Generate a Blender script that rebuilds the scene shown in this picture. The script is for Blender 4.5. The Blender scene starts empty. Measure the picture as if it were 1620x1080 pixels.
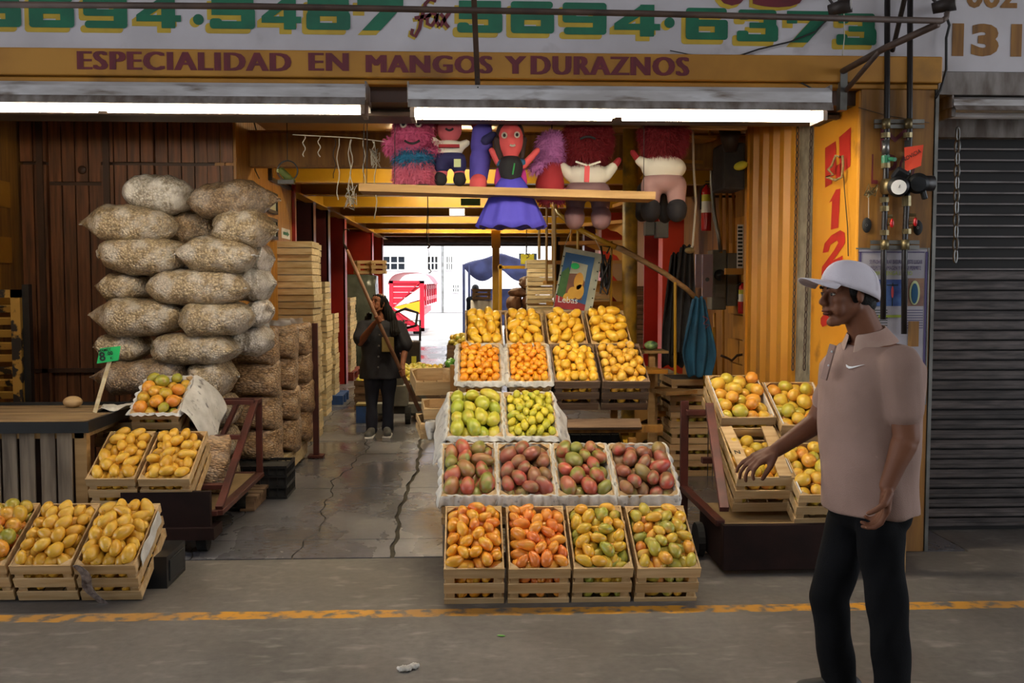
import bpy, bmesh, math, random
import numpy as np
from mathutils import Vector, Matrix, Euler
random.seed(7); np.random.seed(7)
C = bpy.context.scene.collection
SC = bpy.context.scene
PI = math.pi

# ---------------------------------------------------------------- camera, world, lights, exposure
CAM_H = 1.62; F = 1575.0; YAW = math.radians(2.5); PITCH = math.radians(3.45)
cd = bpy.data.cameras.new('camera'); cam = bpy.data.objects.new('camera', cd); C.objects.link(cam)
cam.location = (0, 0, CAM_H); cam.rotation_euler = (PI/2 - PITCH, 0, -YAW)
cd.sensor_width = 36; cd.lens = 36 * F / 1620; cd.clip_start = .05; cd.clip_end = 300
SC.camera = cam
CR = cam.rotation_euler.to_matrix()
def ray(px, py): return CR @ Vector(((px - 810) / F, (540 - py) / F, -1))
def PY(px, py, Y):
    d = ray(px, py); return Vector((d.x * Y / d.y, Y, CAM_H + d.z * Y / d.y))
def PZ(px, py, z=0.0):
    d = ray(px, py); t = (z - CAM_H) / d.z; return Vector((d.x * t, d.y * t, z))
def PX(px, py, X):
    d = ray(px, py); t = X / d.x; return Vector((X, d.y * t, CAM_H + d.z * t))
def S(Y): return Y / F          # metres per pixel at depth Y

vs = SC.view_settings
SC.display_settings.display_device = 'sRGB'
vs.view_transform = 'Standard'; vs.look = 'None'; vs.gamma = 1; vs.use_curve_mapping = False; vs.exposure = 0.3
SC.cycles.max_bounces = 8; SC.cycles.diffuse_bounces = 4; SC.cycles.glossy_bounces = 3; SC.cycles.sample_clamp_indirect = 6
SC.cycles.use_denoising = True
SC.cycles.caustics_reflective = False; SC.cycles.caustics_refractive = False
w = bpy.data.worlds.new('world'); SC.world = w; w.use_nodes = True
bg = w.node_tree.nodes['Background']; bg.inputs[0].default_value = (.86, .92, 1, 1); bg.inputs[1].default_value = 3.4
def light(name, typ, loc, rot, energy, color, sx=1, sy=1, spread=None):
    d = bpy.data.lights.new(name, typ); d.energy = energy; d.color = color
    if typ == 'AREA':
        d.shape = 'RECTANGLE'; d.size = sx; d.size_y = sy
        if spread: d.spread = spread
    o = bpy.data.objects.new(name, d); o.location = loc; o.rotation_euler = rot; C.objects.link(o); return o
sun = light('sun', 'SUN', (0, 40, 20), (math.radians(38), math.radians(12), 0), 3.2, (1, .96, .9)); sun.data.angle = .02
# added unseen fill lamp under the alley roof, brightens the street and sign
light('alley_fill_light', 'AREA', (-.5, .6, 4.7), (math.radians(8), 0, 0), 64, (.86, .9, 1), 4.2, 2)
# ---------------------------------------------------------------- materials
def lin(c):
    if isinstance(c, str):
        c = c.lstrip('#'); c = [int(c[i:i+2], 16) / 255 for i in (0, 2, 4)]
    return tuple((x / 12.92 if x <= .04045 else ((x + .055) / 1.055) ** 2.4) for x in c[:3]) + (1,)
MATS = {}
def mat(name, c1, c2=None, rough=.6, metal=0, scale=8, detail=4, bump=0, bscale=None, stretch=None, objvar=0.0,
        coat=0, spec=None, contrast=(.35, .65), coords='Object', emit=None, estr=0, c3=None, c3scale=2, c3amt=(.55, .7)):
    """noise-mixed two-colour surface, optional third blotch colour, optional per-object value jitter and bump"""
    if name in MATS: return MATS[name]
    m = bpy.data.materials.new(name); m.use_nodes = True; nt = m.node_tree; N = nt.nodes; L = nt.links
    b = N['Principled BSDF']; b.inputs['Roughness'].default_value = rough; b.inputs['Metallic'].default_value = metal
    if coat: b.inputs['Coat Weight'].default_value = coat; b.inputs['Coat Roughness'].default_value = .15
    if spec is not None: b.inputs['Specular IOR Level'].default_value = spec
    c1 = lin(c1); out = None
    if c2 is not None or bump or c3 is not None:
        tc = N.new('ShaderNodeTexCoord'); mp = N.new('ShaderNodeMapping'); L.new(tc.outputs[coords], mp.inputs[0])
        if stretch: mp.inputs['Scale'].default_value = stretch
    if objvar or c2 is not None: oi = N.new('ShaderNodeObjectInfo')
    if c2 is not None:
        add = N.new('ShaderNodeVectorMath'); add.operation = 'ADD'; L.new(mp.outputs[0], add.inputs[0])
        mul = N.new('ShaderNodeMath'); mul.operation = 'MULTIPLY'; mul.inputs[1].default_value = 37.0
        L.new(oi.outputs['Random'], mul.inputs[0]); L.new(mul.outputs[0], add.inputs[1])
        nz = N.new('ShaderNodeTexNoise'); nz.inputs['Scale'].default_value = scale; nz.inputs['Detail'].default_value = detail
        L.new(add.outputs[0], nz.inputs['Vector'])
        mr = N.new('ShaderNodeMapRange'); mr.inputs[1].default_value = contrast[0]; mr.inputs[2].default_value = contrast[1]
        L.new(nz.outputs['Fac'], mr.inputs[0])
        mx = N.new('ShaderNodeMix'); mx.data_type = 'RGBA'; mx.inputs['A'].default_value = c1; mx.inputs['B'].default_value = lin(c2)
        L.new(mr.outputs[0], mx.inputs['Factor']); out = mx.outputs['Result']
    if c3 is not None:
        n3 = N.new('ShaderNodeTexNoise'); n3.inputs['Scale'].default_value = c3scale; n3.inputs['Detail'].default_value = 6
        L.new(mp.outputs[0], n3.inputs['Vector'])
        r3 = N.new('ShaderNodeMapRange'); r3.inputs[1].default_value = c3amt[0]; r3.inputs[2].default_value = c3amt[1]
        L.new(n3.outputs['Fac'], r3.inputs[0])
        m3 = N.new('ShaderNodeMix'); m3.data_type = 'RGBA'; m3.inputs['A'].default_value = c1; m3.inputs['B'].default_value = lin(c3)
        if out: L.new(out, m3.inputs['A'])
        L.new(r3.outputs[0], m3.inputs['Factor']); out = m3.outputs['Result']
    if objvar:
        hs = N.new('ShaderNodeHueSaturation'); hs.inputs['Color'].default_value = c1
        if out: L.new(out, hs.inputs['Color'])
        vr = N.new('ShaderNodeMapRange'); vr.inputs[3].default_value = 1 - objvar; vr.inputs[4].default_value = 1 + objvar
        L.new(oi.outputs['Random'], vr.inputs[0]); L.new(vr.outputs[0], hs.inputs['Value']); out = hs.outputs[0]
    if out: L.new(out, b.inputs['Base Color'])
    else: b.inputs['Base Color'].default_value = c1
    if bump:
        nb = N.new('ShaderNodeTexNoise'); nb.inputs['Scale'].default_value = bscale or scale * 2; nb.inputs['Detail'].default_value = 5
        L.new(mp.outputs[0], nb.inputs['Vector'])
        bp = N.new('ShaderNodeBump'); bp.inputs['Strength'].default_value = bump; bp.inputs['Distance'].default_value = .01
        L.new(nb.outputs['Fac'], bp.inputs['Height']); L.new(bp.outputs[0], b.inputs['Normal'])
    if emit:
        b.inputs['Emission Color'].default_value = lin(emit); b.inputs['Emission Strength'].default_value = estr
    MATS[name] = m; return m
mat('wood_new', '#c2a377', '#a98758', rough=.75, scale=5, stretch=(.5, 6, 6), bump=.25, objvar=.16)
mat('wood_pale', '#d9c8a0', '#bfa679', rough=.75, scale=5, stretch=(1, 6, 6), bump=.25, objvar=.26)
mat('wood_old', '#7d6249', '#5d4634', rough=.8, scale=5, stretch=(.5, 6, 6), bump=.3, objvar=.2)
mat('wood_grey', '#8c7b66', '#5f5142', rough=.85, scale=4, stretch=(6, 6, .5), bump=.4, objvar=.25)
mat('wood_dark', '#825030', '#54331e', rough=.45, scale=4, stretch=(9, 9, .6), bump=.15, objvar=.12)
mat('wood_trim', '#4a2e1c', '#3a2316', rough=.5, scale=4)
mat('beadboard', '#b9812f', '#94611e', rough=.4, scale=4, stretch=(6, 6, .5), objvar=.08)
mat('table_wood', '#8d7350', '#5f4b33', rough=.7, scale=4, stretch=(.6, 7, 7), objvar=.15)
mat('sign_white', '#cbc5c8', '#b8b2b4', rough=.6, scale=2.2, detail=8, c3='#8b8280', c3scale=3, c3amt=(.62, .8), bump=.1, bscale=9)
mat('sign_green', '#0f6a49', '#0c5a40', rough=.5, scale=6)
mat('sign_yellow', '#c5a52f', '#b4942b', rough=.5, scale=6)
mat('sign_maroon', '#6e2029', '#5b1a22', rough=.55, scale=8)
mat('sign_red', '#b52a1f', '#a32219', rough=.5, scale=8)
mat('ochre', '#b8812a', '#a06c1f', rough=.55, scale=3, detail=8, c3='#6d4a1c', c3scale=2.5, c3amt=(.6, .82), bump=.08)
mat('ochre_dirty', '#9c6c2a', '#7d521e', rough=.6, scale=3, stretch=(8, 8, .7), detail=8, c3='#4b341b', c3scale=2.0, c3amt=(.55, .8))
mat('yellow_paint', '#d9962a', '#cb8722', rough=.42, scale=2, detail=6, c3='#8f5c1e', c3scale=4, c3amt=(.66, .8), bump=.06)
mat('yellow_beam', '#bb9024', '#a57b1a', rough=.32, scale=2, detail=6, c3='#7e5a1a', c3scale=1.4, c3amt=(.6, .85))
mat('ceiling_paint', '#9a6a2c', '#7c5322', rough=.5, scale=2)
mat('red_paint', '#a5251b', '#8f1c16', rough=.35, scale=2)
mat('orange_red', '#c8371d', '#b42f1a', rough=.35, scale=2)
mat('maroon_wall', '#4e1a1c', '#3a1315', rough=.3, scale=2)
mat('concrete_raw', '#9b9079', '#7b705c', rough=.9, scale=14, detail=10, bump=.6, bscale=30)
mat('metal_white', '#c9c6c6', '#a9a3a0', rough=.45, scale=6, c3='#6a5a4c', c3scale=5, c3amt=(.56, .72), stretch=(.6, 3, 3))
mat('metal_grime', '#8e8680', '#5d4f45', rough=.6, scale=7, stretch=(2, 2, .6))
mat('steel_dark', '#3a302b', '#2a2320', rough=.55, metal=.4, scale=9)
mat('steel_rust', '#5a463a', '#43342c', rough=.6, metal=.3, scale=7)
mat('steel', '#8b8b88', '#6a6864', rough=.35, metal=.8, scale=5)
mat('brass', '#8a7d5a', '#66583a', rough=.4, metal=.7, scale=9)
mat('pipe_black', '#2a2422', '#1e1a19', rough=.4, metal=.3, scale=8)
mat('black_plastic', '#1b1b1c', '#121213', rough=.4, scale=8)
mat('rubber', '#161514', '#22201e', rough=.8, scale=8)
mat('shutter_low', '#5a514e', '#342e2c', rough=.5, metal=.35, scale=5, stretch=(1, 1, 8), detail=8, objvar=.25)
mat('shutter_dark', '#1c1715', '#141110', rough=.6, metal=.3, scale=4)
mat('shutter_bar', '#7d7674', '#564f4d', rough=.5, metal=.4, scale=4)
mat('trolley_red', '#5c2b22', '#42201a', rough=.5, metal=.2, scale=6, bump=.1)
mat('trolley_dark', '#2a1814', '#1e110e', spec=.2, rough=.8, scale=5)
mat('plywood_dust', '#4d4638', '#38332a', rough=.95, scale=9)
mat('plywood', '#8d744d', '#765f3c', rough=.8, scale=4)
mat('paper', '#d2cdc4', '#b3ada2', rough=.8, scale=9, detail=8, objvar=.05, bump=.9, bscale=24, c3='#77706c', c3scale=16, c3amt=(.6, .7))
mat('cloth_white', '#c9c6c2', '#b4b0ab', rough=.85, scale=4, bump=.2)
mat('pure_white', '#e6e4df', rough=.6)
mat('plank_wood', '#a5814f', '#8a6839', rough=.7, scale=4, stretch=(.5, 6, 6))
mat('pole_yellow', '#b88d24', '#8c6a1d', rough=.5, scale=9, c3='#5a4a23', c3scale=7, c3amt=(.5, .7), bump=.4, bscale=30)
mat('string', '#c9c2b0', rough=.8)
mat('wire', '#1d1815', rough=.6)
mat('rope', '#8a7447', '#6e5a36', rough=.9, scale=30)
mat('grey_fabric', '#3c3836', '#2b2827', rough=.9, scale=8, bump=.3)
mat('blue_fabric', '#1d5470', '#163f57', rough=.85, scale=6, bump=.3)
mat('panel_grey', '#6c6a62', '#55534c', rough=.5, metal=.3, scale=5)
mat('panel_bright', '#c9bccb', '#b3a6b8', rough=.25, metal=.6, scale=3)
mat('ext_red', '#b31a1c', rough=.25)
mat('ext_yellow', '#c8c23a', rough=.5)
mat('green_sign', '#2c7a58', rough=.5)
mat('lime', '#17b45c', rough=.6)
mat('ink', '#16211a', rough=.7)
mat('orange_card', '#f04e2a', '#e8472a', rough=.6, scale=4)
mat('pallet_red', '#7c2b1e', '#5c2218', rough=.8, scale=6)
mat('pallet_blue', '#2a4f8e', '#233f70', rough=.8, scale=6)
mat('jack_grey', '#77756c', '#58564f', rough=.5, scale=5)
mat('glass_dark', '#20242a', rough=.08)
def tube_mat(name, col, s):
    m = mat(name, '#ffffff', emit=col, estr=s); return m
tube_mat('tube_bright', '#fff1d6', 46)
tube_mat('tube_back', '#ffe9b8', 60)

LINE_Y = PZ(400, 973).y; print('line', LINE_Y)
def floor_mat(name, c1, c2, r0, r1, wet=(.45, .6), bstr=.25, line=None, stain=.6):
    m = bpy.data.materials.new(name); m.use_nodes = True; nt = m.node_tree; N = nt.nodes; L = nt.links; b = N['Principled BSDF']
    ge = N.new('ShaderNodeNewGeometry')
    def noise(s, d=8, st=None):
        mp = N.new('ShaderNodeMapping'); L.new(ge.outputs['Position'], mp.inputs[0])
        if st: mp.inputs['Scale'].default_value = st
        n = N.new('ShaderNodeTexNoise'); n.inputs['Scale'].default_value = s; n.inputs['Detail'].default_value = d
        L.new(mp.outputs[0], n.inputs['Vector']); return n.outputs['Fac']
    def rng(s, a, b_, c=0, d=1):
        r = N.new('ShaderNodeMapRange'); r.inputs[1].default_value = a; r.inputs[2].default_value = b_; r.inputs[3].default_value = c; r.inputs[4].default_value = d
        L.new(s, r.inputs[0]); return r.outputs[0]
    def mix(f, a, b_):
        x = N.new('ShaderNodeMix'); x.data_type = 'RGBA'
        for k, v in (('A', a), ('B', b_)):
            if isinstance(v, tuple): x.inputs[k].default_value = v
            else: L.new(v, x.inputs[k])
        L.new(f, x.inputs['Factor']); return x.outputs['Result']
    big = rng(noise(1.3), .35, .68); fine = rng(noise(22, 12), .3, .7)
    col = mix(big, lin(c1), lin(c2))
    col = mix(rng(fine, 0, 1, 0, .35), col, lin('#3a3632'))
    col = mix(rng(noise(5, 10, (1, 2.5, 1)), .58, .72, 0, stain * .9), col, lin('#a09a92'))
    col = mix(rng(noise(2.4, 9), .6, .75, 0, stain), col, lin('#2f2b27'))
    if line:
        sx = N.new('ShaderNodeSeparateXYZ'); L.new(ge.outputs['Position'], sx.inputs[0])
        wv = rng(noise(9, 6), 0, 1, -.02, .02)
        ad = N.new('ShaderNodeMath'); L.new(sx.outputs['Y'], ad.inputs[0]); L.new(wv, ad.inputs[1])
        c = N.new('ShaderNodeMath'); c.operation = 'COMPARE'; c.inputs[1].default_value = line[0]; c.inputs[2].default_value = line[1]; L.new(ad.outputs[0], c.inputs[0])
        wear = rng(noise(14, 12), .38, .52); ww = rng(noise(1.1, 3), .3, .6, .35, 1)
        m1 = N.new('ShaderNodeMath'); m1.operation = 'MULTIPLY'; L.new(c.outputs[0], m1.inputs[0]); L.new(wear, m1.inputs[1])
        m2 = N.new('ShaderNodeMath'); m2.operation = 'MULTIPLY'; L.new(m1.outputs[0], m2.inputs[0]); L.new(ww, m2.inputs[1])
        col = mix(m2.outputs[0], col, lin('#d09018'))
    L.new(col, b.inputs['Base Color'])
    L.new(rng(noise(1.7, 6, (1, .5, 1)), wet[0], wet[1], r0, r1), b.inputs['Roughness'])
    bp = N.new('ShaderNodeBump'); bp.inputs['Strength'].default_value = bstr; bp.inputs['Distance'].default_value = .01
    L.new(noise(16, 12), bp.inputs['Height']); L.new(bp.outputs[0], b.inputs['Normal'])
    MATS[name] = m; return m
floor_mat('street_concrete', '#6f6963', '#5a544e', .55, .8, line=(LINE_Y, .055), stain=.4)
floor_mat('slab_stone', '#74737a', '#5b5a5c', .12, .40, wet=(.4, .6), bstr=.16, stain=.22)
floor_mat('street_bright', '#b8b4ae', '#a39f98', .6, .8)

def fruit_mat(name, stops, blush=None, bl=(.1, .6), rough=.33, spots='#5b3a1a', spotamt=.66):
    """stops: ramp positions/colours picked per fruit; blush: colour taken by one side of every fruit"""
    m = bpy.data.materials.new(name); m.use_nodes = True; nt = m.node_tree; N = nt.nodes; L = nt.links; b = N['Principled BSDF']
    b.inputs['Roughness'].default_value = rough; b.inputs['Subsurface Weight'].default_value = 0
    oi = N.new('ShaderNodeObjectInfo'); ge = N.new('ShaderNodeNewGeometry'); tc = N.new('ShaderNodeTexCoord')
    ad = N.new('ShaderNodeMath'); L.new(oi.outputs['Random'], ad.inputs[0]); L.new(ge.outputs['Random Per Island'], ad.inputs[1])
    fr = N.new('ShaderNodeMath'); fr.operation = 'FRACT'; L.new(ad.outputs[0], fr.inputs[0])
    rp = N.new('ShaderNodeValToRGB'); cr = rp.color_ramp
    while len(cr.elements) < len(stops): cr.elements.new(.5)
    for e, (p, c) in zip(cr.elements, stops): e.position = p; e.color = lin(c)
    nz = N.new('ShaderNodeTexNoise'); nz.inputs['Scale'].default_value = 14; nz.inputs['Detail'].default_value = 3
    L.new(tc.outputs['Object'], nz.inputs['Vector'])
    a2 = N.new('ShaderNodeMath'); a2.operation = 'MULTIPLY_ADD'; a2.inputs[1].default_value = .5; L.new(nz.outputs['Fac'], a2.inputs[0])
    a3 = N.new('ShaderNodeMath'); a3.operation = 'SUBTRACT'; a3.inputs[1].default_value = .25; L.new(fr.outputs[0], a3.inputs[0]); L.new(a3.outputs[0], a2.inputs[2])
    L.new(a2.outputs[0], rp.inputs[0]); col = rp.outputs[0]
    if blush:
        n2 = N.new('ShaderNodeTexNoise'); n2.inputs['Scale'].default_value = 15; n2.inputs['Detail'].default_value = 2
        sc = N.new('ShaderNodeVectorMath'); sc.operation = 'ADD'; L.new(tc.outputs['Object'], sc.inputs[0])
        mm = N.new('ShaderNodeMath'); mm.operation = 'MULTIPLY'; mm.inputs[1].default_value = 13; L.new(fr.outputs[0], mm.inputs[0]); L.new(mm.outputs[0], sc.inputs[1])
        L.new(sc.outputs[0], n2.inputs['Vector'])
        r2 = N.new('ShaderNodeMapRange'); r2.inputs[1].default_value = bl[0]; r2.inputs[2].default_value = bl[1]; L.new(n2.outputs['Fac'], r2.inputs[0])
        mx = N.new('ShaderNodeMix'); mx.data_type = 'RGBA'; mx.inputs['B'].default_value = lin(blush); L.new(col, mx.inputs['A']); L.new(r2.outputs[0], mx.inputs['Factor']); col = mx.outputs['Result']
    ns = N.new('ShaderNodeTexNoise'); ns.inputs['Scale'].default_value = 60; ns.inputs['Detail'].default_value = 4; L.new(tc.outputs['Object'], ns.inputs['Vector'])
    rs = N.new('ShaderNodeMapRange'); rs.inputs[1].default_value = spotamt; rs.inputs[2].default_value = spotamt + .08; rs.inputs[4].default_value = .55; L.new(ns.outputs['Fac'], rs.inputs[0])
    ms = N.new('ShaderNodeMix'); ms.data_type = 'RGBA'; ms.inputs['B'].default_value = lin(spots); L.new(col, ms.inputs['A']); L.new(rs.outputs[0], ms.inputs['Factor'])
    L.new(ms.outputs['Result'], b.inputs['Base Color']); MATS[name] = m; return m
fruit_mat('f_front_orange', [(0, '#d98a1e'), (.45, '#e39a22'), (.75, '#dd7c26'), (1, '#cf6a22')], blush='#e2b03a', bl=(.45, .75))
fruit_mat('f_front_orange2', [(0, '#e2a032'), (.5, '#e39330'), (.8, '#df7a2e'), (1, '#d5692a')], blush='#d9742c', bl=(.5, .8))
fruit_mat('f_front_green', [(0, '#8f9436'), (.35, '#b9a235'), (.7, '#d7a72e'), (1, '#dd9c2c')], blush='#cf8a2c', bl=(.55, .8))
fruit_mat('f_front_mixed', [(0, '#8a9140'), (.3, '#b3a23a'), (.7, '#d8ab38'), (1, '#db7d35')], blush='#cb8236', bl=(.5, .85))
fruit_mat('f_red', [(0, '#7d7c36'), (.3, '#96663c'), (.6, '#a0503a'), (1, '#b04a38')], blush='#7c7c34', bl=(.47, .62), rough=.4)
fruit_mat('f_red_dark', [(0, '#7d7438'), (.3, '#8f523c'), (.6, '#94483a'), (1, '#ab4438')], blush='#7d5c3a', bl=(.45, .6), rough=.4)
fruit_mat('f_lime', [(0, '#9aa22f'), (.5, '#b9b13a'), (1, '#cdbb3e')], blush='#c9a83c', bl=(.5, .8))
fruit_mat('f_lime_small', [(0, '#adab2e'), (.5, '#c4b534'), (1, '#d6be38')], blush='#93a02e', bl=(.55, .8))
fruit_mat('f_yellow', [(0, '#dfae34'), (.5, '#e6b02e'), (1, '#ebbb3a')], blush='#dca02a', bl=(.5, .8))
fruit_mat('f_orange_small', [(0, '#e08c14'), (.5, '#e9a826'), (1, '#e28a18')], blush='#dc7c16', bl=(.5, .8))
fruit_mat('f_gold', [(0, '#cf9a2c'), (.5, '#d9a636'), (1, '#e0b244')], blush='#c98e28', bl=(.5, .8))
fruit_mat('f_round', [(0, '#bcae3e'), (.45, '#d6b240'), (.8, '#dcac3e'), (1, '#dc9038')], blush='#d27434', bl=(.6, .8), rough=.3)
fruit_mat('f_round_green', [(0, '#8d8c30'), (.4, '#c09a30'), (.75, '#d9962f'), (1, '#cc6a2c')], blush='#b04e2c', bl=(.58, .8), rough=.3, spotamt=.62)
fruit_mat('f_pale', [(0, '#b7b04a'), (.5, '#d3c04e'), (1, '#dcae3c')], blush='#9fae4a', bl=(.5, .8))
fruit_mat('f_papaya', [(0, '#4f8d2c'), (1, '#5f9a34')])

def grain_mat(name, c1, c2, cell, plastic=.5, bstr=.6, rough=.45, coatr=.16, white=.0, stretch=(1, 1, 1)):
    m = bpy.data.materials.new(name); m.use_nodes = True; nt = m.node_tree; N = nt.nodes; L = nt.links; b = N['Principled BSDF']
    tc = N.new('ShaderNodeTexCoord'); mp = N.new('ShaderNodeMapping'); mp.inputs['Scale'].default_value = stretch; L.new(tc.outputs['Object'], mp.inputs[0])
    vo = N.new('ShaderNodeTexVoronoi'); vo.inputs['Scale'].default_value = cell; L.new(mp.outputs[0], vo.inputs['Vector'])
    v2 = N.new('ShaderNodeSeparateColor'); L.new(vo.outputs['Color'], v2.inputs[0])
    mx = N.new('ShaderNodeMix'); mx.data_type = 'RGBA'; mx.inputs['A'].default_value = lin(c1); mx.inputs['B'].default_value = lin(c2); L.new(v2.outputs[0], mx.inputs['Factor'])
    dk = N.new('ShaderNodeMapRange'); dk.inputs[1].default_value = .35; dk.inputs[2].default_value = .75; dk.inputs[3].default_value = 0; dk.inputs[4].default_value = .55; L.new(vo.outputs['Distance'], dk.inputs[0])
    m2 = N.new('ShaderNodeMix'); m2.data_type = 'RGBA'; m2.inputs['B'].default_value = lin('#3a2a1c'); L.new(mx.outputs['Result'], m2.inputs['A']); L.new(dk.outputs[0], m2.inputs['Factor'])
    nz = N.new('ShaderNodeTexNoise'); nz.inputs['Scale'].default_value = 7; nz.inputs['Detail'].default_value = 6; L.new(mp.outputs[0], nz.inputs['Vector'])
    wr = N.new('ShaderNodeMapRange'); wr.inputs[1].default_value = .5; wr.inputs[2].default_value = .62; wr.inputs[4].default_value = white; L.new(nz.outputs['Fac'], wr.inputs[0])
    m3 = N.new('ShaderNodeMix'); m3.data_type = 'RGBA'; m3.inputs['B'].default_value = lin('#d8d3cc'); L.new(m2.outputs['Result'], m3.inputs['A']); L.new(wr.outputs[0], m3.inputs['Factor'])
    L.new(m3.outputs['Result'], b.inputs['Base Color']); b.inputs['Roughness'].default_value = rough
    b.inputs['Coat Weight'].default_value = plastic; b.inputs['Coat Roughness'].default_value = coatr
    bp = N.new('ShaderNodeBump'); bp.inputs['Strength'].default_value = bstr; bp.inputs['Distance'].default_value = .012; bp.invert = True
    L.new(vo.outputs['Distance'], bp.inputs['Height']); L.new(bp.outputs[0], b.inputs['Normal'])
    wn = N.new('ShaderNodeTexNoise'); wn.inputs['Scale'].default_value = 17; wn.inputs['Detail'].default_value = 8; wn.inputs['Distortion'].default_value = 1.5; L.new(mp.outputs[0], wn.inputs['Vector'])
    b2 = N.new('ShaderNodeBump'); b2.inputs['Strength'].default_value = .9; b2.inputs['Distance'].default_value = .05; L.new(wn.outputs['Fac'], b2.inputs['Height'])
    L.new(b2.outputs[0], b.inputs['Coat Normal']); MATS[name] = m; return m
grain_mat('sack_pale', '#c7b08c', '#8f7854', 72, plastic=.8, white=.4, bstr=.9, coatr=.13)
grain_mat('sack_brown', '#a38764', '#6f563c', 76, plastic=.8, white=.2, bstr=.9, coatr=.13)
grain_mat('sack_white', '#c9c0b2', '#a0937f', 70, plastic=.9, white=.7, coatr=.12)
grain_mat('peanut', '#c9a377', '#94704a', 44, plastic=.6, bstr=.9, white=.12, stretch=(1, 1, 1.9))
mat('scrap_film', '#8d7f78', '#4a3a34', rough=.3, scale=30, bump=.9, coat=.4)
mat('bag_film', '#cfcdc9', '#b8b4ae', rough=.2, scale=9, bump=.5, coat=.5)
# ---------------------------------------------------------------- geometry helpers
def tag(o, label=None, cat=None, group=None, kind=None):
    if label: o['label'] = label
    if cat: o['category'] = cat
    if group: o['group'] = group
    if kind: o['kind'] = kind
    return o
def thing(name, label, cat, loc=(0, 0, 0), rot=(0, 0, 0), group=None, kind=None):
    o = bpy.data.objects.new(name, None); o.empty_display_size = .1; C.objects.link(o)
    o.location = loc; o.rotation_euler = rot; return tag(o, label, cat, group, kind)
def wmat(o):
    m = Matrix.LocRotScale(o.location, o.rotation_euler, o.scale)
    return (wmat(o.parent) @ m) if o.parent else m
class MB:
    def __init__(s): s.v = []; s.f = []; s.smooth = False
    def add(s, vs, fs):
        n = len(s.v); s.v += [tuple(v) for v in vs]; s.f += [tuple(i + n for i in f) for f in fs]; return s
    def box(s, c, d, rot=None, M=None):
        x, y, z = d[0] / 2, d[1] / 2, d[2] / 2; vs = [Vector(p) for p in ((-x,-y,-z),(x,-y,-z),(x,y,-z),(-x,y,-z),(-x,-y,z),(x,-y,z),(x,y,z),(-x,y,z))]
        if rot is not None:
            R = Euler(rot).to_matrix(); vs = [R @ v for v in vs]
        c = Vector(c); vs = [v + c for v in vs]
        if M is not None: vs = [M @ v for v in vs]
        return s.add(vs, [(0,3,2,1),(4,5,6,7),(0,1,5,4),(1,2,6,5),(2,3,7,6),(3,0,4,7)])
    def bb(s, a, b):
        a = Vector(a); b = Vector(b); return s.box((a + b) / 2, [abs(b[i] - a[i]) for i in range(3)])
    def bar(s, p, q, w, h, up=(0, 0, 1)):
        p = Vector(p); q = Vector(q); d = q - p; l = d.length; z = d.normalized(); u = Vector(up)
        if abs(z.dot(u)) > .98: u = Vector((0, 1, 0))
        x = u.cross(z).normalized(); y = z.cross(x)
        M = Matrix((x, y, z)).transposed(); c = (p + q) / 2
        vs = [c + M @ Vector(t) for t in [(a * w / 2, b * h / 2, e * l / 2) for e in (-1, 1) for a, b in ((-1,-1),(1,-1),(1,1),(-1,1))]]
        return s.add(vs, [(0,3,2,1),(4,5,6,7),(0,1,5,4),(1,2,6,5),(2,3,7,6),(3,0,4,7)])
    def tube(s, pts, r, n=8, closed=False, caps=True):
        pts = [Vector(p) for p in pts]; rs = r if isinstance(r, (list, tuple)) else [r] * len(pts); m = len(pts); vs = []
        up = None
        for i, p in enumerate(pts):
            if closed: t = pts[(i + 1) % m] - pts[i - 1]
            else: t = pts[min(i + 1, m - 1)] - pts[max(i - 1, 0)]
            t = t.normalized() if t.length > 1e-9 else Vector((0, 0, 1))
            if up is None: up = Vector((0, 0, 1)) if abs(t.z) < .9 else Vector((1, 0, 0))
            x = up.cross(t)
            if x.length < 1e-4: x = Vector((1, 0, 0)).cross(t)
            x.normalize(); y = t.cross(x); up = y
            vs += [p + (x * math.cos(2 * PI * k / n) + y * math.sin(2 * PI * k / n)) * rs[i] for k in range(n)]
        fs = []
        for i in range(m if closed else m - 1):
            for k in range(n):
                a = i * n + k; b = i * n + (k + 1) % n; c = ((i + 1) % m) * n + (k + 1) % n; d = ((i + 1) % m) * n + k; fs.append((a, b, c, d))
        if caps and not closed: fs += [tuple(range(n))[::-1], tuple(range((m - 1) * n, m * n))]
        return s.add(vs, fs)
    def cyl(s, p, q, r, n=16, r2=None): return s.tube([p, q], [r, r if r2 is None else r2], n)
    def loft(s, rings, caps=True):
        n = len(rings[0]); vs = [p for r in rings for p in r]; fs = []
        for i in range(len(rings) - 1):
            for k in range(n): fs.append((i*n+k, i*n+(k+1)%n, (i+1)*n+(k+1)%n, (i+1)*n+k))
        if caps: fs += [tuple(range(n))[::-1], tuple(range((len(rings)-1)*n, len(rings)*n))]
        return s.add(vs, fs)
    def ell(s, c, r, n=12, m=8, rot=None):
        R = Euler(rot).to_matrix() if rot else Matrix.Identity(3); c = Vector(c); rings = []
        for i in range(m + 1):
            a = PI * (i + (.02 if i == 0 else -.02 if i == m else 0)) / m
            rings.append([c + R @ Vector((r[0]*math.sin(a)*math.cos(2*PI*k/n), r[1]*math.sin(a)*math.sin(2*PI*k/n), -r[2]*math.cos(a))) for k in range(n)])
        return s.loft(rings)
    def grid(s, P, thick=0):
        """P: rows x cols of points -> sheet"""
        R = len(P); K = len(P[0]); vs = [p for r in P for p in r]
        return s.add(vs, [(i*K+j, i*K+j+1, (i+1)*K+j+1, (i+1)*K+j) for i in range(R-1) for j in range(K-1)])
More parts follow.
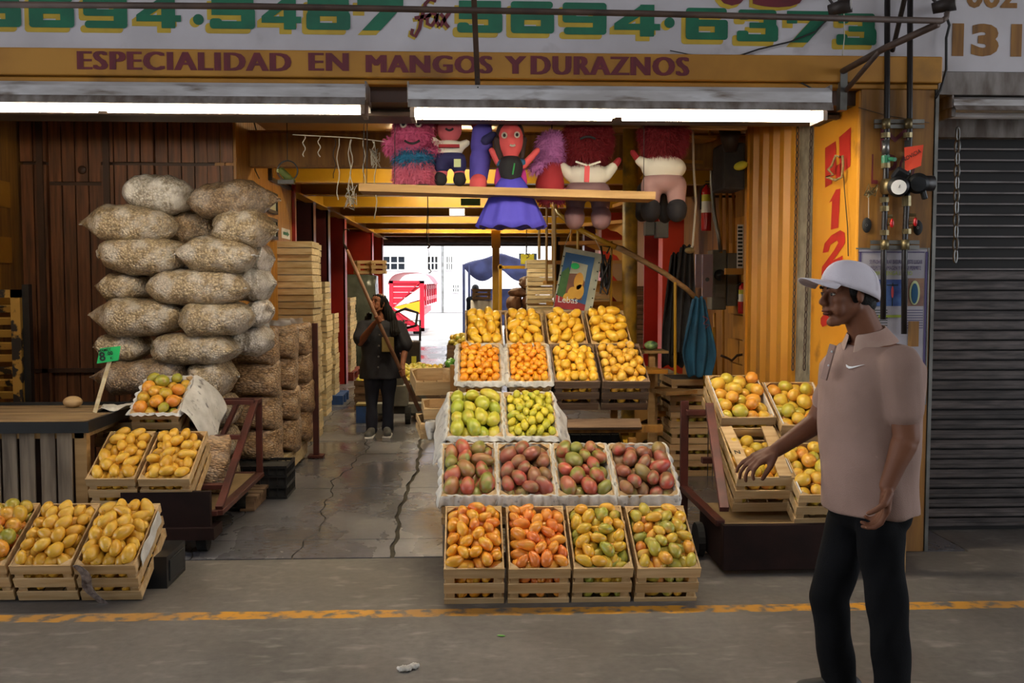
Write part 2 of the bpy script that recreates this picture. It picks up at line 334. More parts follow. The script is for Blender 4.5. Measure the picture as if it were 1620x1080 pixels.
    def prism(s, poly, depth, M):
        """poly: 2D outline (x,y); extruded 0..depth along z, then matrix M"""
        n = len(poly); vs = [M @ Vector((x, y, 0)) for x, y in poly] + [M @ Vector((x, y, depth)) for x, y in poly]
        return s.add(vs, [tuple(range(n))[::-1], tuple(range(n, 2*n))] + [(k, (k+1)%n, n+(k+1)%n, n+k) for k in range(n)])
    def mesh(s, name, m, smooth=False):
        me = bpy.data.meshes.new(name); me.from_pydata([tuple(v) for v in s.v], [], s.f)
        if m is not None: me.materials.append(MATS[m] if isinstance(m, str) else m)
        if smooth: me.polygons.foreach_set('use_smooth', [True] * len(me.polygons))
        return me
    def build(s, name, m, parent=None, world=False, smooth=False, sub=0, solid=0, bevel=0, auto=False):
        if world and parent is not None:
            I = wmat(parent).inverted(); s.v = [tuple(I @ Vector(v)) for v in s.v]
        me = s.mesh(name, m, smooth or sub > 0)
        bm = bmesh.new(); bm.from_mesh(me); bmesh.ops.recalc_face_normals(bm, faces=bm.faces); bm.to_mesh(me); bm.free()
        o = bpy.data.objects.new(name, me); C.objects.link(o)
        if parent is not None: o.parent = parent
        if solid:
            k = o.modifiers.new('s', 'SOLIDIFY'); k.thickness = solid; k.offset = 0
        if bevel:
            k = o.modifiers.new('b', 'BEVEL'); k.width = bevel; k.segments = 2; k.limit_method = 'ANGLE'
        if sub:
            k = o.modifiers.new('u', 'SUBSURF'); k.levels = sub; k.render_levels = sub
        if auto: me.shade_smooth() if hasattr(me, 'shade_smooth') else None
        return o
def rot2(M, o):
    o.matrix_local = M
def inst(name, me, parent, loc=(0, 0, 0), rot=(0, 0, 0), scale=(1, 1, 1)):
    o = bpy.data.objects.new(name, me); C.objects.link(o); o.location = loc; o.rotation_euler = rot; o.scale = scale
    if parent is not None: o.parent = parent
    return o
def copy_tree(root, loc, rot=None, label=None, group=None, parent=None):
    r = root.copy(); C.objects.link(r); r.location = loc
    if rot is not None: r.rotation_euler = rot
    if label: r['label'] = label
    if group: r['group'] = group
    if parent is not None: r.parent = parent
    for ch in root.children:
        c = ch.copy(); C.objects.link(c); c.parent = r
        for g in ch.children:
            d = g.copy(); C.objects.link(d); d.parent = c
    return r
def struct(name, mb, m, parent=None, **k):
    o = mb.build(name, m, parent, **k)
    if parent is None: o['kind'] = 'structure'
    return o
def text_mb(txt, M, height, sx=1.0, off=0.0, extr=.002, space=1.0, align='CENTER', shear=0.0):
    """built-in font text as geometry; M puts local x,y plane (z=outwards)"""
    cu = bpy.data.curves.new('t', 'FONT'); cu.body = txt; cu.size = 1; cu.offset = off; cu.extrude = extr / height; cu.space_character = space
    cu.align_x = align; cu.shear = shear; cu.resolution_u = 3
    o = bpy.data.objects.new('t', cu); me = bpy.data.meshes.new_from_object(o)
    mb = MB(); mb.add([M @ Vector((v.co.x * height * sx, v.co.y * height, v.co.z * height)) for v in me.vertices], [tuple(p.vertices) for p in me.polygons])
    bpy.data.objects.remove(o); bpy.data.meshes.remove(me); bpy.data.curves.remove(cu); return mb
def face_M(loc, xdir=(1, 0, 0), ydir=(0, 0, 1)):
    x = Vector(xdir).normalized(); y = Vector(ydir).normalized(); z = x.cross(y)
    return Matrix.Translation(Vector(loc)) @ Matrix((x, y, z)).transposed().to_4x4()
def sheet(P, name, m, parent=None, thick=.003, sub=1, world=True):
    mb = MB(); mb.grid(P); return mb.build(name, m, parent, world=world, smooth=True, solid=thick, sub=sub)
def jit(a): return random.uniform(-a, a)
# ---------------------------------------------------------------- setting
FY = 5.8
def zf(y, Y=FY, x=740): return PY(x, y, Y).z
def xf(x, Y=FY, y=300): return PY(x, y, Y).x
z_board = zf(84); z_beam = zf(136); XC1 = xf(1356); XC2 = xf(1475); z_lint = zf(178, 6.2)
# street and kerb-less alley, opposite side outside the frame, unseen roof added to keep sun and sky off
st = struct('floor', MB().bb((-14, -9, -.3), (14, FY - .02, 0)), 'street_concrete')
struct('floor_base', MB().bb((-6, FY - .02, -.3), (3.2, 24.5, -.014)), 'plywood_dust'); struct('floor_right', MB().bb((3.005, FY - .02, -.3), (14, 6.6, 0)), 'street_concrete')
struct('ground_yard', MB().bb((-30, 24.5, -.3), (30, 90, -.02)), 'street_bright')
struct('wall_opposite', MB().bb((-14, -9.2, 0), (14, -9, 6)), 'concrete_raw')
struct('roof_alley_added', MB().bb((-14, -9, 5.6), (14, FY + .4, 5.8)), 'metal_grime')
# stone slabs of the shop floor with jagged joints
slabs = thing('floor_slabs', None, None); slabs['kind'] = 'structure'
cols = [-4.2, -3.3, -2.35, -1.62, -1.04, -.47, .45, 1.35, 2.3, 3.0]
rows = [FY]; 
while rows[-1] < 24.4: rows.append(rows[-1] + (.42 if len(rows) == 1 else .78))
def xb(i, Y):
    if i in (0, len(cols) - 1): return cols[i]
    a = .045 if i != 5 else .02
    return cols[i] + a * math.sin(Y * 2.1 + i * 1.7) + .5 * a * math.sin(Y * 6.3 + i) + .35 * a * math.sin(Y * 17 + i * 3)
for j in range(len(rows) - 1):
    for i in range(len(cols) - 1):
        y0, y1 = rows[j] + .003, rows[j + 1] - .003
        gl = .013 if i == 5 else .003; gr = .013 if i == 4 else .003
        ys = [y0 + (y1 - y0) * k / 8 for k in range(9)]
        poly = [(xb(i + 1, y) - gr - abs(jit(.003)), y) for y in ys] + [(xb(i, y) + gl + abs(jit(.003)), y) for y in ys[::-1]]
        mb = MB(); mb.prism(poly, .035, Matrix.Translation((0, 0, -.035 + jit(.0015)))); mb.build('slab', 'slab_stone', slabs)
# facade: painted board, beam, column
board = struct('wall_sign', MB().bb((-9, FY, z_board), (xf(1393), FY + .3, 4.9)), 'sign_white')
nb = struct('wall_sign_neighbour', MB().bb((xf(1395), FY + .03, zf(104)), (9, FY + .3, 4.9)), 'sign_white')
struct('trim_neighbour_beam', MB().bb((XC2 + .03, FY + .02, zf(142)), (9, FY + .32, zf(104) - .004)), 'metal_grime')
beam = struct('beam_front', MB().bb((-9, FY - .05, zf(127)), (XC2 + .02, FY + .3, z_board - .003)).bb((-9, FY - .02, z_beam), (XC2 + .01, FY + .3, zf(127) - .002)), 'ochre', bevel=.008)
struct('beam_soffit', MB().bb((-9, FY + .3, z_lint), (XC1, FY + .66, z_board)).bb((-9, FY + .05, zf(160)), (XC1, FY + .3, z_beam)), 'wood_trim')
lsl = struct('trim_lintel', MB().bb((-9, FY + .3, z_lint - .03), (XC1, FY + .66, z_lint)), 'steel_dark')
for k in range(4):
    zz = zf(146 + k * 12, FY + .28); MB().bb((-9, FY + .25, zz - .012), (XC1 - .02, FY + .3, zz + .012)).build('slat', 'steel_rust', lsl)
struct('wall_upper_back', MB().bb((-9, FY + .66, z_lint + .03), (9, FY + .8, 4.9)), 'steel_dark')
struct('column_right_shade_face', MB().bb((XC1 + .012, FY - .006, 0), (XC2 - .004, FY, z_beam - .002)), 'ochre_dirty')  # front sheet in darker dirty ochre; its shade is put into the colour
col_o = struct('column_right', MB().bb((XC1, FY, 0), (XC2, 6.5, z_beam - .002)), 'yellow_paint', bevel=.012)
struct('trim_column_edge', MB().bb((XC2 + .002, FY - .012, 0), (XC2 + .022, FY + .02, z_beam)), 'steel')
# writing on the board and the beam
def on_face(txt, x0, x1, ybot, h_px, m, parent, Y, off=.03, sx=1.0, ref=740, ex=.003, dy=0, space=1.0, dz=0, dx=0, shear=0):
    p0 = PY(x0, 300, Y).x; p1 = PY(x1, 300, Y).x; zb = zf(ybot, Y, ref); h = h_px * S(Y)
    mb = text_mb(txt, Matrix.Identity(4), 1.0, 1.0, off, ex, space, 'LEFT', shear)
    xs = [v[0] for v in mb.v]; ys = [v[1] for v in mb.v]; a, b = min(xs), max(xs); c, d = min(ys), max(ys)
    mb.v = [(p0 + dx + (v[0] - a) / (b - a) * (p1 - p0), Y - dy - v[2] - .002, zb + dz + (v[1] - c) / (d - c) * h) for v in mb.v]
    return mb.build('lettering', m, parent)
Y_b = FY
def rrect(x0, y0, x1, y1, r=.08, k=(1, 1, 1, 1)):
    out = []; r = min(r, (y1 - y0) / 2.9, (x1 - x0) / 2.05)
    for (cx, cy, a0, on) in ((x0, y0, PI, k[0]), (x1, y0, 1.5 * PI, k[1]), (x1, y1, 0, k[2]), (x0, y1, .5 * PI, k[3])):
        q = r if on else 0; ox = q if cx == x0 else -q; oy = q * 1.4 if cy == y0 else -q * 1.4
        if not on: out.append((cx, cy)); continue
        for j in range(5): a = a0 + PI / 2 * j / 4; out.append((cx + ox + q * math.cos(a), cy + oy + q * 1.4 * math.sin(a)))
    return out
T_, V_ = .25, .31
DIG = {'5': [rrect(.04, .76, .97, 1, .02), rrect(.04, .44, .04 + V_, 1, .02), rrect(.04, .42, 1, .64, .1, (0, 0, 1, 0)), rrect(1 - V_, 0, 1, .64, .12), rrect(0, 0, 1, .24, .12), rrect(0, 0, V_ - .04, .32, .08)],
 '6': [rrect(0, 0, V_, 1, .14), rrect(0, .78, .97, 1, .12), rrect(.1, .42, 1, .63, .1), rrect(1 - V_, 0, 1, .63, .12), rrect(0, 0, 1, .23, .12)],
 '9': [rrect(1 - V_, 0, 1, 1, .14), rrect(.03, 0, 1, .23, .12), rrect(0, .37, .9, .58, .1), rrect(0, .37, V_, 1, .12), rrect(0, .77, 1, 1, .12)],
 '4': [rrect(.56, 0, .56 + V_, 1, .02), [(.0, .2), (1, .2), (1, .4), (.0, .4)], [(0, .4), (.6, 1), (.87, 1), (.87, .9), (.3, .4)]],
 '8': [rrect(0, 0, V_, .6, .12), rrect(1 - V_, 0, 1, .6, .12), rrect(.03, .42, .03 + V_, 1, .12), rrect(.97 - V_, .42, .97, 1, .12), rrect(0, 0, 1, .22, .12), rrect(.03, .79, .97, 1, .12), rrect(.1, .42, .9, .6, .05)],
 '7': [rrect(0, .76, 1, 1, .02), rrect(0, .6, .25, 1, .02), [(.62, .78), (1, .78), (.5, 0), (.1, 0)]],
 '3': [rrect(0, 0, 1, .23, .12), rrect(.0, .0, .28, .34, .06), rrect(1 - V_, 0, 1, .58, .14), rrect(.3, .42, .95, .6, .02), rrect(.95 - V_, .42, .95, 1, .14), rrect(.03, .78, .95, 1, .12), rrect(.03, .68, .3, 1, .06)]}
def big(txt, x0, x1, yb, h=49):
    for m, dd, ox, oz, gr in (('sign_yellow', .001, -.026, -.026, .012), ('sign_green', .004, 0, 0, 0)):
        p0 = PY(x0, 300, FY).x; p1 = PY(x1, 300, FY).x; zb = zf(yb, FY); H_ = h * S(FY); mb = MB()
        for q, po in enumerate(DIG[txt]):
            P_ = [(p0 + ox + (p1 - p0) * x, FY - dd - q * .00025, zb + oz + H_ * y) for x, y in po]; mb.add(P_, [tuple(range(len(P_)))])
        mb.build('lettering', m, board)
big('5', -38, 42, 51); big('6', 54, 125, 51); big('9', 139, 208, 51); big('4', 222, 292, 50)
big('5', 337, 408, 50); big('4', 418, 480, 50); big('8', 488, 557, 50); big('7', 568, 640, 50)
big('5', 724, 795, 52); big('6', 808, 876, 52); big('9', 889, 958, 53); big('4', 970, 1042, 55)
big('6', 1082, 1148, 59); big('3', 1162, 1227, 61); big('7', 1240, 1306, 62); big('3', 1318, 1381, 65)
for x, y in ((314, 31), (1059, 36)):
    for m, dd, dx_ in (('sign_yellow', .001, -.02), ('sign_green', .004, 0)):
        c = PY(x, y, FY); MB().cyl((c.x + dx_, FY + .002, c.z + dx_ * .7), (c.x + dx_, FY - dd, c.z + dx_ * .7), .03, 20).build('dot', m, board)
def stroke(pts, wd, m, parent, Y, dy=.004):
    """brush lettering: flat ribbon through pixel points on the facade"""
    P = [PY(x, y, Y) for x, y in pts]; mb = MB(); n = len(P)
    L = []; R = []
    for i, p in enumerate(P):
        t = (P[min(i + 1, n - 1)] - P[max(i - 1, 0)]).normalized(); nn = Vector((-t.z, 0, t.x))
        L.append(p + nn * wd / 2); R.append(p - nn * wd / 2)
    for q in L + R: q.y = Y - dy
    mb.add(L + R, [(i, i + 1, n + i + 1, n + i) for i in range(n - 1)]); return mb.build('lettering', m, parent)
fax = [[(690, 2), (680, -1), (673, 6), (668, 25), (664, 45), (657, 58), (651, 54), (653, 46)], [(656, 29), (668, 27), (682, 24)],
       [(691, 24), (683, 21), (676, 28), (676, 38), (683, 41), (690, 32), (692, 22), (691, 34), (695, 41)], [(697, 22), (702, 28), (705, 38), (710, 44)], [(712, 19), (705, 29), (696, 42)]]
for s_ in fax:
    stroke([(x - 3, y + 3) for x, y in s_], .022, 'sign_yellow', board, FY, .002); stroke(s_, .02, 'sign_maroon', board, FY, .005)
for x0, x1, yb, t in ((1130, 1178, 4, 'O'), (1185, 1265, 6, 'S')):
    on_face(t, x0, x1, yb, 48, 'sign_yellow', board, FY, .075, ex=.001, dx=-.02, dz=-.02); on_face(t, x0, x1, yb, 48, 'sign_maroon', board, FY, .055, ex=.001, dy=.003)
def word(txt, x0, x1, yb, h):
    for q in (-.010, -.005, 0, .005, .010): on_face(txt, x0, x1, yb, h, 'sign_maroon', beam, FY - .05, 0, ex=.001, space=1.14, dx=q, dy=.001 * q)
word('ESPECIALIDAD', 130, 461, 115.5, 28); word('EN', 493, 551, 114, 27); word('MANGOS', 583, 777, 116, 27)
word('Y', 801, 830, 116, 27); word('DURAZNOS', 842, 1086, 117, 29)
for t, x0, x1 in (('1', 1500, 1518), ('3', 1530, 1573), ('1', 1592, 1609)):
    on_face(t, x0, x1, 81, 51, 'ochre_dirty', nb, FY + .03, .06, ex=.001)
on_face('002', 1520, 1600, 3, 40, 'ochre_dirty', nb, FY + .03, .03, ex=.001)
# letters on the column: front face and inner side face
M1 = [('M', 1391, 1437, 236, 38), ('L', 1378, 1388, 288, 47), ('P', 1396, 1418, 288, 47), ('O', 1421, 1446, 288, 47)]
for t, a, b, yb, h in M1: on_face(t, a, b, yb, h, 'sign_maroon', col_o, FY - .014, .0, ex=.001)
def side_text(poly, m='sign_red'):
    P = [PX(x, y, XC1) for x, y in poly]
    for p in P: p.x = XC1 - .003
    mb = MB(); mb.add(P, [tuple(range(len(P)))]); return mb.build('lettering', m, col_o)
side_text([(1306, 234), (1323, 223), (1324, 275), (1317, 280), (1317, 290), (1306, 297)]); side_text([(1328, 217), (1347, 201), (1346, 263), (1330, 275), (1329, 256)])
side_text([(1323, 262), (1331, 258), (1331, 281), (1323, 284)])
side_text([(1312, 321), (1317, 312), (1323, 300), (1330, 298), (1327, 360), (1315, 363), (1317, 318)])
side_text([(1302, 400), (1305, 385), (1316, 372), (1330, 364), (1337, 368), (1338, 384), (1330, 396), (1318, 412), (1334, 404), (1333, 419), (1300, 436), (1301, 422), (1320, 396), (1327, 384), (1325, 380), (1314, 387), (1311, 398)])
side_text([(1299, 503), (1304, 497), (1310, 495), (1318, 500), (1312, 512), (1302, 517), (1299, 512)])
# inner jamb: raw concrete strip, then yellow corrugated panels
yA, yB, yC = 6.5, PX(1245, 500, XC1).y, PX(1186, 500, XC1).y
struct('wall_jamb_concrete', MB().bb((XC1 + .05, yA, 0), (XC1 + .6, yB, 3.1)), 'concrete_raw')
struct('trim_jamb_plaster', MB().bb((XC1 + .03, yA - .002, 0), (XC1 + .08, yA + .14, 3.1)).bb((XC1 + .02, yB - .05, 0), (XC1 + .1, yB + .03, 3.1)), 'yellow_paint')
prof = []; y = yB; k = 0
while y < yC: prof += [(XC1 + (.0 if k % 2 else .07), y), (XC1 + (.0 if k % 2 else .07), y + .1)]; y += .13; k += 1
mb = MB(); n = len(prof); mb.add([(x, y, 0) for x, y in prof] + [(x, y, 3.1) for x, y in prof] + [(x + .03, y, 0) for x, y in prof] + [(x + .03, y, 3.1) for x, y in prof],
    [(i, i + 1, n + i + 1, n + i) for i in range(n - 1)] + [(2*n + i, 3*n + i, 3*n + i + 1, 2*n + i + 1) for i in range(n - 1)]); yC = prof[-1][1]
struct('wall_corrugated', mb, 'yellow_paint'); struct('trim_corrugated_end', MB().bb((XC1 - .02, yC, 0), (XC1 + .5, yC + .06, 3.1)), 'yellow_paint')
# neighbour's rolling shutter, slat by slat
shd = struct('door_shutter', MB().bb((XC2 + .02, 6.3, 0), (8, 6.34, z_beam)), 'shutter_dark')
zt = zf(212, 6.2); zm = zf(425, 6.2); pit = 17.6 * S(6.2)
z = zm; sl_me = MB(); Xe = 5.2
mlow = MB().box((0, 0, 0), (Xe - XC2 - .04, .02, .052)).box((0, -.014, -.012), (Xe - XC2 - .04, .016, .018)).box((0, -.012, .022), (Xe - XC2 - .04, .012, .006)).mesh('slat', 'shutter_low')
mhi = MB().box((0, 0, 0), (Xe - XC2 - .04, .016, .010)).mesh('slat', 'shutter_bar')
while z < zt: inst('slat', mhi, shd, ((Xe + XC2) / 2 + .02, 6.27, z)); z += pit
z = zm - .04
while z > .04: inst('slat', mlow, shd, ((Xe + XC2) / 2 + .02, 6.27, z)); z -= .064
MB().bb((XC2 + .03, 6.2, zt), (Xe, 6.34, z_beam - .05)).build('hood', 'metal_grime', shd)
struct('wall_far_right', MB().bb((Xe, 5.85, 0), (9, 6.4, z_beam)), 'concrete_raw')
# left: side wall of block, wooden partition, beadboard side
WY = 8.4; XLs = xf(38, WY, 400); XLc = xf(377, WY, 400); zc = 3.05
ws = struct('wall_left_side', MB().bb((XLs - 1.2, FY + .3, 0), (XLs - .03, WY + .3, 4.9)), 'ochre_dirty')
for j in range(12):
    for i in range(6):
        y0 = FY + .32 + i * .42 - (.21 if j % 2 else 0)
        if y0 + .41 > WY: continue
        MB().bb((XLs - .05, y0, j * .22 + .008), (XLs - .01 + jit(.003), y0 + .41, j * .22 + .212)).build('block', 'ochre', ws)
struct('wall_partition', MB().bb((XLs, WY + .03, 0), (XLc - .02, WY + .2, zc)), 'wood_trim')
wp = thing('wall_partition_planks', None, None); wp['kind'] = 'structure'
x = XLs; k = 0; xd0, xd1 = xf(72, WY), xf(167, WY); zd = zf(293, WY); za, zb_ = zf(580, WY), zf(586, WY)
while x < XLc - .02:
    wd = min(.105, XLc - .02 - x); xm = x + wd / 2; dpt = .0 if xd0 < xm < xd1 or xf(240, WY) < xm < xf(330, WY) else -.03
    if wd > .02:
        for z0, z1 in ((.0, za), (zb_, zd - .012 if xd0 < xm < xd1 else zf(262, WY) - .01), (zd + .012 if xd0 < xm < xd1 else zf(262, WY) + .01, zc)):
            MB().bb((x + .004, WY + dpt, z0 + .003), (x + wd - .004, WY + .04, z1 - .003)).build('plank', 'wood_dark', wp)
    x += .108
struct('trim_partition', MB().bb((xd0 - .05, WY - .05, 0), (xd0, WY + .03, zc)).bb((xd1, WY - .05, 0), (xd1 + .05, WY + .03, zc)).bb((XLs, WY - .05, za), (XLc - .03, WY + .02, zb_)), 'wood_trim')
MB().ell((xf(132, WY), WY - .02, zf(272, WY)), (.035, .012, .035)).build('knot', 'wood_trim', wp)
YE = PX(462, 300, XLc).y
struct('wall_beadboard', MB().bb((XLc - .18, WY + .01, 0), (XLc - .02, YE, zc)), 'ochre')
wb = thing('wall_beadboard_planks', None, None); wb['kind'] = 'structure'
nn = int((YE - WY) / .085)
for k in range(nn):
    y0 = WY + k * .085; MB().bb((XLc - .02, y0 + .004, 0), (XLc, y0 + .081, zc)).build('plank', 'beadboard', wb)
for k in range(2): MB().bb((XLc - .18 + k * .09 + .003, WY - .015, 0), (XLc - .094 + k * .09 - .003 + (.004 if k else 0), WY + .01, zc)).build('plank', 'beadboard', wb)
struct('trim_beadboard_end', MB().bb((XLc - .2, YE, 0), (XLc + .03, YE + .08, zc)), 'red_paint')
# long left wall, maroon, with red columns
XW = XLc - .62
struct('wall_left', MB().bb((XW - .2, YE, 0), (XW, 24, zc)), 'maroon_wall')
struct('wall_left_yellow', MB().bb((XW + .002, 17.0, 1.0), (XW + .03, 19.9, 2.55)), 'yellow_beam')
for Yc, wd, m in ((12.6, .2, 'maroon_wall'), (13.9, .22, 'maroon_wall'), (15.75, .24, 'red_paint'), (20.2, .3, 'red_paint'), (22.6, .3, 'orange_red')):
    xe = XLc - .02
    struct('column_left', MB().bb((XW, Yc, 0), (xe, Yc + .03, 2.62)).bb((xe - .03, Yc, 0), (xe, Yc + wd, 2.62)).bb((XW, Yc + wd - .03, 0), (xe, Yc + wd, 2.62)), m, bevel=.004)
# right wall
XR = XC1 + .38
struct('wall_right', MB().bb((XR, yC, 0), (XR + .2, 24, zc)), 'ochre_dirty')
for k in range(9):
    z0 = .1 + .24 * k
    for i in range(4):
        MB().bb((XR - .025, yC + .1 + i * .42 + (.2 if k % 2 else 0), z0), (XR + .01 , yC + .5 + i * .42 + (.2 if k % 2 else 0), z0 + .225)).build('block', 'ochre', bpy.data.objects['wall_right'])
struct('column_right_red', MB().bb((xf(1049, 11), 11, 0), (xf(1083, 11), 11.25, 2.62)), 'orange_red', bevel=.006)
struct('column_right_maroon', MB().bb((xf(1020, 11.6), 11.6, 0), (xf(1047, 11.6), 11.62, 2.62)).bb((xf(1046, 11.6), 11.3, 0), (xf(1056, 11.6), 11.62, 2.62)), 'red_paint')
struct('column_right_deep', MB().bb((xf(952, 14.5), 14.5, 0), (xf(985, 14.5), 14.8, 2.62)), 'orange_red')
struct('column_right_far', MB().bb((xf(925, 17.5), 17.5, 0), (xf(942, 17.5), 17.8, 2.62)), 'maroon_wall')
# ceiling and cross beams
struct('ceiling', MB().bb((XLs - .3, FY + .7, zc), (XR + .2, 24, zc + .12)), 'ceiling_paint')
struct('roof_shop', MB().bb((-9, FY + .4, 4.85), (9, 24.5, 4.95)), 'metal_grime')
HB = 2.62
for i, Yb in enumerate((8.85, 10.25, 11.75, 13.55, 15.35, 17.25, 19.15, 20.75, 22.3)):
    x0 = XLc - .02 if Yb < YE else XW
    mb = MB().bb((x0, Yb, HB), (XR, Yb + .14, HB + .014)).bb((x0, Yb + .055, HB + .014), (XR, Yb + .075, HB + .3)).bb((x0, Yb, HB + .3), (XR, Yb + .14, HB + .314))
    struct('beam_cross', mb, 'yellow_beam' if i > 0 else 'ochre_dirty')
struct('beam_cross_front', MB().bb((XLc, 7.6, 2.84), (XR, 7.72, 2.98)), 'ochre_dirty')
struct('beam_left_long', MB().bb((XLc - .12, YE, HB - .02), (XLc + .02, 24, HB)).bb((XLc - .06, YE, HB), (XLc - .04, 24, HB + .3)), 'yellow_beam')
# back doorway and what is above it
xb0, xb1 = xf(602, 23.8), xf(877, 23.8); zt_ = zf(388, 23.8)
struct('wall_back', MB().bb((XW - .2, 23.9, 0), (xb0 - .12, 24.2, zc)).bb((xb1 + .1, 23.9, 0), (XR + .2, 24.2, zc)).bb((XW - .2, 23.9, zf(372, 23.8)), (XR + .2, 24.2, 4.9)), 'yellow_beam')
sb = struct('door_back_roll', MB().cyl((xb0 - .1, 23.75, zt_ + .13), (xb1 + .1, 23.75, zt_ + .13), .13, 20), 'shutter_low')
for k in range(3): MB().bb((xb0, 23.7, zt_ - .02 + k * .04), (xb1, 23.72, zt_ + .015 + k * .04)).build('slat', 'shutter_low', sb)
struct('trim_back_left', MB().bb((xb0 - .14, 23.6, 0), (xb0, 23.9, 2.7)), 'shutter_dark'); struct('trim_back_right', MB().bb((xb1, 23.6, 0), (xb1 + .12, 23.9, 2.7)), 'shutter_dark')
struct('pillar_yellow', MB().bb((xf(779, 19.5), 19.5, 0), (xf(790, 19.5), 19.62, HB)).bb((xf(779, 19.5) - .02, 19.45, HB - .35), (xf(790, 19.5) + .02, 19.5, HB)), 'yellow_beam')
# ---- street beyond: pale building with windows
YB_ = 52
bd = thing('apartment_block', 'pale sunlit building with barred windows across the far street', 'building', (0, YB_, 0))
MB().bb((-14, YB_, 0), (14, YB_ + 6, 12)).build('wall', 'sign_white', bd, world=True)
for (x0, y0, x1, y1) in ((606, 405, 641, 427), (676, 405, 693, 427), (706, 405, 716, 427), (716, 450, 726, 462), (712, 500, 722, 516), (820, 400, 850, 424), (560, 405, 590, 427)):
    a = PY(x0, y1, YB_); b = PY(x1, y0, YB_)
    wn = MB().bb((a.x, YB_ - .02, a.z), (b.x, YB_ + .05, b.z)).build('window', 'glass_dark', bd, world=True)
    fr = MB(); nx = 3
    for k in range(nx + 1): fr.bb((a.x + (b.x - a.x) * k / nx - .03, YB_ - .08, a.z), (a.x + (b.x - a.x) * k / nx + .03, YB_ - .02, b.z))
    for k in range(3): fr.bb((a.x, YB_ - .08, a.z + (b.z - a.z) * k / 2 - .03), (b.x, YB_ - .02, a.z + (b.z - a.z) * k / 2 + .03))
    fr.build('frame', 'pure_white', bd, world=True)
p = PY(700, 500, YB_ - 1); MB().tube([(p.x, YB_ - .2, 0), (p.x, YB_ - .2, 11)], .06).build('drainpipe', 'steel', bd, world=True)
# ---------------------------------------------------------------- lamps
def fixture(name, label, x0, x1, ytop, ybot, Y, tubes, group=None, m='tube_bright'):
    """long dirty white strip light: housing, sloping reflector, end caps, tubes"""
    a = PY(x0, ybot, Y).x; b = PY(x1, ybot, Y).x; zt = zf(ytop, Y); zb = zf(ybot, Y); h = zt - zb
    t = thing(name, label, 'light', ((a + b) / 2, Y, zb), (0, 0, 0), group)
    # profile seen from the side: top lip, vertical band, then flared reflector
    w_ = .13
    def prof(pts, nm, mm, th=.004):
        mb = MB(); n = len(pts); mb.add([(a, y, z) for y, z in pts] + [(b, y, z) for y, z in pts], [(i, i + 1, n + i + 1, n + i) for i in range(n - 1)])
        return mb.build(nm, mm, t, world=True, solid=th)
    prof([(Y + .16, zt), (Y - .10, zt - h * .08), (Y - .13, zt - h * .22), (Y - .13, zt - h * .5)], 'housing', 'metal_white')
    prof([(Y - .13, zt - h * .5), (Y - .145, zt - h * .58), (Y - .16, zt - h * .74)], 'front_lip', 'metal_grime')
    prof([(Y - .10, zt - h * .5), (Y, zt - h * .42), (Y + .12, zt - h * .5), (Y + .18, zb + h * .32)], 'reflector', 'pure_white')
    MB().bb((a - .005, Y - .12, zt - h * .55), (a + .004, Y + .17, zt)).build('end_cap', 'metal_grime', t, world=True)
    MB().bb((b - .004, Y - .12, zt - h * .55), (b + .005, Y + .17, zt)).build('end_cap', 'metal_grime', t, world=True)
    for dy, dz in tubes:
        mb = MB(); L = b - a; n = max(1, round(L / 1.25)); g = L / n
        for k in range(n):
            tb = MB().cyl((a + k * g + .03, Y + dy, zb + dz), (a + (k + 1) * g - .03, Y + dy, zb + dz), .019, 12).build('tube', m, t, world=True)
    for x in (a + .02, b - .02):
        MB().bb((x - .012, Y - .09, zb + h * .05), (x + .012, Y + .12, zb + h * .5)).build('socket', 'metal_grime', t, world=True)
    return t
fixture('strip_light', 'long bright strip light over the mango display, centre of the front', 648, 1302, 136, 193, 5.5, ((-.07, .035), (.05, .04)))
fixture('strip_light', 'long dirty strip light at the top left over the sacks', -260, 582, 136, 188, 5.75, ((-.03, .035),))
t = fixture('strip_light', 'unlit dusty strip light over the neighbour shutter', 1492, 1800, 150, 184, 5.95, ((.03, .03),), m='metal_white')
for i, (Yb, x0, x1) in enumerate(((9.6, 620, 780), (12.7, 640, 800), (16.3, 640, 810), (20.0, 640, 830))):
    a = xf(x0, Yb); b = xf(x1, Yb)
    t = thing('ceiling_light', 'tube light tucked between yellow ceiling beams, %s from the street' % ('first', 'second', 'third', 'fourth')[i], 'light', ((a + b) / 2, Yb, zc))
    MB().bb((a - .05, Yb - .06, zc - .05), (b + .05, Yb + .06, zc)).build('housing', 'pure_white', t, world=True)
    for dy in (-.035, .035): MB().cyl((a, Yb + dy, zc - .07), (b, Yb + dy, zc - .07), .016, 10).build('tube', 'tube_back', t, world=True)
    light('ceiling_light_glow', 'AREA', ((a + b) / 2, Yb, zc - .1), (0, 0, 0), (18, 30, 34, 34)[i], (1, .86, .62), b - a, .12).parent = None
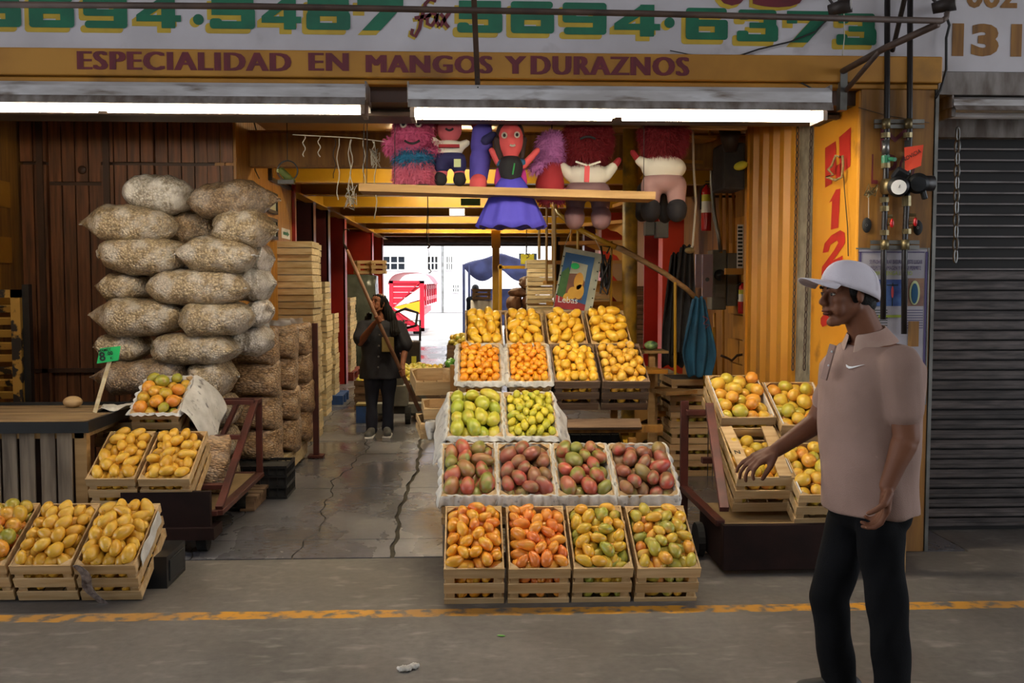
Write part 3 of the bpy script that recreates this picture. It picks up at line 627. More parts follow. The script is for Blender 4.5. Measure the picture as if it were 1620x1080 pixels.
# ---------------------------------------------------------------- crates and fruit
_CM = {}
def crate_meshes(W, L, H, ns, wood):
    key = (round(W, 3), round(L, 3), round(H, 3), ns, wood)
    if key in _CM: return _CM[key]
    sh = H / (ns * 1.0 + (ns - 1) * .62) if ns > 1 else H
    mm = {'front': MB().box((0, 0, 0), (W, .009, sh)).mesh('slat', wood), 'side': MB().box((0, 0, 0), (.008, L - .004, sh)).mesh('slat', wood),
          'base': MB().box((0, 0, 0), (W * .3, L - .02, .007)).mesh('slat', wood),
          'post': MB().prism([(0, 0), (.042, 0), (0, .042)], H - .004, Matrix.Identity(4)).mesh('corner_post', wood)}
    _CM[key] = (mm, sh); return _CM[key]
def crate(label, loc, rot=(0, 0, 0), W=.305, L=.47, H=.23, ns=3, wood='wood_new', group=None, base=True, name='wooden_crate'):
    t = thing(name, label, 'crate', loc, rot, group); mm, sh = crate_meshes(W, L, H, ns, wood)
    for k in range(ns):
        z = sh / 2 + (k * (H - sh) / (ns - 1) if ns > 1 else 0)
        inst('slat', mm['front'], t, (0, 0, z), (0, 0, jit(.006))); inst('slat', mm['front'], t, (0, L, z), (0, 0, jit(.006)))
        inst('slat', mm['side'], t, (-W / 2 + .006, L / 2, z), (jit(.006), 0, 0)); inst('slat', mm['side'], t, (W / 2 - .006, L / 2, z), (jit(.006), 0, 0))
    for sx, sy, a in ((-1, 0, 0), (1, 0, PI / 2), (1, 1, PI), (-1, 1, -PI / 2)):
        inst('corner_post', mm['post'], t, (sx * (W / 2 - .011), .006 if sy == 0 else L - .006, .003), (0, 0, a))
    if base:
        for k in (-1, 0, 1): inst('slat', mm['base'], t, (k * W * .33, L / 2, .004))
    return t
def fruit_mesh(a, b, kind, n, m, name):
    """a half length, b half width; axis along local y"""
    mb = MB(); rings = []
    for i in range(m + 1):
        u = PI * (i + (.06 if i == 0 else -.06 if i == m else 0)) / m; y = -math.cos(u); r = math.sin(u)
        if kind == 'ataulfo': r *= 1 - .16 * y; bend = .13 * (1 - y * y) * b; zz = -.10 * y * y * b
        elif kind == 'red': r *= 1 - .12 * y; bend = .06 * (1 - y * y) * b; zz = 0
        else: bend = 0; zz = 0
        rings.append([Vector((b * r * math.cos(2*PI*k/n) + bend, a * y, .9 * b * r * math.sin(2*PI*k/n) + zz)) for k in range(n)])
    mb.loft(rings); me = mb.mesh(name, None, True); return me, mb
_FM = {}
def fruit(a, b, kind, mt, name):
    key = (a, b, kind, mt)
    if key not in _FM:
        me, hi = fruit_mesh(a, b, kind, 14, 10, name); me.materials.append(MATS[mt]); _, lo = fruit_mesh(a, b, kind, 9, 6, name)
        bpy_m = me
        _FM[key] = (me, lo)
    return _FM[key]
def heap(W, L, z0, n, a, b, dome=.045, it=70, yaw=0.0, spread=.7, seed=0, back=.02):
    r = np.random.RandomState(seed + 11); k = (a - b) * .9
    gx = max(1, int(round(math.sqrt(n * W / L * (a / b))))); gy = int(math.ceil(n / gx))
    P = []
    for j in range(gy):
        for i in range(gx):
            P.append(((i + .5 + (.25 if j % 2 else -.25)) / gx * W - W / 2, (j + .5) / gy * L))
    P = np.array(P[:n]) + r.uniform(-.012, .012, (min(n, len(P)), 2)); n = len(P)
    ang = yaw + r.normal(0, spread * .55, n) + (r.rand(n) < .12) * r.uniform(-1.3, 1.3, n); lev = r.uniform(0, b * .75, n)
    tilt = r.normal(0, .22, n); sc = r.uniform(.86, 1.12, n)
    A = np.stack([-np.sin(ang), np.cos(ang)], 1) * (k * sc)[:, None]
    off = np.array([-1, 0, 1.0])
    for t in range(it):
        C3 = P[:, None, :] + off[None, :, None] * A[:, None, :]; C3 = C3.reshape(-1, 2); idx = np.repeat(np.arange(n), 3); rr = np.repeat(b * sc * .93, 3)
        z = np.repeat(lev, 3); d = C3[:, None] - C3[None]; dz = z[:, None] - z[None]
        dist = np.sqrt((d ** 2).sum(2) + dz ** 2 + 1e-9); ov = (rr[:, None] + rr[None]) - dist; ov[idx[:, None] == idx[None]] = 0; ov = np.maximum(ov, 0)
        push = (d / dist[..., None] * ov[..., None]).sum(1) * .18
        tot = np.zeros_like(P); np.add.at(tot, idx, push); P += np.clip(tot, -.01, .01)
        pz = np.zeros(n); np.add.at(pz, idx, (dz / dist * ov).sum(1) * .12); lev = np.clip(lev + pz, 0, b * 1.25)
        ex = np.abs(A[:, 0]) + b * sc * .85; ey = np.abs(A[:, 1]) + b * sc * .85
        P[:, 0] = np.clip(P[:, 0], -W / 2 + ex, W / 2 - ex); P[:, 1] = np.clip(P[:, 1], ey, L - ey)
    out = []
    for i in range(n):
        x, y = P[i]; dm = dome * (1 - (2 * x / W) ** 2) * (1 - (2 * y / L - 1) ** 2) ** .7 + back * y / L
        slope = -dome * 2 * (2 * y / L - 1) / L * 1.2
        out.append(((x, y, z0 + lev[i] + dm), (tilt[i] + slope * .5, r.uniform(-.9, .9), ang[i]), sc[i]))
    return out
BULK = {}
def bulk_add(mb, mt, M):
    d = BULK.setdefault(mt, []); d.append((mb, M))
def fill(t, W, L, H, n, a, b, mt, kind='ataulfo', label=None, cat='mango', group=None, name='mango', seed=0, dome=.045, indiv=True, spread=.7, yaw=0, under=True, back=.012, z0=None):
    """a heap of fruit in crate t: individuals (top-level, in world space) or part of the one bulk object"""
    M = wmat(t); zz = (H - b * 1.25) if z0 is None else z0
    me, lo = fruit(a, b, kind, mt, name); iw = W - .03; il = L - .03
    for p, r, s in heap(iw, il, zz, n, a, b, dome, seed=seed, spread=spread, yaw=yaw, back=back):
        Mw = M @ Matrix.Translation((p[0], p[1] + .015, p[2])) @ Euler(r).to_matrix().to_4x4() @ Matrix.Scale(s, 4)
        if indiv:
            o = bpy.data.objects.new(name, me); C.objects.link(o); o.matrix_world = Mw; tag(o, label, cat, group)
        else: bulk_add(lo, mt, Mw)
    if under:
        zl = zz - b * 1.1
        while zl > b * .9 and zl > H * .1:
            for p, r, s in heap(iw, il, zl, int(n * .8), a, b, dome * .6 if zl > H * .5 else 0, it=12, seed=seed + 5, back=0):
                edge = min(iw / 2 - abs(p[0]), p[1], il - p[1])
                if zl < zz - b * 1.5 and edge > .07: continue
                bulk_add(lo, mt, M @ Matrix.Translation((p[0], p[1] + .015, p[2])) @ Euler(r).to_matrix().to_4x4() @ Matrix.Scale(s * .95, 4))
            zl -= b * 1.5
def liner(t, W, L, H, m='paper', drop=(.07, .05), name='paper_liner', amp=.011, seed=0, inner=.05, flare=.015):
    """crumpled paper folded over the rim of a crate"""
    r = random.Random(seed); per = []; n = 20
    hw = W / 2 + .002; hl = L / 2 + .004
    for k in range(n): per.append((-hw + 2 * hw * k / n, -hl, 0, -1))
    for k in range(n): per.append((hw, -hl + 2 * hl * k / n, 1, 0))
    for k in range(n): per.append((hw - 2 * hw * k / n, hl, 0, 1))
    for k in range(n): per.append((-hw, hl - 2 * hl * k / n, -1, 0))
    rows = []
    dr = [drop[0] if p[3] == -1 else drop[1] for p in per]
    for q, (off, dz) in enumerate(((-.035, -inner), (-.012, -.004), (0, .006), (.008 + flare * .3, -.012), (.006 + flare, None))):
        row = []
        for i, (x, y, nx, ny) in enumerate(per):
            ph = math.sin(i * 1.9 + seed) * amp + r.uniform(-amp, amp); z = dz if dz is not None else -dr[i] * (.65 + .5 * abs(math.sin(i * .83 + seed * 2)))
            o_ = off + ph * (1 if q > 2 else .5)
            cx = x / hw * off; cy = y / hl * off
            row.append(Vector((x + (nx * o_ if nx else 0) + (cx * .6 if ny else 0), L / 2 + y + (ny * o_ if ny else 0) + (cy * .6 if nx else 0), H + z + r.uniform(-.005, .005))))
        rows.append(row + [row[0]])
    mb = MB(); mb.grid(rows); o = mb.build(name, m, t, smooth=True, solid=.0015, sub=1); return o
TH = math.radians(27)
def row_crate(xl, xr, ytf, Ytf, label, W=None, L=.47, H=.23, th=TH, wood='wood_new', group=None, ns=3, ref=None):
    pl = PY(xl, ytf, Ytf); pr = PY(xr, ytf, Ytf); W = (pr.x - pl.x - .004); c = (pl + pr) / 2
    org = Vector((c.x, c.y + H * math.sin(th), c.z - H * math.cos(th)))
    t = crate(label, org, (th, 0, 0), W, L, H, ns, wood, group); t['W'] = W; return t, W
# main display -------------------------------------------------------------
TH1 = TH
specs = [(701, 799, 'f_front_orange', 'leftmost crate of the front row', 'orange-yellow'), (804, 904, 'f_front_orange2', 'second crate of the front row', 'orange'),
         (907, 1003, 'f_front_green', 'third crate of the front row', 'yellow-green'), (1008, 1110, 'f_front_mixed', 'rightmost crate of the front row', 'green-tinged yellow')]
for i, (a, b, m, w_, c_) in enumerate(specs):
    t, W = row_crate(a, b, 899 if i < 2 else 898, 4.83, 'slatted wooden crate of %s mangoes, %s on the pavement' % (c_, w_), H=.262)
    fill(t, W, .47, .262, 47, .046, .029, m, label='%s mango heaped in the %s' % (c_, w_), group='mangoes in the %s' % w_, seed=i * 7, spread=1.1, dome=.035)
specs = [(697, 787, 'f_red', 'first'), (789, 880, 'f_red_dark', 'second'), (883, 974, 'f_red', 'third'), (978, 1076, 'f_red_dark', 'fourth')]
for i, (a, b, m, w_) in enumerate(specs):
    t, W = row_crate(a, b, 783, 5.33, 'paper-lined crate of red mangoes, %s from the left in the second row' % w_, H=.2)
    fill(t, W, .47, .2, 27, .063, .041, m, kind='red', label='red-green mango in the %s paper-lined crate of the red row' % w_, group='red mangoes in the %s crate' % w_, name='red_mango', seed=40 + i, spread=.8, dome=.02)
    liner(t, W, .47, .2, seed=i + 1, drop=(.075, .05))
t, W = row_crate(707, 797, 690, 5.83, 'crate of large lime-yellow mangoes above the red row', H=.22)
fill(t, W, .47, .22, 24, .068, .042, 'f_lime', label='large lime-yellow mango in the crate above the leftmost red ones', group='large lime-yellow mangoes', seed=60, spread=.45, dome=.03)
liner(t, W, .47, .22, seed=9, drop=(.02, .05)); lime_t = t; lime_W = W
t, W = row_crate(800, 884, 690, 5.83, 'crate of small yellow-green mangoes beside the large lime-yellow ones', H=.22)
fill(t, W, .47, .22, 62, .041, .0245, 'f_lime_small', indiv=False, seed=61, spread=.5, dome=.035)
liner(t, W, .47, .22, seed=11, drop=(.02, .05)); small_t = t; small_W = W
specs = [(723, 795, 'f_orange_small', 58, .036, .026, 'small orange mangoes'), (804, 873, 'f_orange_small', 80, .030, .022, 'tiny orange mangoes'),
         (877, 950, 'f_yellow', 40, .044, .03, 'yellow mangoes, open slats below'), (953, 1029, 'f_gold', 40, .044, .03, 'golden mangoes')]
for i, (a, b, m, n, fa, fb, w_) in enumerate(specs):
    t, W = row_crate(a, b, 603, 6.33, 'crate of %s in the fourth row, %s from the left' % (w_, ('first', 'second', 'third', 'last')[i]), H=.22, wood='wood_new' if i < 2 else 'wood_old')
    fill(t, W, .47, .22, n, fa, fb, m, indiv=False, seed=70 + i, spread=.9 if i < 2 else .5, dome=.03)
    if i < 2: liner(t, W, .47, .22, seed=20 + i, drop=(.03, .02), amp=.005)
specs = [(735, 797, 'leftmost'), (801, 863, 'second'), (867, 931, 'third'), (935, 1001, 'rightmost')]
for i, (a, b, w_) in enumerate(specs):
    t, W = row_crate(a, b, 543, 6.83, 'crate of plump yellow mangoes, %s of the top row of the display' % w_, H=.2)
    fill(t, W, .47, .2, 27, .056, .035, 'f_yellow', indiv=False, seed=80 + i, spread=.7, dome=.02 if i < 2 else .05)
# left display ---------------------------------------------------------------
lb = [(-72, 8, 'f_round_green', 30, .048, .042, 'round', 'green-yellow round mangoes'), (13, 112, 'f_gold', 40, .048, .031, 'ataulfo', 'golden mangoes'), (115, 214, 'f_gold', 40, .056, .033, 'ataulfo', 'large golden mangoes, newspaper on its side')]
for i, (a, b, m, n, fa, fb, kd, w_) in enumerate(lb):
    t, W = row_crate(a, b, 894, 4.95, 'wooden crate of %s, low on the left pavement' % w_, H=.23)
    fill(t, W, .47, .23, n, fa, fb, m, kind=kd, label='%s mango in the %s crate low on the left' % (('greenish round', 'golden', 'large golden')[i], ('cut-off', 'middle', 'end')[i]), group='mangoes in the %s low left crate' % ('cut-off', 'middle', 'end')[i], seed=100 + i, spread=.9, dome=.04 if i < 2 else .07)
    lowleft = t, W
for i, (a, b, w_) in enumerate([(134, 213, 'left'), (217, 300, 'right')]):
    t, W = row_crate(a, b, 757, 5.85, 'tilted crate of golden mangoes on the trolley slope, %s one of two' % w_, H=.22)
    fill(t, W, .47, .22, 34, .05, .031, 'f_gold', label='golden mango in the %s crate on the trolley slope' % w_, group='mangoes in the %s trolley crate' % w_, seed=110 + i, spread=.9, dome=.035)
t, W = row_crate(204, 282, 653, 6.35, 'shallow crate of round mottled mangoes at the top of the trolley slope', H=.2, L=.43)
fill(t, W, .43, .2, 26, .045, .04, 'f_round_green', kind='round', label='round mottled mango in the topmost crate of the trolley slope', group='round mottled mangoes on the trolley', name='round_mango', seed=120, dome=.03)
topleft = t, W
# right display ----------------------------------------------------------------
rs = [(1141, 1229, 660, 5.9, 'back left', .22, 24), (1236, 1325, 672, 5.85, 'back right', .22, 24), (1166, 1262, 755, 5.42, 'front left, boards nailed across it', .24, 22), (1264, 1362, 782, 5.3, 'front right behind the man', .22, 24)]
for i, (a, b, y, Y, w_, H, n) in enumerate(rs):
    t, W = row_crate(a, b, y, Y, 'tilted crate of round yellow-red mangoes on the right stand, %s' % w_, H=H)
    wd = ('back left', 'back right', 'boarded front', 'front right')[i]
    fill(t, W, .47, H, n, .047, .041, 'f_round', kind='round', label='round yellow-red mango in the %s crate of the right stand' % wd, group='round mangoes in the %s crate' % wd, name='round_mango', seed=130 + i, dome=.03 if i != 2 else -.02, z0=None if i != 2 else H - .075)
    if i == 2:
        for sx, rz in ((-.115, .05), (.11, -.05)):
            MB().box((sx, .235, H + .008), (.07, .475, .01), (0, 0, rz)).build('nailed_board', 'wood_new', t)
        letN = text_mb('N', t.matrix_basis @ Matrix.Translation((-.12, .2, H + .0145)) @ Matrix.Scale(1, 4), .05, off=.0, extr=.0004); letN.build('lettering', 'ink', t, world=True)
    else:
        MB().bb((-W / 2 + .012, .01, H - .07), (-W / 2 + .016, .46, H + .008)).bb((W / 2 - .016, .01, H - .07), (W / 2 - .012, .46, H + .008)).build('card_liner', 'pure_white', t)
# ---------------------------------------------------------------- sacks, bags, crate stacks, trolleys
def sack_mesh(l, w, h, seed, mt, ends=(1, 1), tied=False):
    r = random.Random(seed); nu, nv = 30, 26; rings = []
    ph = [r.uniform(0, 6.28) for _ in range(8)]
    for i in range(nu + 1):
        u = -1 + 2 * i / nu; e = abs(u); end = ends[0] if u < 0 else ends[1]
        if end == 1: wr = (1 - .18 * e ** 3) * (1 if e < .97 else .97); hr = max(.03, (1 - e ** 3.2)) ** .62     # flat sewn seam
        elif end == 2: pr = max(.05, (1 - e ** 4)) ** .6; wr = pr if e < .93 else .22 + (e - .93); hr = wr              # tied neck
        else: pr = max(.02, 1 - e ** 3) ** .5; wr = hr = pr
        if end == 3: wr = max(.04, 1 - max(0, e - .45) / .55); hr = wr ** .9                                         # pointed corner
        ring = []
        for k in range(nv):
            a = 2 * PI * k / nv; c, s_ = math.cos(a), math.sin(a)
            y = w / 2 * wr * math.copysign(abs(c) ** .8, c); z = h / 2 * hr * math.copysign(abs(s_) ** .85, s_)
            lump = .018 * math.sin(5 * u + ph[0] + 2 * c) + .014 * math.sin(9 * u + ph[1] + 3 * a) + .008 * math.sin(17 * u + ph[2] - 5 * a) + .006 * math.sin(31 * u + 2 * a + ph[5])
            f = 1 + lump * (2.2 if e < .85 else 3.4)
            zz = z * f - .06 * h * (1 - e * e) * (1 if s_ < 0 else 0)
            ring.append(Vector((u * l / 2 + .01 * math.sin(3 * a + ph[3]), y * f, zz + .03 * h * math.sin(2.2 * u + ph[4]))))
        rings.append(ring)
    mb = MB(); mb.loft(rings); return mb
def sack(px0, px1, py0, py1, Y, mt, label, ends=(1, 1), dep=.5, roll=0, seed=0, yaw=0, group=None):
    a = PY(px0, (py0 + py1) / 2, Y); b = PY(px1, (py0 + py1) / 2, Y); h = (py1 - py0) * S(Y) * 1.04; l = (b.x - a.x)
    mb = sack_mesh(l, dep, h, seed, mt, ends)
    t = thing('sack', label, 'sack', ((a.x + b.x) / 2, Y + dep * .32, (a.z + b.z) / 2 - h * .5), (0, roll, yaw), group)
    mb.v = [(x, y, z + h / 2) for x, y, z in mb.v]
    mb.build('bag', mt, t, smooth=True)
    # sewn end seam / tied tail
    for sgn, e in ((-1, ends[0]), (1, ends[1])):
        if e == 1:
            MB().tube([(sgn * l * .497, dep * .4 * q, h / 2 + .004 * math.sin(9 * q)) for q in (-1, -.6, -.2, .2, .6, 1)], .006, 6).build('seam', 'cloth_white', t, smooth=True)
        if e == 2:
            MB().ell((sgn * l * .5, 0, h * .5), (.03, .035, .035)).build('tied_neck', 'bag_film', t, smooth=True)
        if e == 3:
            MB().cyl((sgn * l * .47, 0, h * .5), (sgn * l * .52, 0, h * .47), .012, 8, r2=.004).build('corner_ear', 'bag_film', t, smooth=True)
    return t
SY = 7.05
sacks = [  # px0 px1 py0 py1 depth offset, material, ends, label
 (187, 300, 276, 333, .1, 'sack_white', (2, 0), 'white filmy sack with tied neck, topmost on the left of the pile'),
 (292, 436, 286, 342, .05, 'sack_brown', (2, 3), 'brown-filled cylindrical sack, topmost on the right of the pile'),
 (114, 270, 324, 380, 0, 'sack_pale', (3, 0), 'long sack pointing left in the second layer from the top'),
 (252, 342, 332, 384, .25, 'sack_brown', (0, 0), 'brown sack wedged in the middle of the second layer'),
 (329, 432, 331, 387, 0, 'sack_pale', (0, 3), 'tan sack with a pale pointed end, right of the second layer'),
 (146, 292, 374, 431, 0, 'sack_pale', (2, 0), 'printed sack with tied neck, left of the third layer'),
 (278, 400, 375, 430, -.05, 'sack_pale', (1, 1), 'sack with a sewn seam facing front in the third layer'),
 (378, 428, 388, 430, .2, 'sack_white', (0, 3), 'sack end poking out right in the third layer'),
 (138, 236, 432, 473, .1, 'sack_pale', (3, 0), 'short sack at the left of the fourth layer'),
 (222, 389, 425, 482, -.03, 'sack_pale', (0, 1), 'long full sack in the middle of the fourth layer'),
 (360, 431, 424, 474, .15, 'sack_white', (0, 3), 'white-ended sack at the right of the fourth layer'),
 (128, 288, 472, 528, 0, 'sack_pale', (3, 0), 'long pointed sack at the left of the fifth layer'),
 (264, 395, 477, 529, -.05, 'sack_pale', (3, 0), 'sack with a wide mouth seam in the fifth layer'),
 (382, 424, 474, 514, .2, 'sack_white', (0, 0), 'small sack end at the right of the fifth layer'),
 (136, 231, 528, 570, .08, 'sack_pale', (3, 0), 'short sack behind the green price card in the sixth layer'),
 (230, 370, 529, 577, -.03, 'sack_pale', (0, 1), 'long sack in the middle of the sixth layer'),
 (352, 425, 514, 560, .3, 'sack_white', (0, 0), 'white filmy sack at the right of the sixth layer'),
 (132, 300, 570, 622, 0, 'sack_brown', (3, 0), 'dark long sack in the bottom visible layer behind the price card'),
 (290, 370, 572, 624, 0, 'sack_pale', (0, 3), 'tan sack drooping behind the paper-lined mango crate'),
 (190, 320, 622, 672, .1, 'sack_brown', (0, 0), 'sack low behind the trolley slope, left'),
 (300, 372, 624, 676, .1, 'sack_pale', (0, 0), 'sack low behind the red trolley rails'),
 (180, 320, 672, 725, .12, 'sack_brown', (0, 0), 'sack near the floor behind the trolley, left'),
 (300, 372, 676, 728, .12, 'sack_pale', (0, 0), 'sack near the floor behind the trolley rails'),
 (180, 320, 725, 785, .14, 'sack_brown', (0, 0), 'lowest sack hidden behind the trolley, left'),
 (300, 372, 728, 786, .14, 'sack_pale', (0, 0), 'lowest sack hidden behind the trolley, right')]
for i, (a, b, c, d, dy, m, en, lb_) in enumerate(sacks):
    sack(a, b, c, d, SY + dy, m, lb_, en, dep=.48, seed=i * 3 + 1, roll=jit(.03), group='sacks piled on the left')
pz = PY(250, 788, SY).z
MB_ = MB()
t = thing('pallet', 'wooden pallet under the pile of sacks', 'pallet', (PY(260, 700, SY).x, SY + .2, 0))
for k in range(6): MB().box((0, -.2 + k * .12, max(.1, pz - .02)), (1.3, .09, .02)).build('board', 'wood_old', t)
for k in (-1, 0, 1): MB().box((k * .58, .1, .05), (.1, .7, .09)).build('block', 'wood_old', t)
# upright peanut bags, three columns going back
def bag_mesh(w, d, h, seed, top=False):
    r = random.Random(seed); rings = []; nv = 28; nu = 16; ph = [r.uniform(0, 6.3) for _ in range(6)]
    for i in range(nu + 1):
        u = i / nu; z = u * h
        if u < .12: f = .8 + .2 * math.sin(u / .12 * PI / 2)
        elif u > .86: f = 1 - .12 * ((u - .86) / .14) ** 2
        else: f = 1
        dd = d * f * (1 if u < .86 else 1 - .5 * ((u - .86) / .14) ** 1.6)
        sag = .16 * d * math.sin(PI * min(1, u * 1.3)) 
        ring = []
        for k in range(nv):
            a = 2 * PI * k / nv; c, s_ = math.cos(a), math.sin(a)
            x = w / 2 * f * math.copysign(abs(c) ** .68, c); y = dd / 2 * math.copysign(abs(s_) ** .7, s_)
            L_ = 1 + .02 * math.sin(7 * u + ph[0] + 2 * a) + .014 * math.sin(15 * u + ph[1] + 4 * a)
            corner = .03 * abs(c) ** 6 * (1 if u > .8 else -.4 if u < .15 else 0)
            ring.append(Vector((x * L_, y * L_ - sag * (1 if s_ < 0 else .2), z - .022 * math.cos(2 * a) * (1 if i in (0, 1) else .3) + corner)))
        rings.append(ring)
    mb = MB(); mb.loft(rings); return mb
def peanut_bag(x, Y, z, w, d, h, seed, label, yaw=0, top=False):
    t = thing('peanut_bag', label, 'bag', (x, Y, z), (0, 0, yaw), 'clear bags of peanuts in shell')
    bag_mesh(w, d, h, seed).build('bag', 'peanut', t, smooth=True)
    if top:
        P = []
        for i in range(4):
            P.append([Vector((-w * .32 + w * .64 * k / 8 + jit(.012), jit(.03), h - .01 + i * .022 + jit(.008))) for k in range(9)])
        sheet(P, 'knotted_top', 'bag_film', t, thick=.002, world=False)
    return t
colsb = [(369, 437, 524, 7.8), (436, 466, 519, 8.35), (458, 487, 515, 8.9)]
ords = ('front column nearest the trolley', 'middle column', 'back column beside the crate stacks')
for ci, (a, b, ytop, Y) in enumerate(colsb):
    xr = PY(b, 600, Y).x; w = .37 if ci == 0 else .36; x = xr - w / 2; ztop = zf(ytop, Y); hb = (ztop - .2) / (4 if ci == 0 else 4) * 1.0
    for k in range(4):
        z0 = ztop - (k + 1) * hb
        lb_ = 'peanut bag, %s from the top of the %s' % (('first', 'second', 'third', 'lowest')[k], ords[ci])
        peanut_bag(x + jit(.015) + .02 * (k > 1), Y + .16, z0, w, .36, hb * 1.03, ci * 9 + k, lb_, jit(.08), top=(k == 0))
    if ci > 0 or True:
        for k in range(0): pass
t = thing('pallet', 'pale wooden pallet under the peanut bags', 'pallet', (PY(418, 700, 8).x - .1, 8.4, 0))
MB().box((.0, 0, .17), (.5, 1.55, .03)).build('deck', 'wood_pale', t)
for k in range(3): MB().box((.18, -.7 + k * .7, .08), (.1, .12, .15)).build('block', 'wood_pale', t)
MB().box((.245, 0, .1), (.018, 1.55, .11)).build('side_board', 'wood_pale', t)
c_ = PY(481, 600, 8.7); tt = thing('steel_upright', 'dark red steel upright at the end of the peanut bags', 'post', (c_.x + .03, 9.15, 0)); MB().box((0, 0, .62), (.05, .05, 1.24)).box((0, 0, .02), (.14, .14, .02)).build('post', 'trolley_red', tt)
TX0 = PX(335, 870, -1.5).x
# bag lying on the trolley deck
t = thing('peanut_bag', 'bag of peanuts leaning on the trolley deck under the slope', 'bag', (TX0 - .2, 6.5, .25), (math.radians(-6), math.radians(6), math.radians(15)), 'clear bags of peanuts in shell')
bag_mesh(.24, .3, .36, 77).build('bag', 'peanut', t, smooth=True)
# tall stacks of shallow crates
def stack(x, Y, n, W, L, H, wood, where, group, base=0.0, twist=.02, z0=0):
    """each shallow crate is a thing: two boards per face with paper showing between"""
    for k in range(n):
        t = thing('shallow_crate', 'empty pale crate, %s, number-free: %s' % (where, ''), 'crate', (x + jit(.012), Y + jit(.012), z0 + k * H), (0, 0, jit(twist)), group)
        t['label'] = 'pale empty crate in the %s' % where if 0 < k < n - 1 else ('pale empty crate topping the %s' % where if k else 'lowest pale crate of the %s' % where)
        hb = H * .44
        key = ('st', W, L, H, wood)
        if key not in _CM:
            _CM[key] = (MB().box((0, 0, 0), (W, .01, hb)).mesh('slat', wood), MB().box((0, 0, 0), (.01, L - .02, hb)).mesh('slat', wood), MB().bb((-W / 2 + .012, .012, .01), (W / 2 - .012, L - .012, H - .015)).mesh('paper_liner', 'paper'), MB().bb((-W / 2 + .005, .005, 0), (W / 2 - .005, L - .005, .006)).mesh('base_board', wood))
        f_, s_, p_, b_ = _CM[key]
        for zz in (hb / 2 + .002, H - hb / 2 - .004):
            inst('slat', f_, t, (0, 0, zz), (jit(.02), 0, 0)); inst('slat', s_, t, (W / 2 - .005, L / 2, zz), (0, 0, jit(.01)))
        inst('paper_liner', p_, t)
        inst('base_board', b_, t)
def stk(xr_px, ytop, Y, W, L, wood, where, H=.135, z0=.0, ybase=None):
    xr = PY(xr_px, 450, Y).x; n = int(round((zf(ytop, Y) - z0) / H)); stack(xr - W / 2, Y, n, W, L, H, wood, where, 'crates in the %s' % where, z0=z0)
stk(495, 378, 10.1, .43, .53, 'wood_pale', 'tallest crate stack beside the sacks')
stk(497, 388, 10.66, .41, .53, 'wood_pale', 'crate stack right behind the tallest one')
stk(515, 446, 12.0, .43, .5, 'wood_pale', 'third crate stack along the left wall')
stk(529, 500, 13.2, .32, .45, 'wood_pale', 'short crate stack on the blue pallet', z0=.12)
stk(541, 437, 17.6, .45, .5, 'wood_pale', 'tall far stack behind the red pallet stack')
stk(554, 474, 16.3, .44, .55, 'wood_pale', 'stack on the red pallet, nearer half', z0=.14); stk(557, 476, 16.87, .44, .55, 'wood_pale', 'stack on the red pallet, farther half', z0=.14)
def pallet(x, Y, w, l, h, m, label):
    t = thing('pallet', label, 'pallet', (x, Y, 0))
    for k in range(5): MB().box((0, l * (k + .5) / 5, h - .01), (w, l / 5 - .03, .02)).build('board', m, t)
    for k in range(3): MB().box((0, .06 + k * (l - .12) / 2, (h - .02) / 2), (w, .1, h - .02)).build('block', m, t)
pallet(PY(536, 500, 13.1).x - .2, 13.1, .48, .7, .12, 'pallet_blue', 'blue pallet under the short crate stack')
pallet(PY(556, 500, 16.25).x - .25, 16.25, .55, 1.25, .14, 'pallet_red', 'red pallet under the far crate stacks')
# black plastic crates
def black_crate(loc, rot, W, L, H, label, group=None):
    t = thing('plastic_crate', label, 'crate', loc, rot, group)
    mb = MB()
    for z in (.01, H * .36, H * .68, H - .012):
        for s_ in (-1, 1):
            mb.box((s_ * W / 2, L / 2, z), (.014, L, .02)); mb.box((0, L / 2 + s_ * L / 2, z), (W, .014, .02))
    mb.build('rim', 'black_plastic', t)
    mb = MB(); 
    for k in range(11):
        y = L * k / 10
        for s_ in (-1, 1): mb.box((s_ * W / 2, y, H / 2), (.01, .008, H))
    for k in range(9):
        x = -W / 2 + W * k / 8
        for s_ in (0, 1): mb.box((x, L * s_, H / 2), (.008, .01, H))
    mb.build('lattice', 'black_plastic', t)
    MB().box((0, L / 2, .01), (W, L, .01)).build('floor', 'black_plastic', t)
    MB().bb((-W / 2 + .012, .012, .012), (W / 2 - .012, L - .012, H * .9)).build('lining', 'rubber', t)
    return t
cx = PZ(455, 789, 0); black_crate((cx.x - .27, cx.y, 0), (0, 0, 0), .52, .36, .25, 'black plastic crate on the floor in front of the peanut bags')
cb = PY(940, 700, 6.75); black_crate((cb.x - .1, 6.7, .0), (0, 0, 0), .55, .36, .3, 'lower black plastic crate under the mango display'); black_crate((cb.x - .1, 6.7, .305), (0, 0, 0), .55, .36, .3, 'upper black plastic crate under the mango display')
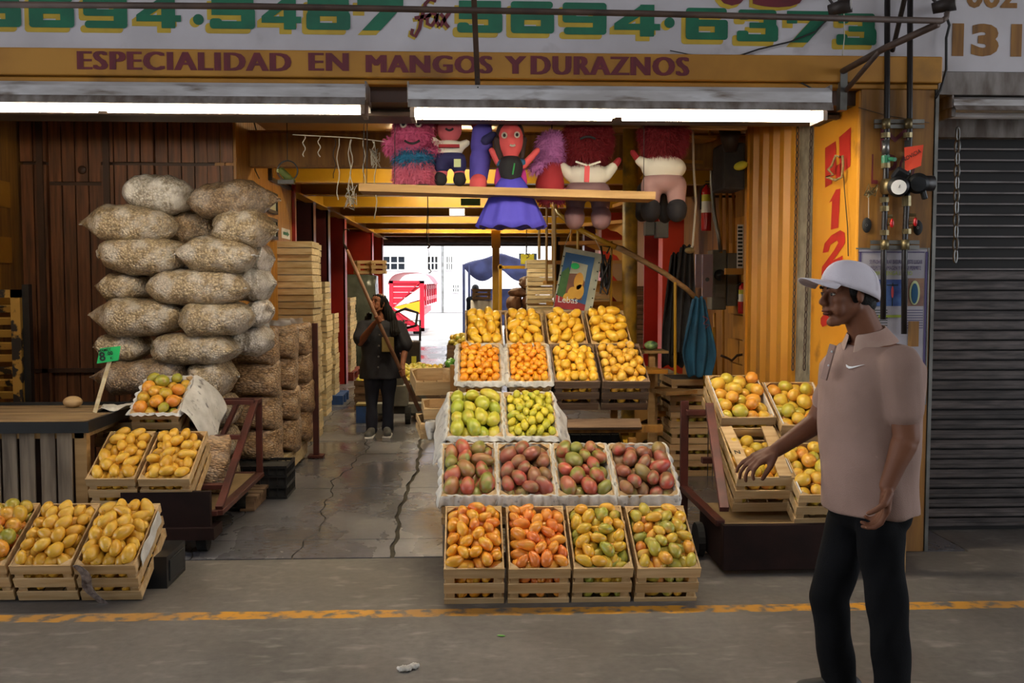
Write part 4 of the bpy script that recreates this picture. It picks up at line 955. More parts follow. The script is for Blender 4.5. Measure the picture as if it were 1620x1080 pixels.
# hand trolley on the left with sloped rails
TX = PX(335, 870, -1.5).x; TYf = PX(335, 872, TX).y; TYb = PX(412, 795, TX).y; zt2 = PX(410, 632, TX).z
print('trolley', TX, TYf, TYb, zt2)
TYf, TYb = 5.95, 7.15
t = thing('trolley', 'rusty red platform trolley with sloping rails carrying mango crates', 'trolley', (TX - .35, TYf, 0))
TL = TX - .75; dz = .24
def tb(nm, p, q, w_=.045, h_=.03, m='trolley_red'): return MB().bar(p, q, w_, h_).build(nm, m, t, world=True, bevel=.003)
tb('side_rail', (TX, TYf, dz), (TX, TYb, dz), .06); tb('side_rail', (TL, TYf, dz), (TL, TYb, dz), .06)
tb('front_rail', (TL, TYf, dz), (TX, TYf, dz)); tb('rear_rail', (TL, TYb, dz), (TX, TYb, dz))
MB().bb((TL, TYf, dz - .01), (TX, TYb, dz + .01)).build('deck', 'plywood', t, world=True)
for x in (TL, TX): tb('rear_post', (x, TYb, dz), (x, TYb, zt2)); tb('slope_rail', (x, TYf + .03, dz + .02), (x, TYb - .12, zt2))
tb('top_rail', (TL, TYb, zt2), (TX, TYb, zt2)); tb('top_side', (TX, TYb - .14, zt2), (TX, TYb, zt2)); tb('top_side', (TL, TYb - .14, zt2), (TL, TYb, zt2)); tb('upper_rail', (TL, TYb - .14, zt2), (TX, TYb - .14, zt2))
for x in (TX - .12, TX - .26): tb('brace', (x, TYb - .12, zt2), (x - .08, TYb - .62, zt2 - .36), .03)
tb('mid_rail', (TL, TYf + .62, .6), (TX, TYf + .62, .6)); tb('mid_rail', (TL, TYf + .25, .35), (TX, TYf + .25, .35), .07)
MB().bb((TL + .2, TYf - .06, .1), (TX - .03, TYf - .02, dz + .14)).build('front_panel', 'trolley_dark', t, world=True)
MB().bb((TL + .1, TYf - .1, .1), (TX, TYf + .1, .17)).build('bumper', 'trolley_dark', t, world=True)
for x in (TX - .1, TL + .05):
    for y in (TYf + .05, TYb - .1): MB().cyl((x - .03, y, .065), (x + .03, y, .065), .065, 18).build('wheel', 'rubber', t, world=True)
# platform under low left crates
t = thing('plastic_crate', 'dark block behind the low left crates holding them tilted', 'crate', (PY(150, 900, 5.4).x, 5.25, 0)); MB().bb((-.42, 0, 0), (.43, .34, .17)).build('shell', 'black_plastic', t); MB().bb((.425, .04, .03), (.436, .3, .14)).build('side_grip', 'rubber', t)
# slatted table at the left
TA = PY(137, 668, 6.0); zt3 = TA.z; tbl = thing('slatted_table', 'old wooden table with upright grey slats beneath a worn plank top', 'table', (TA.x - .8, 6.05, 0))
XL3 = -3.6; YT0, YT1 = 6.0, PX(203, 648, TA.x).y if PX(203, 648, TA.x).y < 7 else 6.7
YT1 = 6.85; TXr = TA.x
for k in range(5):
    w_ = (YT1 - YT0) / 5; MB().bb((XL3, YT0 + k * w_ + .004, zt3 - .018), (TXr - .01, YT0 + (k + 1) * w_ - .004, zt3)).build('top_plank', 'table_wood', tbl, world=True)
MB().bb((XL3, YT0 - .025, zt3 - .06), (TXr + .02, YT0, zt3 + .006)).bb((TXr - .005, YT0, zt3 - .06), (TXr + .02, YT1, zt3 + .006)).bb((XL3, YT1, zt3 - .06), (TXr + .02, YT1 + .025, zt3 + .02)).build('edge_trim', 'black_plastic', tbl, world=True)
MB().bb((XL3, YT0 + .03, zt3 - .1), (TXr - .03, YT0 + .05, zt3 - .06)).bb((TXr - .05, YT0 + .05, zt3 - .1), (TXr - .03, YT1, zt3 - .06)).build('apron', 'plank_wood', tbl, world=True)
x = TXr - .1; k = 0
while x > XL3:
    MB().bb((x - .085, YT0 + .02 + .006 * (k % 2), .02), (x, YT0 + .035 + .006 * (k % 2), zt3 - .065)).build('upright_slat', 'wood_grey', tbl, world=True); x -= (.1, .12, .105)[k % 3]; k += 1
for x in (TXr - .05, XL3 + .05):
    for y in (YT0 + .06, YT1 - .04): MB().box((x, y, (zt3 - .06) / 2), (.07, .06, zt3 - .06)).build('leg', 'plank_wood' if x > -3 else 'wood_old', tbl, world=True)
MB().bb((XL3, YT0 + .25, .03), (TXr - .1, YT0 + .27, zt3 - .1)).build('back_sheet', 'wood_trim', tbl, world=True)
me, lo = fruit(.06, .05, 'round', 'f_round', 'brown_mango')
p = PY(115, 626, 6.7); o = inst('brown_mango', MB().ell((0, 0, 0), (.062, .045, .04), 14, 10).mesh('brown_mango', 'wood_new', True), None, (p.x, 6.7, zt3 + .04), (0, 0, .2)); tag(o, 'single brown mamey fruit lying on the plank table', 'fruit')
# price card on a stick
p0 = PY(150, 652, 6.12); p1 = PY(176, 562, 6.12)
t = thing('price_card', 'green handwritten price card on a pale stick above the table', 'sign', (p0.x, 6.12, zt3))
MB().bar(p0, p1, .022, .012, up=(0, 1, 0)).build('stick', 'wood_pale', t, world=True)
q = [PY(153, 575, 6.1), PY(187, 570, 6.1), PY(191, 547, 6.1), PY(158, 551, 6.1)]
mb = MB(); mb.add(q + [v + Vector((0, .004, 0)) for v in q], [(0, 1, 2, 3), (7, 6, 5, 4), (0, 4, 5, 1), (1, 5, 6, 2), (2, 6, 7, 3), (3, 7, 4, 0)]); mb.build('card', 'lime', t, world=True)
xa = (q[1] - q[0]).normalized(); ya = (q[3] - q[0]).normalized(); Mc = face_M(q[0] - Vector((0, .003, 0)), xa, (ya - xa * ya.dot(xa)).normalized())
for txt, x, y, h in (('8', .022, .012, .075), ('MAMEY', .02, .066, .024), ('.00', .068, .04, .032), ('K', .085, .012, .024)):
    text_mb(txt, Mc @ Matrix.Translation((x, y, 0)), h, 1, .02 if h > .05 else .01, .0004, 1, 'LEFT').build('lettering', 'ink', t, world=True)
# paper sheets round the top left crate
tl, tlW = topleft; Mt = wmat(tl)
liner(tl, tlW, .43, .2, m='cloth_white', drop=(.0, .02), seed=3, amp=.012, inner=.03)
P = [[Mt @ Vector((tlW / 2 + .005 + .035 * i + .01 * math.sin(k * 1.3 + i), .0 + .43 * k / 8 + .02 * i * (k - 4) / 8, .21 - .012 * i * i + .012 * math.sin(k * .9 + i * 1.7))) for k in range(9)] for i in range(6)]
sheet(P, 'paper_flap', 'paper', tl)
P = [[Vector((PY(200, 640, 6.3).x + .0 - .26 * i / 5, 6.45 + .22 * k / 6 + jit(.015), zt3 + .035 + .03 * math.sin(i * 1.9 + k) - .005 * i)) for k in range(7)] for i in range(6)]
o = sheet(P, 'torn_paper', 'paper', None); tag(o, 'torn white paper spilling onto the plank table beside the top crate', 'paper')
# newspaper / plastic hanging on the low left crates
llt, llW = lowleft; Ml = wmat(llt)
P = [[Ml @ Vector((llW / 2 + .012 + .004 * math.sin(k * 2 + i), .05 + .36 * k / 9, .245 - .03 * i + .008 * math.sin(k * 1.1))) for k in range(10)] for i in range(4)]
sheet(P, 'newspaper', 'paper', llt)
rr = random.Random(4); P = []
for i in range(9): P.append([Ml @ Vector((-llW / 2 + .0 + .013 * k + (.02 * math.sin(i * 1.1) + .012 * i), -.015 - .012 * rr.random() - .003 * i, .25 - .036 * i + .01 * rr.random())) for k in range(5)])
o = sheet(P, 'plastic_scrap', 'scrap_film', None, thick=.002); tag(o, 'crumpled plastic scrap hanging down the front of the low left crates', 'scrap')
# empty crate under the top crate beside the table
p = PY(178, 688, 6.6); crate('empty crate tucked behind the table under the topmost mango crate', (p.x + .05, 6.62, p.z - .08), (0, 0, .05), .34, .4, .16, 2)
p = PY(230, 700, 6.75); crate('empty crate propping up the topmost mango crate', (p.x + .05, 6.55, .24), (0, 0, 0), .4, .36, .4, 4, 'wood_old')
# ---- main display: sloping rack and what shows under it
t = thing('display_rack', 'sloping rack of planks and legs carrying the central mango crates', 'rack', (1.0, 5.3, 0))
X0, X1 = PY(697, 700, 5.5).x + .02, PY(1076, 700, 5.5).x - .02
for k in range(9):
    y = 5.0 + k * .28; z = (y - 4.93) * math.tan(TH) - .035
    if z > .03: MB().box(((X0 + X1) / 2 if k < 4 else (X0 + X1) / 2 - .0, y, z - .02), ((X1 - X0) * (1 if k < 4 else .93), .1, .018), (TH, 0, 0)).build('plank', 'wood_old', t, world=True)
for x in (X0 + .03, X1 - .12):
    for y in (5.6, 6.3, 7.1):
        z = (y - 4.93) * math.tan(TH) - .08; MB().box((x, y, z / 2), (.05, .05, z)).build('leg', 'ochre_dirty', t, world=True)
MB().bar((X1 - .14, 6.35, .55), (X1 - .14, 6.62, .66), .05, .05).build('brace', 'yellow_beam', t, world=True)
MB().box(((X0 + X1) / 2 + .25, 6.42, .66), (1.0, .05, .045)).build('front_beam', 'ochre_dirty', t, world=True)
# left flank: upright slats seen beside the aisle
for k in range(6):
    y = 5.75 + k * .11; MB().box((X0 - .01, y, .29 + k * .028), (.012, .085, .58 + k * .056)).build('side_slat', 'wood_grey', t, world=True)
# stack of full crates at the right, behind
sx0 = PZ(1064, 755, 0)
for k in range(6):
    lab = 'crate of green mangoes, %s of the strapped stack behind the display' % ('lowest', 'second from the floor', 'third from the floor', 'fourth from the floor', 'second from the top', 'topmost')[k]
    z0 = .0 + k * .136
    tt = crate(lab, (sx0.x + .19 + jit(.008), 8.15, z0), (0, 0, jit(.01)), .4, .5, .13, 2, 'wood_new', 'strapped crates')
    if k < 5:
        tt['W'] = .4; fill(tt, .4, .5, .13, 24, .045, .036, 'f_pale', indiv=False, under=False, seed=200 + k, dome=0, back=0, z0=.06)
    else:
        MB().box((0, .25, .12), (.34, .42, .012)).build('dark_cover', 'grey_fabric', tt)
    crate('rear ' + lab.replace(' of green mangoes', ''), (sx0.x - .02 - .21 + .2, 8.68, z0), (0, 0, jit(.02)), .4, .5, .13, 2, 'wood_grey', 'strapped crates')
mb = MB()
for x, o_ in ((sx0.x + .3, 0), (sx0.x + .34, .01)): mb.tube([(x, 8.13, .0), (x + o_, 8.125, .4), (x, 8.13, .83), (x, 8.4, .84)], .004, 5)
o = mb.build('strap', 'wire', None); tag(o, 'thin dark strap tied round the crate stack behind the display', 'strap')
# ---- right stand
RX0 = PY(1138, 870, 5.42).x; RX1 = PY(1460, 870, 5.3).x; zt4 = PY(1200, 829, 5.36).z
t = thing('fruit_stand', 'right-hand stand with a dark red box base and sloping crate rails', 'stand', ((RX0 + RX1) / 2, 5.5, 0))
MB().bb((RX0, 5.34, .03), (RX1 - .28, 5.38, zt4)).bb((RX0, 5.38, .03), (RX0 + .02, 5.9, zt4)).build('front_panel', 'trolley_dark', t, world=True, bevel=.005)
MB().bb((RX0 + .02, 5.38, zt4 - .02), (RX1 - .05, 5.9, zt4)).build('deck', 'plywood', t, world=True)
def sb_(nm, p, q, w_=.05, h_=.035, m='trolley_red'): MB().bar(p, q, w_, h_).build(nm, m, t, world=True, bevel=.003)
sb_('slope_rail', PY(1146, 806, 5.3), PY(1122, 640, 6.0)); sb_('rear_post', (RX0 - .0, 6.35, 0), (RX0 - .0, 6.35, .85)); sb_('low_rail', (RX0, 5.4, .28), (RX0, 6.4, .28)); sb_('cross_rail', (RX0, 5.86, .55), (RX1 - .1, 5.86, .55)); sb_('cross_rail', (RX0, 6.3, .78), (RX1 - .1, 6.3, .78))
sb_('slope_rail', (RX1 - .12, 5.4, .28), (RX1 - .12, 6.35, .85))
MB().box((RX1 - .12, 5.36, .49), (.085, .05, .97)).build('corner_post', 'plank_wood', t, world=True, bevel=.004)
MB().box((RX1 - .12, 6.3, .42), (.07, .05, .84)).build('corner_post', 'plank_wood', t, world=True, bevel=.004)
for k in range(4): MB().box((RX1 - .3, 5.385, .08 + k * .1), (.3, .012, .07)).build('slat', 'wood_old', t, world=True)
MB().cyl((RX0 - .06, 5.75, .1), (RX0 - .02, 5.75, .1), .1, 18).build('wheel', 'rubber', t, world=True)
# open crates and newspaper left of the display
p = PY(690, 650, 7.2); crate('small open crate perched left of the lime-yellow mangoes', (p.x, 7.2, .8), (.25, 0, .2), .3, .3, .1, 1)
p = PY(690, 690, 6.6); crate('shallow crate jutting into the aisle, lower of the pair', (PY(694, 690, 6.45).x, 6.45, .6), (.1, 0, .15), .24, .3, .1, 2); crate('shallow crate jutting into the aisle, upper of the pair', (PY(697, 640, 6.5).x, 6.5, .72), (.12, 0, .1), .22, .28, .07, 1)
rr = random.Random(8); mb = MB(); c_ = PY(683, 678, 6.4)
P = [[Vector((c_.x + .05 * math.cos(k * .9) * (1 - i * .1) + rr.uniform(-.015, .015), 6.42 + .05 * math.sin(k * .9) + rr.uniform(-.01, .01), c_.z + .05 - i * .03)) for k in range(8)] for i in range(5)]
o = sheet(P, 'crumpled_newspaper', 'paper', None); tag(o, 'crumpled newspaper hanging from the crates beside the aisle', 'newspaper')
# paper draped over the sides of the lime crates
Ml = wmat(lime_t)
P = [[Ml @ Vector((-lime_W / 2 - .0 - .022 * i + .006 * math.sin(k * 1.4 + i), -.02 + .5 * k / 9, .228 - .05 * i - .008 * i * math.sin(k * .9 + 1))) for k in range(10)] for i in range(5)]
sheet(P, 'paper_flap', 'paper', lime_t)
Ml = wmat(small_t)
P = [[Ml @ Vector((small_W / 2 + .0 + .024 * i + .008 * math.sin(k * 1.7 + i), -.02 + .42 * k / 9, .228 - .045 * i - .01 * i * math.sin(k * 1.1 + .5))) for k in range(10)] for i in range(5)]
sheet(P, 'paper_flap', 'paper', small_t)
# far bins of pale mangoes behind the woman
def bin_(xl, xr, ytop, yb, Y, L, label, mt='f_pale', n=90, H=None, name='wooden_bin'):
    a = PY(xl, ytop, Y); b = PY(xr, ytop, Y); H = a.z; W = b.x - a.x
    t = crate(label, ((a.x + b.x) / 2, Y, 0.02), (0, 0, 0), W, L, H - .02, 4, 'wood_old', name=name); fill(t, W, L, H, n, .05, .034, mt, indiv=False, under=False, dome=.06, seed=int(xl)); 
    MB().bb((-W / 2 + .02, .015, 0), (W / 2 - .02, .03, H * .9)).build('inner_board', 'wood_old', t)
bin_(560, 697, 602, 640, 12.4, 2.0, 'big bin of pale yellow mangoes behind the pallet truck', n=330)
bin_(700, 730, 585, 640, 9.2, .5, 'narrow crate of green papayas beside the display', 'f_papaya', n=8)
bin_(707, 760, 546, 600, 10.6, .9, 'far crate of pale mangoes left of the top row', n=60)
# ---------------------------------------------------------------- people and dolls
def capsule(p, q, r1, r2, n=14, m=4, sy=1.0, side=None):
    """tapered capsule; sy flattens it along 'side'"""
    p = Vector(p); q = Vector(q); d = (q - p); t = d.normalized() if d.length > 1e-6 else Vector((0, 0, 1))
    u = Vector(side) if side is not None else (Vector((0, 0, 1)) if abs(t.z) < .9 else Vector((1, 0, 0)))
    x = (u - t * u.dot(t)).normalized(); y = t.cross(x); rings = []
    def ring(c, r): return [c + x * (r * sy * math.cos(2*PI*k/n)) + y * (r * math.sin(2*PI*k/n)) for k in range(n)]
    for i in range(m): a = (PI / 2) * (1 - (i + .15) / m); rings.append(ring(p - t * r1 * math.sin(a), r1 * math.cos(a)))
    rings.append(ring(p, r1)); rings.append(ring(q, r2))
    for i in range(1, m + 1): a = (PI / 2) * (i - .15) / m; rings.append(ring(q + t * r2 * math.sin(a), r2 * math.cos(a)))
    mb = MB(); mb.loft(rings); return mb
def blob(name, pieces, voxel, m, parent=None, smooth=4, factor=.5, disp=None, world=True):
    """one continuous skin grown round the pieces"""
    mb = MB()
    for p in pieces: mb.add(p.v, p.f)
    me = mb.mesh(name, m); bm = bmesh.new(); bm.from_mesh(me); bmesh.ops.recalc_face_normals(bm, faces=bm.faces); bm.to_mesh(me); bm.free()
    o = bpy.data.objects.new(name, me); C.objects.link(o)
    r = o.modifiers.new('r', 'REMESH'); r.mode = 'VOXEL'; r.voxel_size = voxel; r.use_smooth_shade = True
    s = o.modifiers.new('s', 'SMOOTH'); s.factor = factor; s.iterations = smooth
    bpy.context.view_layer.update(); dg = bpy.context.evaluated_depsgraph_get(); me2 = bpy.data.meshes.new_from_object(o.evaluated_get(dg)); o.modifiers.clear(); o.data = me2; me2.name = name
    bpy.data.meshes.remove(me)
    n = len(me2.vertices); co = np.empty(n * 3); me2.vertices.foreach_get('co', co); co = co.reshape(-1, 3)
    if disp is not None:
        nr = np.empty(n * 3); me2.vertices.foreach_get('normal', nr); nr = nr.reshape(-1, 3); co = co + nr * disp(co)[:, None]
    if parent is not None and world:
        I = np.array(wmat(parent).inverted()); co = co @ I[:3, :3].T + I[:3, 3]
    me2.vertices.foreach_set('co', co.ravel()); me2.polygons.foreach_set('use_smooth', [True] * len(me2.polygons)); me2.update()
    if not me2.materials: me2.materials.append(MATS[m])
    o.parent = parent; return o
def xform(mb, M): mb.v = [tuple(M @ Vector(v)) for v in mb.v]; return mb
def head_parts(M, female=False):
    """head facing local +x, up z, origin mid head at ear level"""
    P = []
    E = lambda c, r, rot=None: P.append(xform(MB().ell(c, r, 20, 14, rot), M))
    K = lambda p, q, a, b: P.append(xform(capsule(p, q, a, b), M))
    E((-.014, 0, .03), (.094, .073, .09)); E((.026, 0, -.028), (.058, .057, .085)); E((.05, 0, .04), (.038, .058, .048))
    for s in (-1, 1):
        K((-.005, s * .046, -.05), (.055, s * .014, -.098), .022, .018); E((.062, s * .04, -.016), (.024, .019, .022)); E((-.006, s * .073, -.006), (.017, .009, .031), (0, -.15, s * .25))
        E((.1, s * .011, -.03), (.011, .008, .008)); K((.076, s * .012, .024), (.07, s * .044, .018), .010, .009); E((.06, s * .035, -.05), (.024, .02, .03))
    E((.07, 0, -.1), (.02, .023, .018)); K((.08, 0, .018), (.108, 0, -.024), .007, .0125)
    E((.086, 0, -.052), (.014, .024, .012)); E((.092, 0, -.057), (.010, .022, .0055)); E((.089, 0, -.0685), (.010, .019, .0065))
    return P
def face_bits(M, parent, skin_dark='lip', brow='hair_black'):
    for s in (-1, 1):
        xform(MB().ell((.0795, s * .031, .003), (.0075, .0115, .0048), 14, 10), M).build('eye', 'eye_white', parent, world=True, smooth=True)
        xform(MB().ell((.0865, s * .031, .0025), (.003, .0055, .0055), 12, 8), M).build('iris', 'eye_dark', parent, world=True, smooth=True)
        xform(MB().tube([(.088 - .006 * abs(k), s * .031 + .014 * k * s, .0098 - .003 * k * k) for k in (-1, -.5, 0, .5, 1)], .0022, 6), M).build('upper_lid', 'skin_shade', parent, world=True, smooth=True)
        xform(MB().tube([(.0925, s * .014, .024), (.0935, s * .026, .031), (.086, s * .042, .029), (.078, s * .052, .022)], [.003, .0045, .004, .002], 6), M).build('eyebrow', brow, parent, world=True, smooth=True)
    xform(MB().ell((.0955, 0, -.0575), (.0085, .0225, .0048), 14, 8), M).build('lips', skin_dark, parent, world=True, smooth=True)
    xform(MB().ell((.0925, 0, -.068), (.0085, .019, .0058), 14, 8), M).build('lips', skin_dark, parent, world=True, smooth=True)
def hand_parts(W, d, n, curl=.5, s=1.0, thumb=1, spread=.0, fist=0):
    """hand at wrist W, direction d (towards fingers), palm normal n; thumb +1/-1 side"""
    d = Vector(d).normalized(); n = Vector(n); n = (n - d * n.dot(d)).normalized(); l = d.cross(n); W = Vector(W); P = []
    P.append(capsule(W, W + d * .03 * s, .024 * s, .028 * s, sy=.62, side=n))
    for k in range(4):
        o = (k - 1.5) * .0185 * s; base = W + d * .078 * s + l * o; P.append(capsule(W + d * .02 * s + l * o * .8, base, .0135 * s, .0115 * s))
        L = (.043, .048, .045, .034)[k] * s; c = curl * (1 + .12 * k); p = base; r = .0088 * s
        for j in range(3):
            a = c * (j + .6) * (1.0 if not fist else 1.35); dd = d * math.cos(a) + n * math.sin(a); q = p + (dd + l * spread * (k - 1.5)).normalized() * L * (1, .62, .48)[j]; P.append(capsule(p, q, r, r * .92, 10, 3)); p = q; r *= .93
    tb_ = W + d * .022 * s + l * thumb * -.026 * s; t1 = tb_ + (d * .8 - l * thumb * .55 + n * .45).normalized() * .042 * s; t2 = t1 + (d * .75 + n * .75 + l * thumb * .12).normalized() * .034 * s; t3 = t2 + (d * .6 + n * .85 + l * thumb * .25).normalized() * .024 * s
    P += [capsule(tb_, t1, .0145 * s, .0115 * s), capsule(t1, t2, .0108 * s, .0098 * s), capsule(t2, t3, .0095 * s, .0082 * s)]; return P
mat('skin_man', '#70462f', '#623b27', spec=.3, rough=.6, scale=9); mat('skin_woman', '#8f5d44', '#7f4f39', spec=.3, rough=.6, scale=9); mat('skin_shade', '#4f3020', rough=.6)
mat('lip', '#54291f', spec=.15, rough=.8); mat('polo_collar', '#a58a7a', '#98796a', rough=.85, scale=9, bump=.3, bscale=300); mat('eye_white', '#a79d92', rough=.3); mat('eye_dark', '#140d0a', rough=.2); mat('hair_black', '#120e0c', '#0c0a09', spec=.2, rough=.6, scale=60, stretch=(3, 3, .5), bump=.4)
mat('polo', '#94776a', '#856a5d', rough=.85, scale=5, bump=.25, bscale=300); mat('jeans_dark', '#0f0f11', '#0a0a0b', spec=.12, rough=.9, scale=7, bump=.2, bscale=200)
mat('cap_cloth', '#cdc6cb', '#bfb7bd', rough=.85, scale=5, bump=.15, bscale=200); mat('smock', '#202029', '#191921', rough=.8, scale=6, bump=.2, bscale=120); mat('jeans_blue', '#1b1f30', '#151826', rough=.8, scale=6)
mat('shoe_grey', '#6f706c', '#595a57', rough=.7, scale=9); mat('shoe_dark', '#1a1817', rough=.6); mat('pole_wood', '#8a6248', '#6e4c36', rough=.6, scale=6); mat('pocket_tan', '#8d7a44', '#77663a', rough=.7, scale=9)
# ---------------- the walking man, facing left, seen from his left side
MY = 3.62
def mp(x, y, dy=0.0): 
    return PY(x, y, MY + dy)
g0 = mp(1370, 1000); man = thing('person', 'man in white cap, tan polo shirt and dark jeans walking past, reaching towards the crates', 'person', (g0.x, MY, 0))
hc = mp(1341, 464, -.01); fd = math.radians(25)
Mh = Matrix.Translation(hc) @ Euler((0, 0, PI + math.radians(12))).to_matrix().to_4x4() @ Euler((0, math.radians(4), 0)).to_matrix().to_4x4() @ Matrix.Scale(1.0, 4)
B = head_parts(Mh)
c25, s25 = math.cos(fd), math.sin(fd)
fdir = Vector((-c25, -s25, 0)); ldir = Vector((s25, -c25, 0))          # facing, and his left (towards the street)
nb = mp(1380, 545, 0); B.append(capsule(hc + Vector((.03, 0, -.05)), nb + Vector((-.005, 0, .0)), .056, .064)); B.append(capsule(nb - ldir * .1 + Vector((0, 0, -.05)), nb + ldir * .1 + Vector((0, 0, -.05)), .055, .055))
def tring(px, y, hw, b, sc=1.0, n=36):
    c = mp(px, y); hwm = hw * S(MY); a = math.sqrt(max(.004, hwm ** 2 - (b * s25) ** 2)) / c25; out = []
    for k in range(n):
        t = 2 * PI * k / n; ct, st_ = math.cos(t), math.sin(t)
        out.append(c + fdir * (a * sc * math.copysign(abs(ct) ** .85, ct)) + ldir * (b * sc * math.copysign(abs(st_) ** .9, st_)))
    return out
tr = [(1376, 806, 68, .185), (1375, 770, 71, .18), (1374, 735, 72, .175), (1375, 695, 73, .175), (1376, 650, 75, .185), (1378, 610, 76, .195), (1380, 578, 72, .198), (1381, 558, 60, .18), (1380, 545, 45, .13), (1379, 538, 30, .075)]
tl_ = MB(); tl_.loft([tring(*r, sc=.82) for r in tr]); B.append(tl_)
hipc = mp(1375, 800)
nS = mp(1422, 580, -.17); nE = mp(1434, 692, -.2); nW = mp(1404, 768, -.22)
fS = mp(1340, 575, .17); fE = mp(1292, 668, .22); fW = mp(1228, 712, .15)
B += [capsule(nS, nE, .058, .046), capsule(nE, nW, .045, .029), capsule(fS, fE, .055, .044), capsule(fE, fW, .044, .028), capsule(nE.lerp(nW, .15), nE.lerp(nW, .5), .047, .038)]
B += hand_parts(nW, (-.12, -.05, -1), (-.9, .1, 0), curl=.55, s=1.1, thumb=1)
B += hand_parts(fW, (-1, -.1, -.42), (-.2, .25, -1), curl=.42, s=1.08, thumb=-1, spread=.12)
legs = [(mp(1392, 800, -.08), mp(1402, 945, -.1), mp(1414, 1125, -.06)), (mp(1345, 800, .09), mp(1312, 945, .08), mp(1332, 1125, .1))]
for h, k, a in legs: B += [capsule(h, k, .075, .05), capsule(k, a, .05, .035), capsule(a, Vector((a.x - .12, a.y, .05)), .035, .03)]
B.append(capsule(hipc - ldir * .06, hipc + ldir * .06, .1, .1))
blob('body', B, .0055, 'skin_man', man, smooth=3)
face_bits(Mh, man)
# hair under the cap, cap and brim
Hh = []; Hh.append(xform(MB().ell((-.03, 0, .012), (.084, .079, .088), 20, 14), Mh)); Hh.append(xform(MB().ell((-.06, 0, -.04), (.046, .058, .05), 16, 10), Mh))
for s in (-1, 1): Hh.append(xform(MB().ell((.018, s * .066, .022), (.018, .012, .036), 12, 8), Mh))
blob('hair', Hh, .005, 'hair_black', man, smooth=3)
Mc_ = Mh @ Euler((0, math.radians(-14), 0)).to_matrix().to_4x4()
rings = []
for i in range(11):
    a = PI / 2 * i / 10; rr_ = max(.02, math.cos(a)) ** .66; z = .022 + .098 * math.sin(a)
    rings.append([Mc_ @ Vector((-.008 + .114 * rr_ * math.cos(2*PI*k/32) , .092 * rr_ * math.sin(2*PI*k/32), z - (.034 * (1 - math.cos(2*PI*k/32)) * .5 * (1 - i / 10)))) for k in range(32)])
mb = MB(); mb.loft(rings, caps=False); mb.add(rings[-1], [tuple(range(32))]); cp = mb.build('cap', 'cap_cloth', man, world=True, smooth=True, solid=.003)
P = []
for i in range(6):
    f = i / 5; P.append([Mc_ @ Vector((.070 + .012 * f + .092 * f * (math.cos(a_ * 1.25) ** .5) + .028 * math.cos(a_), (.076 - .004 * f) * math.sin(a_ * 1.12), .030 - .008 * f - .022 * (math.sin(a_) ** 2) * (.6 + f * .6) )) for a_ in [(-1 + k / 8) * PI / 2 * .8 for k in range(17)]])
sheet(P, 'cap_brim', 'cap_cloth', man, thick=.005, sub=1)
MB().ell(Mc_ @ Vector((-.012, 0, .118)), (.007, .007, .004), 10, 6).build('cap_button', 'cap_cloth', man, world=True, smooth=True)
for k in range(3):
    a0 = (0, 1.05, -1.05)[k]; xform(MB().tube([( -.008 + .1165 * math.cos(a) * math.cos(a0), .094 * math.cos(a) * math.sin(a0) + 0, .022 + .1 * math.sin(a)) if a0 else (-.008 + .1165 * math.cos(a), 0, .022 + .1 * math.sin(a)) for a in [PI * j / 14 for j in range(15)]], .0012, 5), Mc_).build('cap_seam', 'cap_cloth', man, world=True)
# polo shirt
def folds(amp, f=1.0):
    def d(co):
        x, y, z = co[:, 0] * f, co[:, 1] * f, co[:, 2] * f
        return amp * (np.sin(z * 24 + 6 * np.sin(x * 9 + 1) + y * 10) * .6 + np.sin(z * 11 + x * 31 + 2 * np.sin(y * 13)) * .55 + np.sin(x * 57 + z * 19) * .25)
    return d
sh = MB(); sh.loft([tring(r[0], r[1] + (0), r[2], r[3]) for r in tr[:-1]]); Sp = [sh]
Sp += [capsule(nS, nS.lerp(nE, .62), .076, .068), capsule(fS + Vector((0, -.01, 0)), fS.lerp(fE, .62), .068, .064)]
Sp.append(capsule(nb - ldir * .13 + Vector((.0, 0, -.055)), nb + ldir * .14 + Vector((.005, 0, -.055)), .055, .06))
so = blob('polo_shirt', Sp, .007, 'polo', man, smooth=6, disp=folds(.0048))
# collar, placket, hem
P = []
for i in range(4):
    row = []
    for k in range(21):
        a = -PI * .93 + 2 * PI * .93 * k / 20; r1 = .064 + .013 * i; cc = mp(1370 + 1.5 * i, 528 + 3 * i)
        zz = cc.z + .034 - .011 * i - .034 * (math.cos(a + 0) * -.5 + .5) - (.012 * i if abs(a) > 2.3 else 0)
        row.append(cc + fdir * (-math.cos(a)) * r1 * 1.08 + ldir * math.sin(a) * r1 * 1.0 + Vector((0, 0, zz - cc.z)))
    P.append(row)
sheet(P, 'collar', 'polo_collar', man, thick=.004, sub=1)
pl_ = mp(1312, 560, 0); 
MB().bar(mp(1318, 545, -.09), mp(1303, 600, -.075), .03, .008, up=fdir).build('placket', 'polo', man, world=True, bevel=.002)
for k in range(2): MB().ell(mp(1316 - 5 * k, 556 + 22 * k, -.098 + .008 * k), (.0045, .0045, .0045), 8, 6).build('button', 'cloth_white', man, world=True)
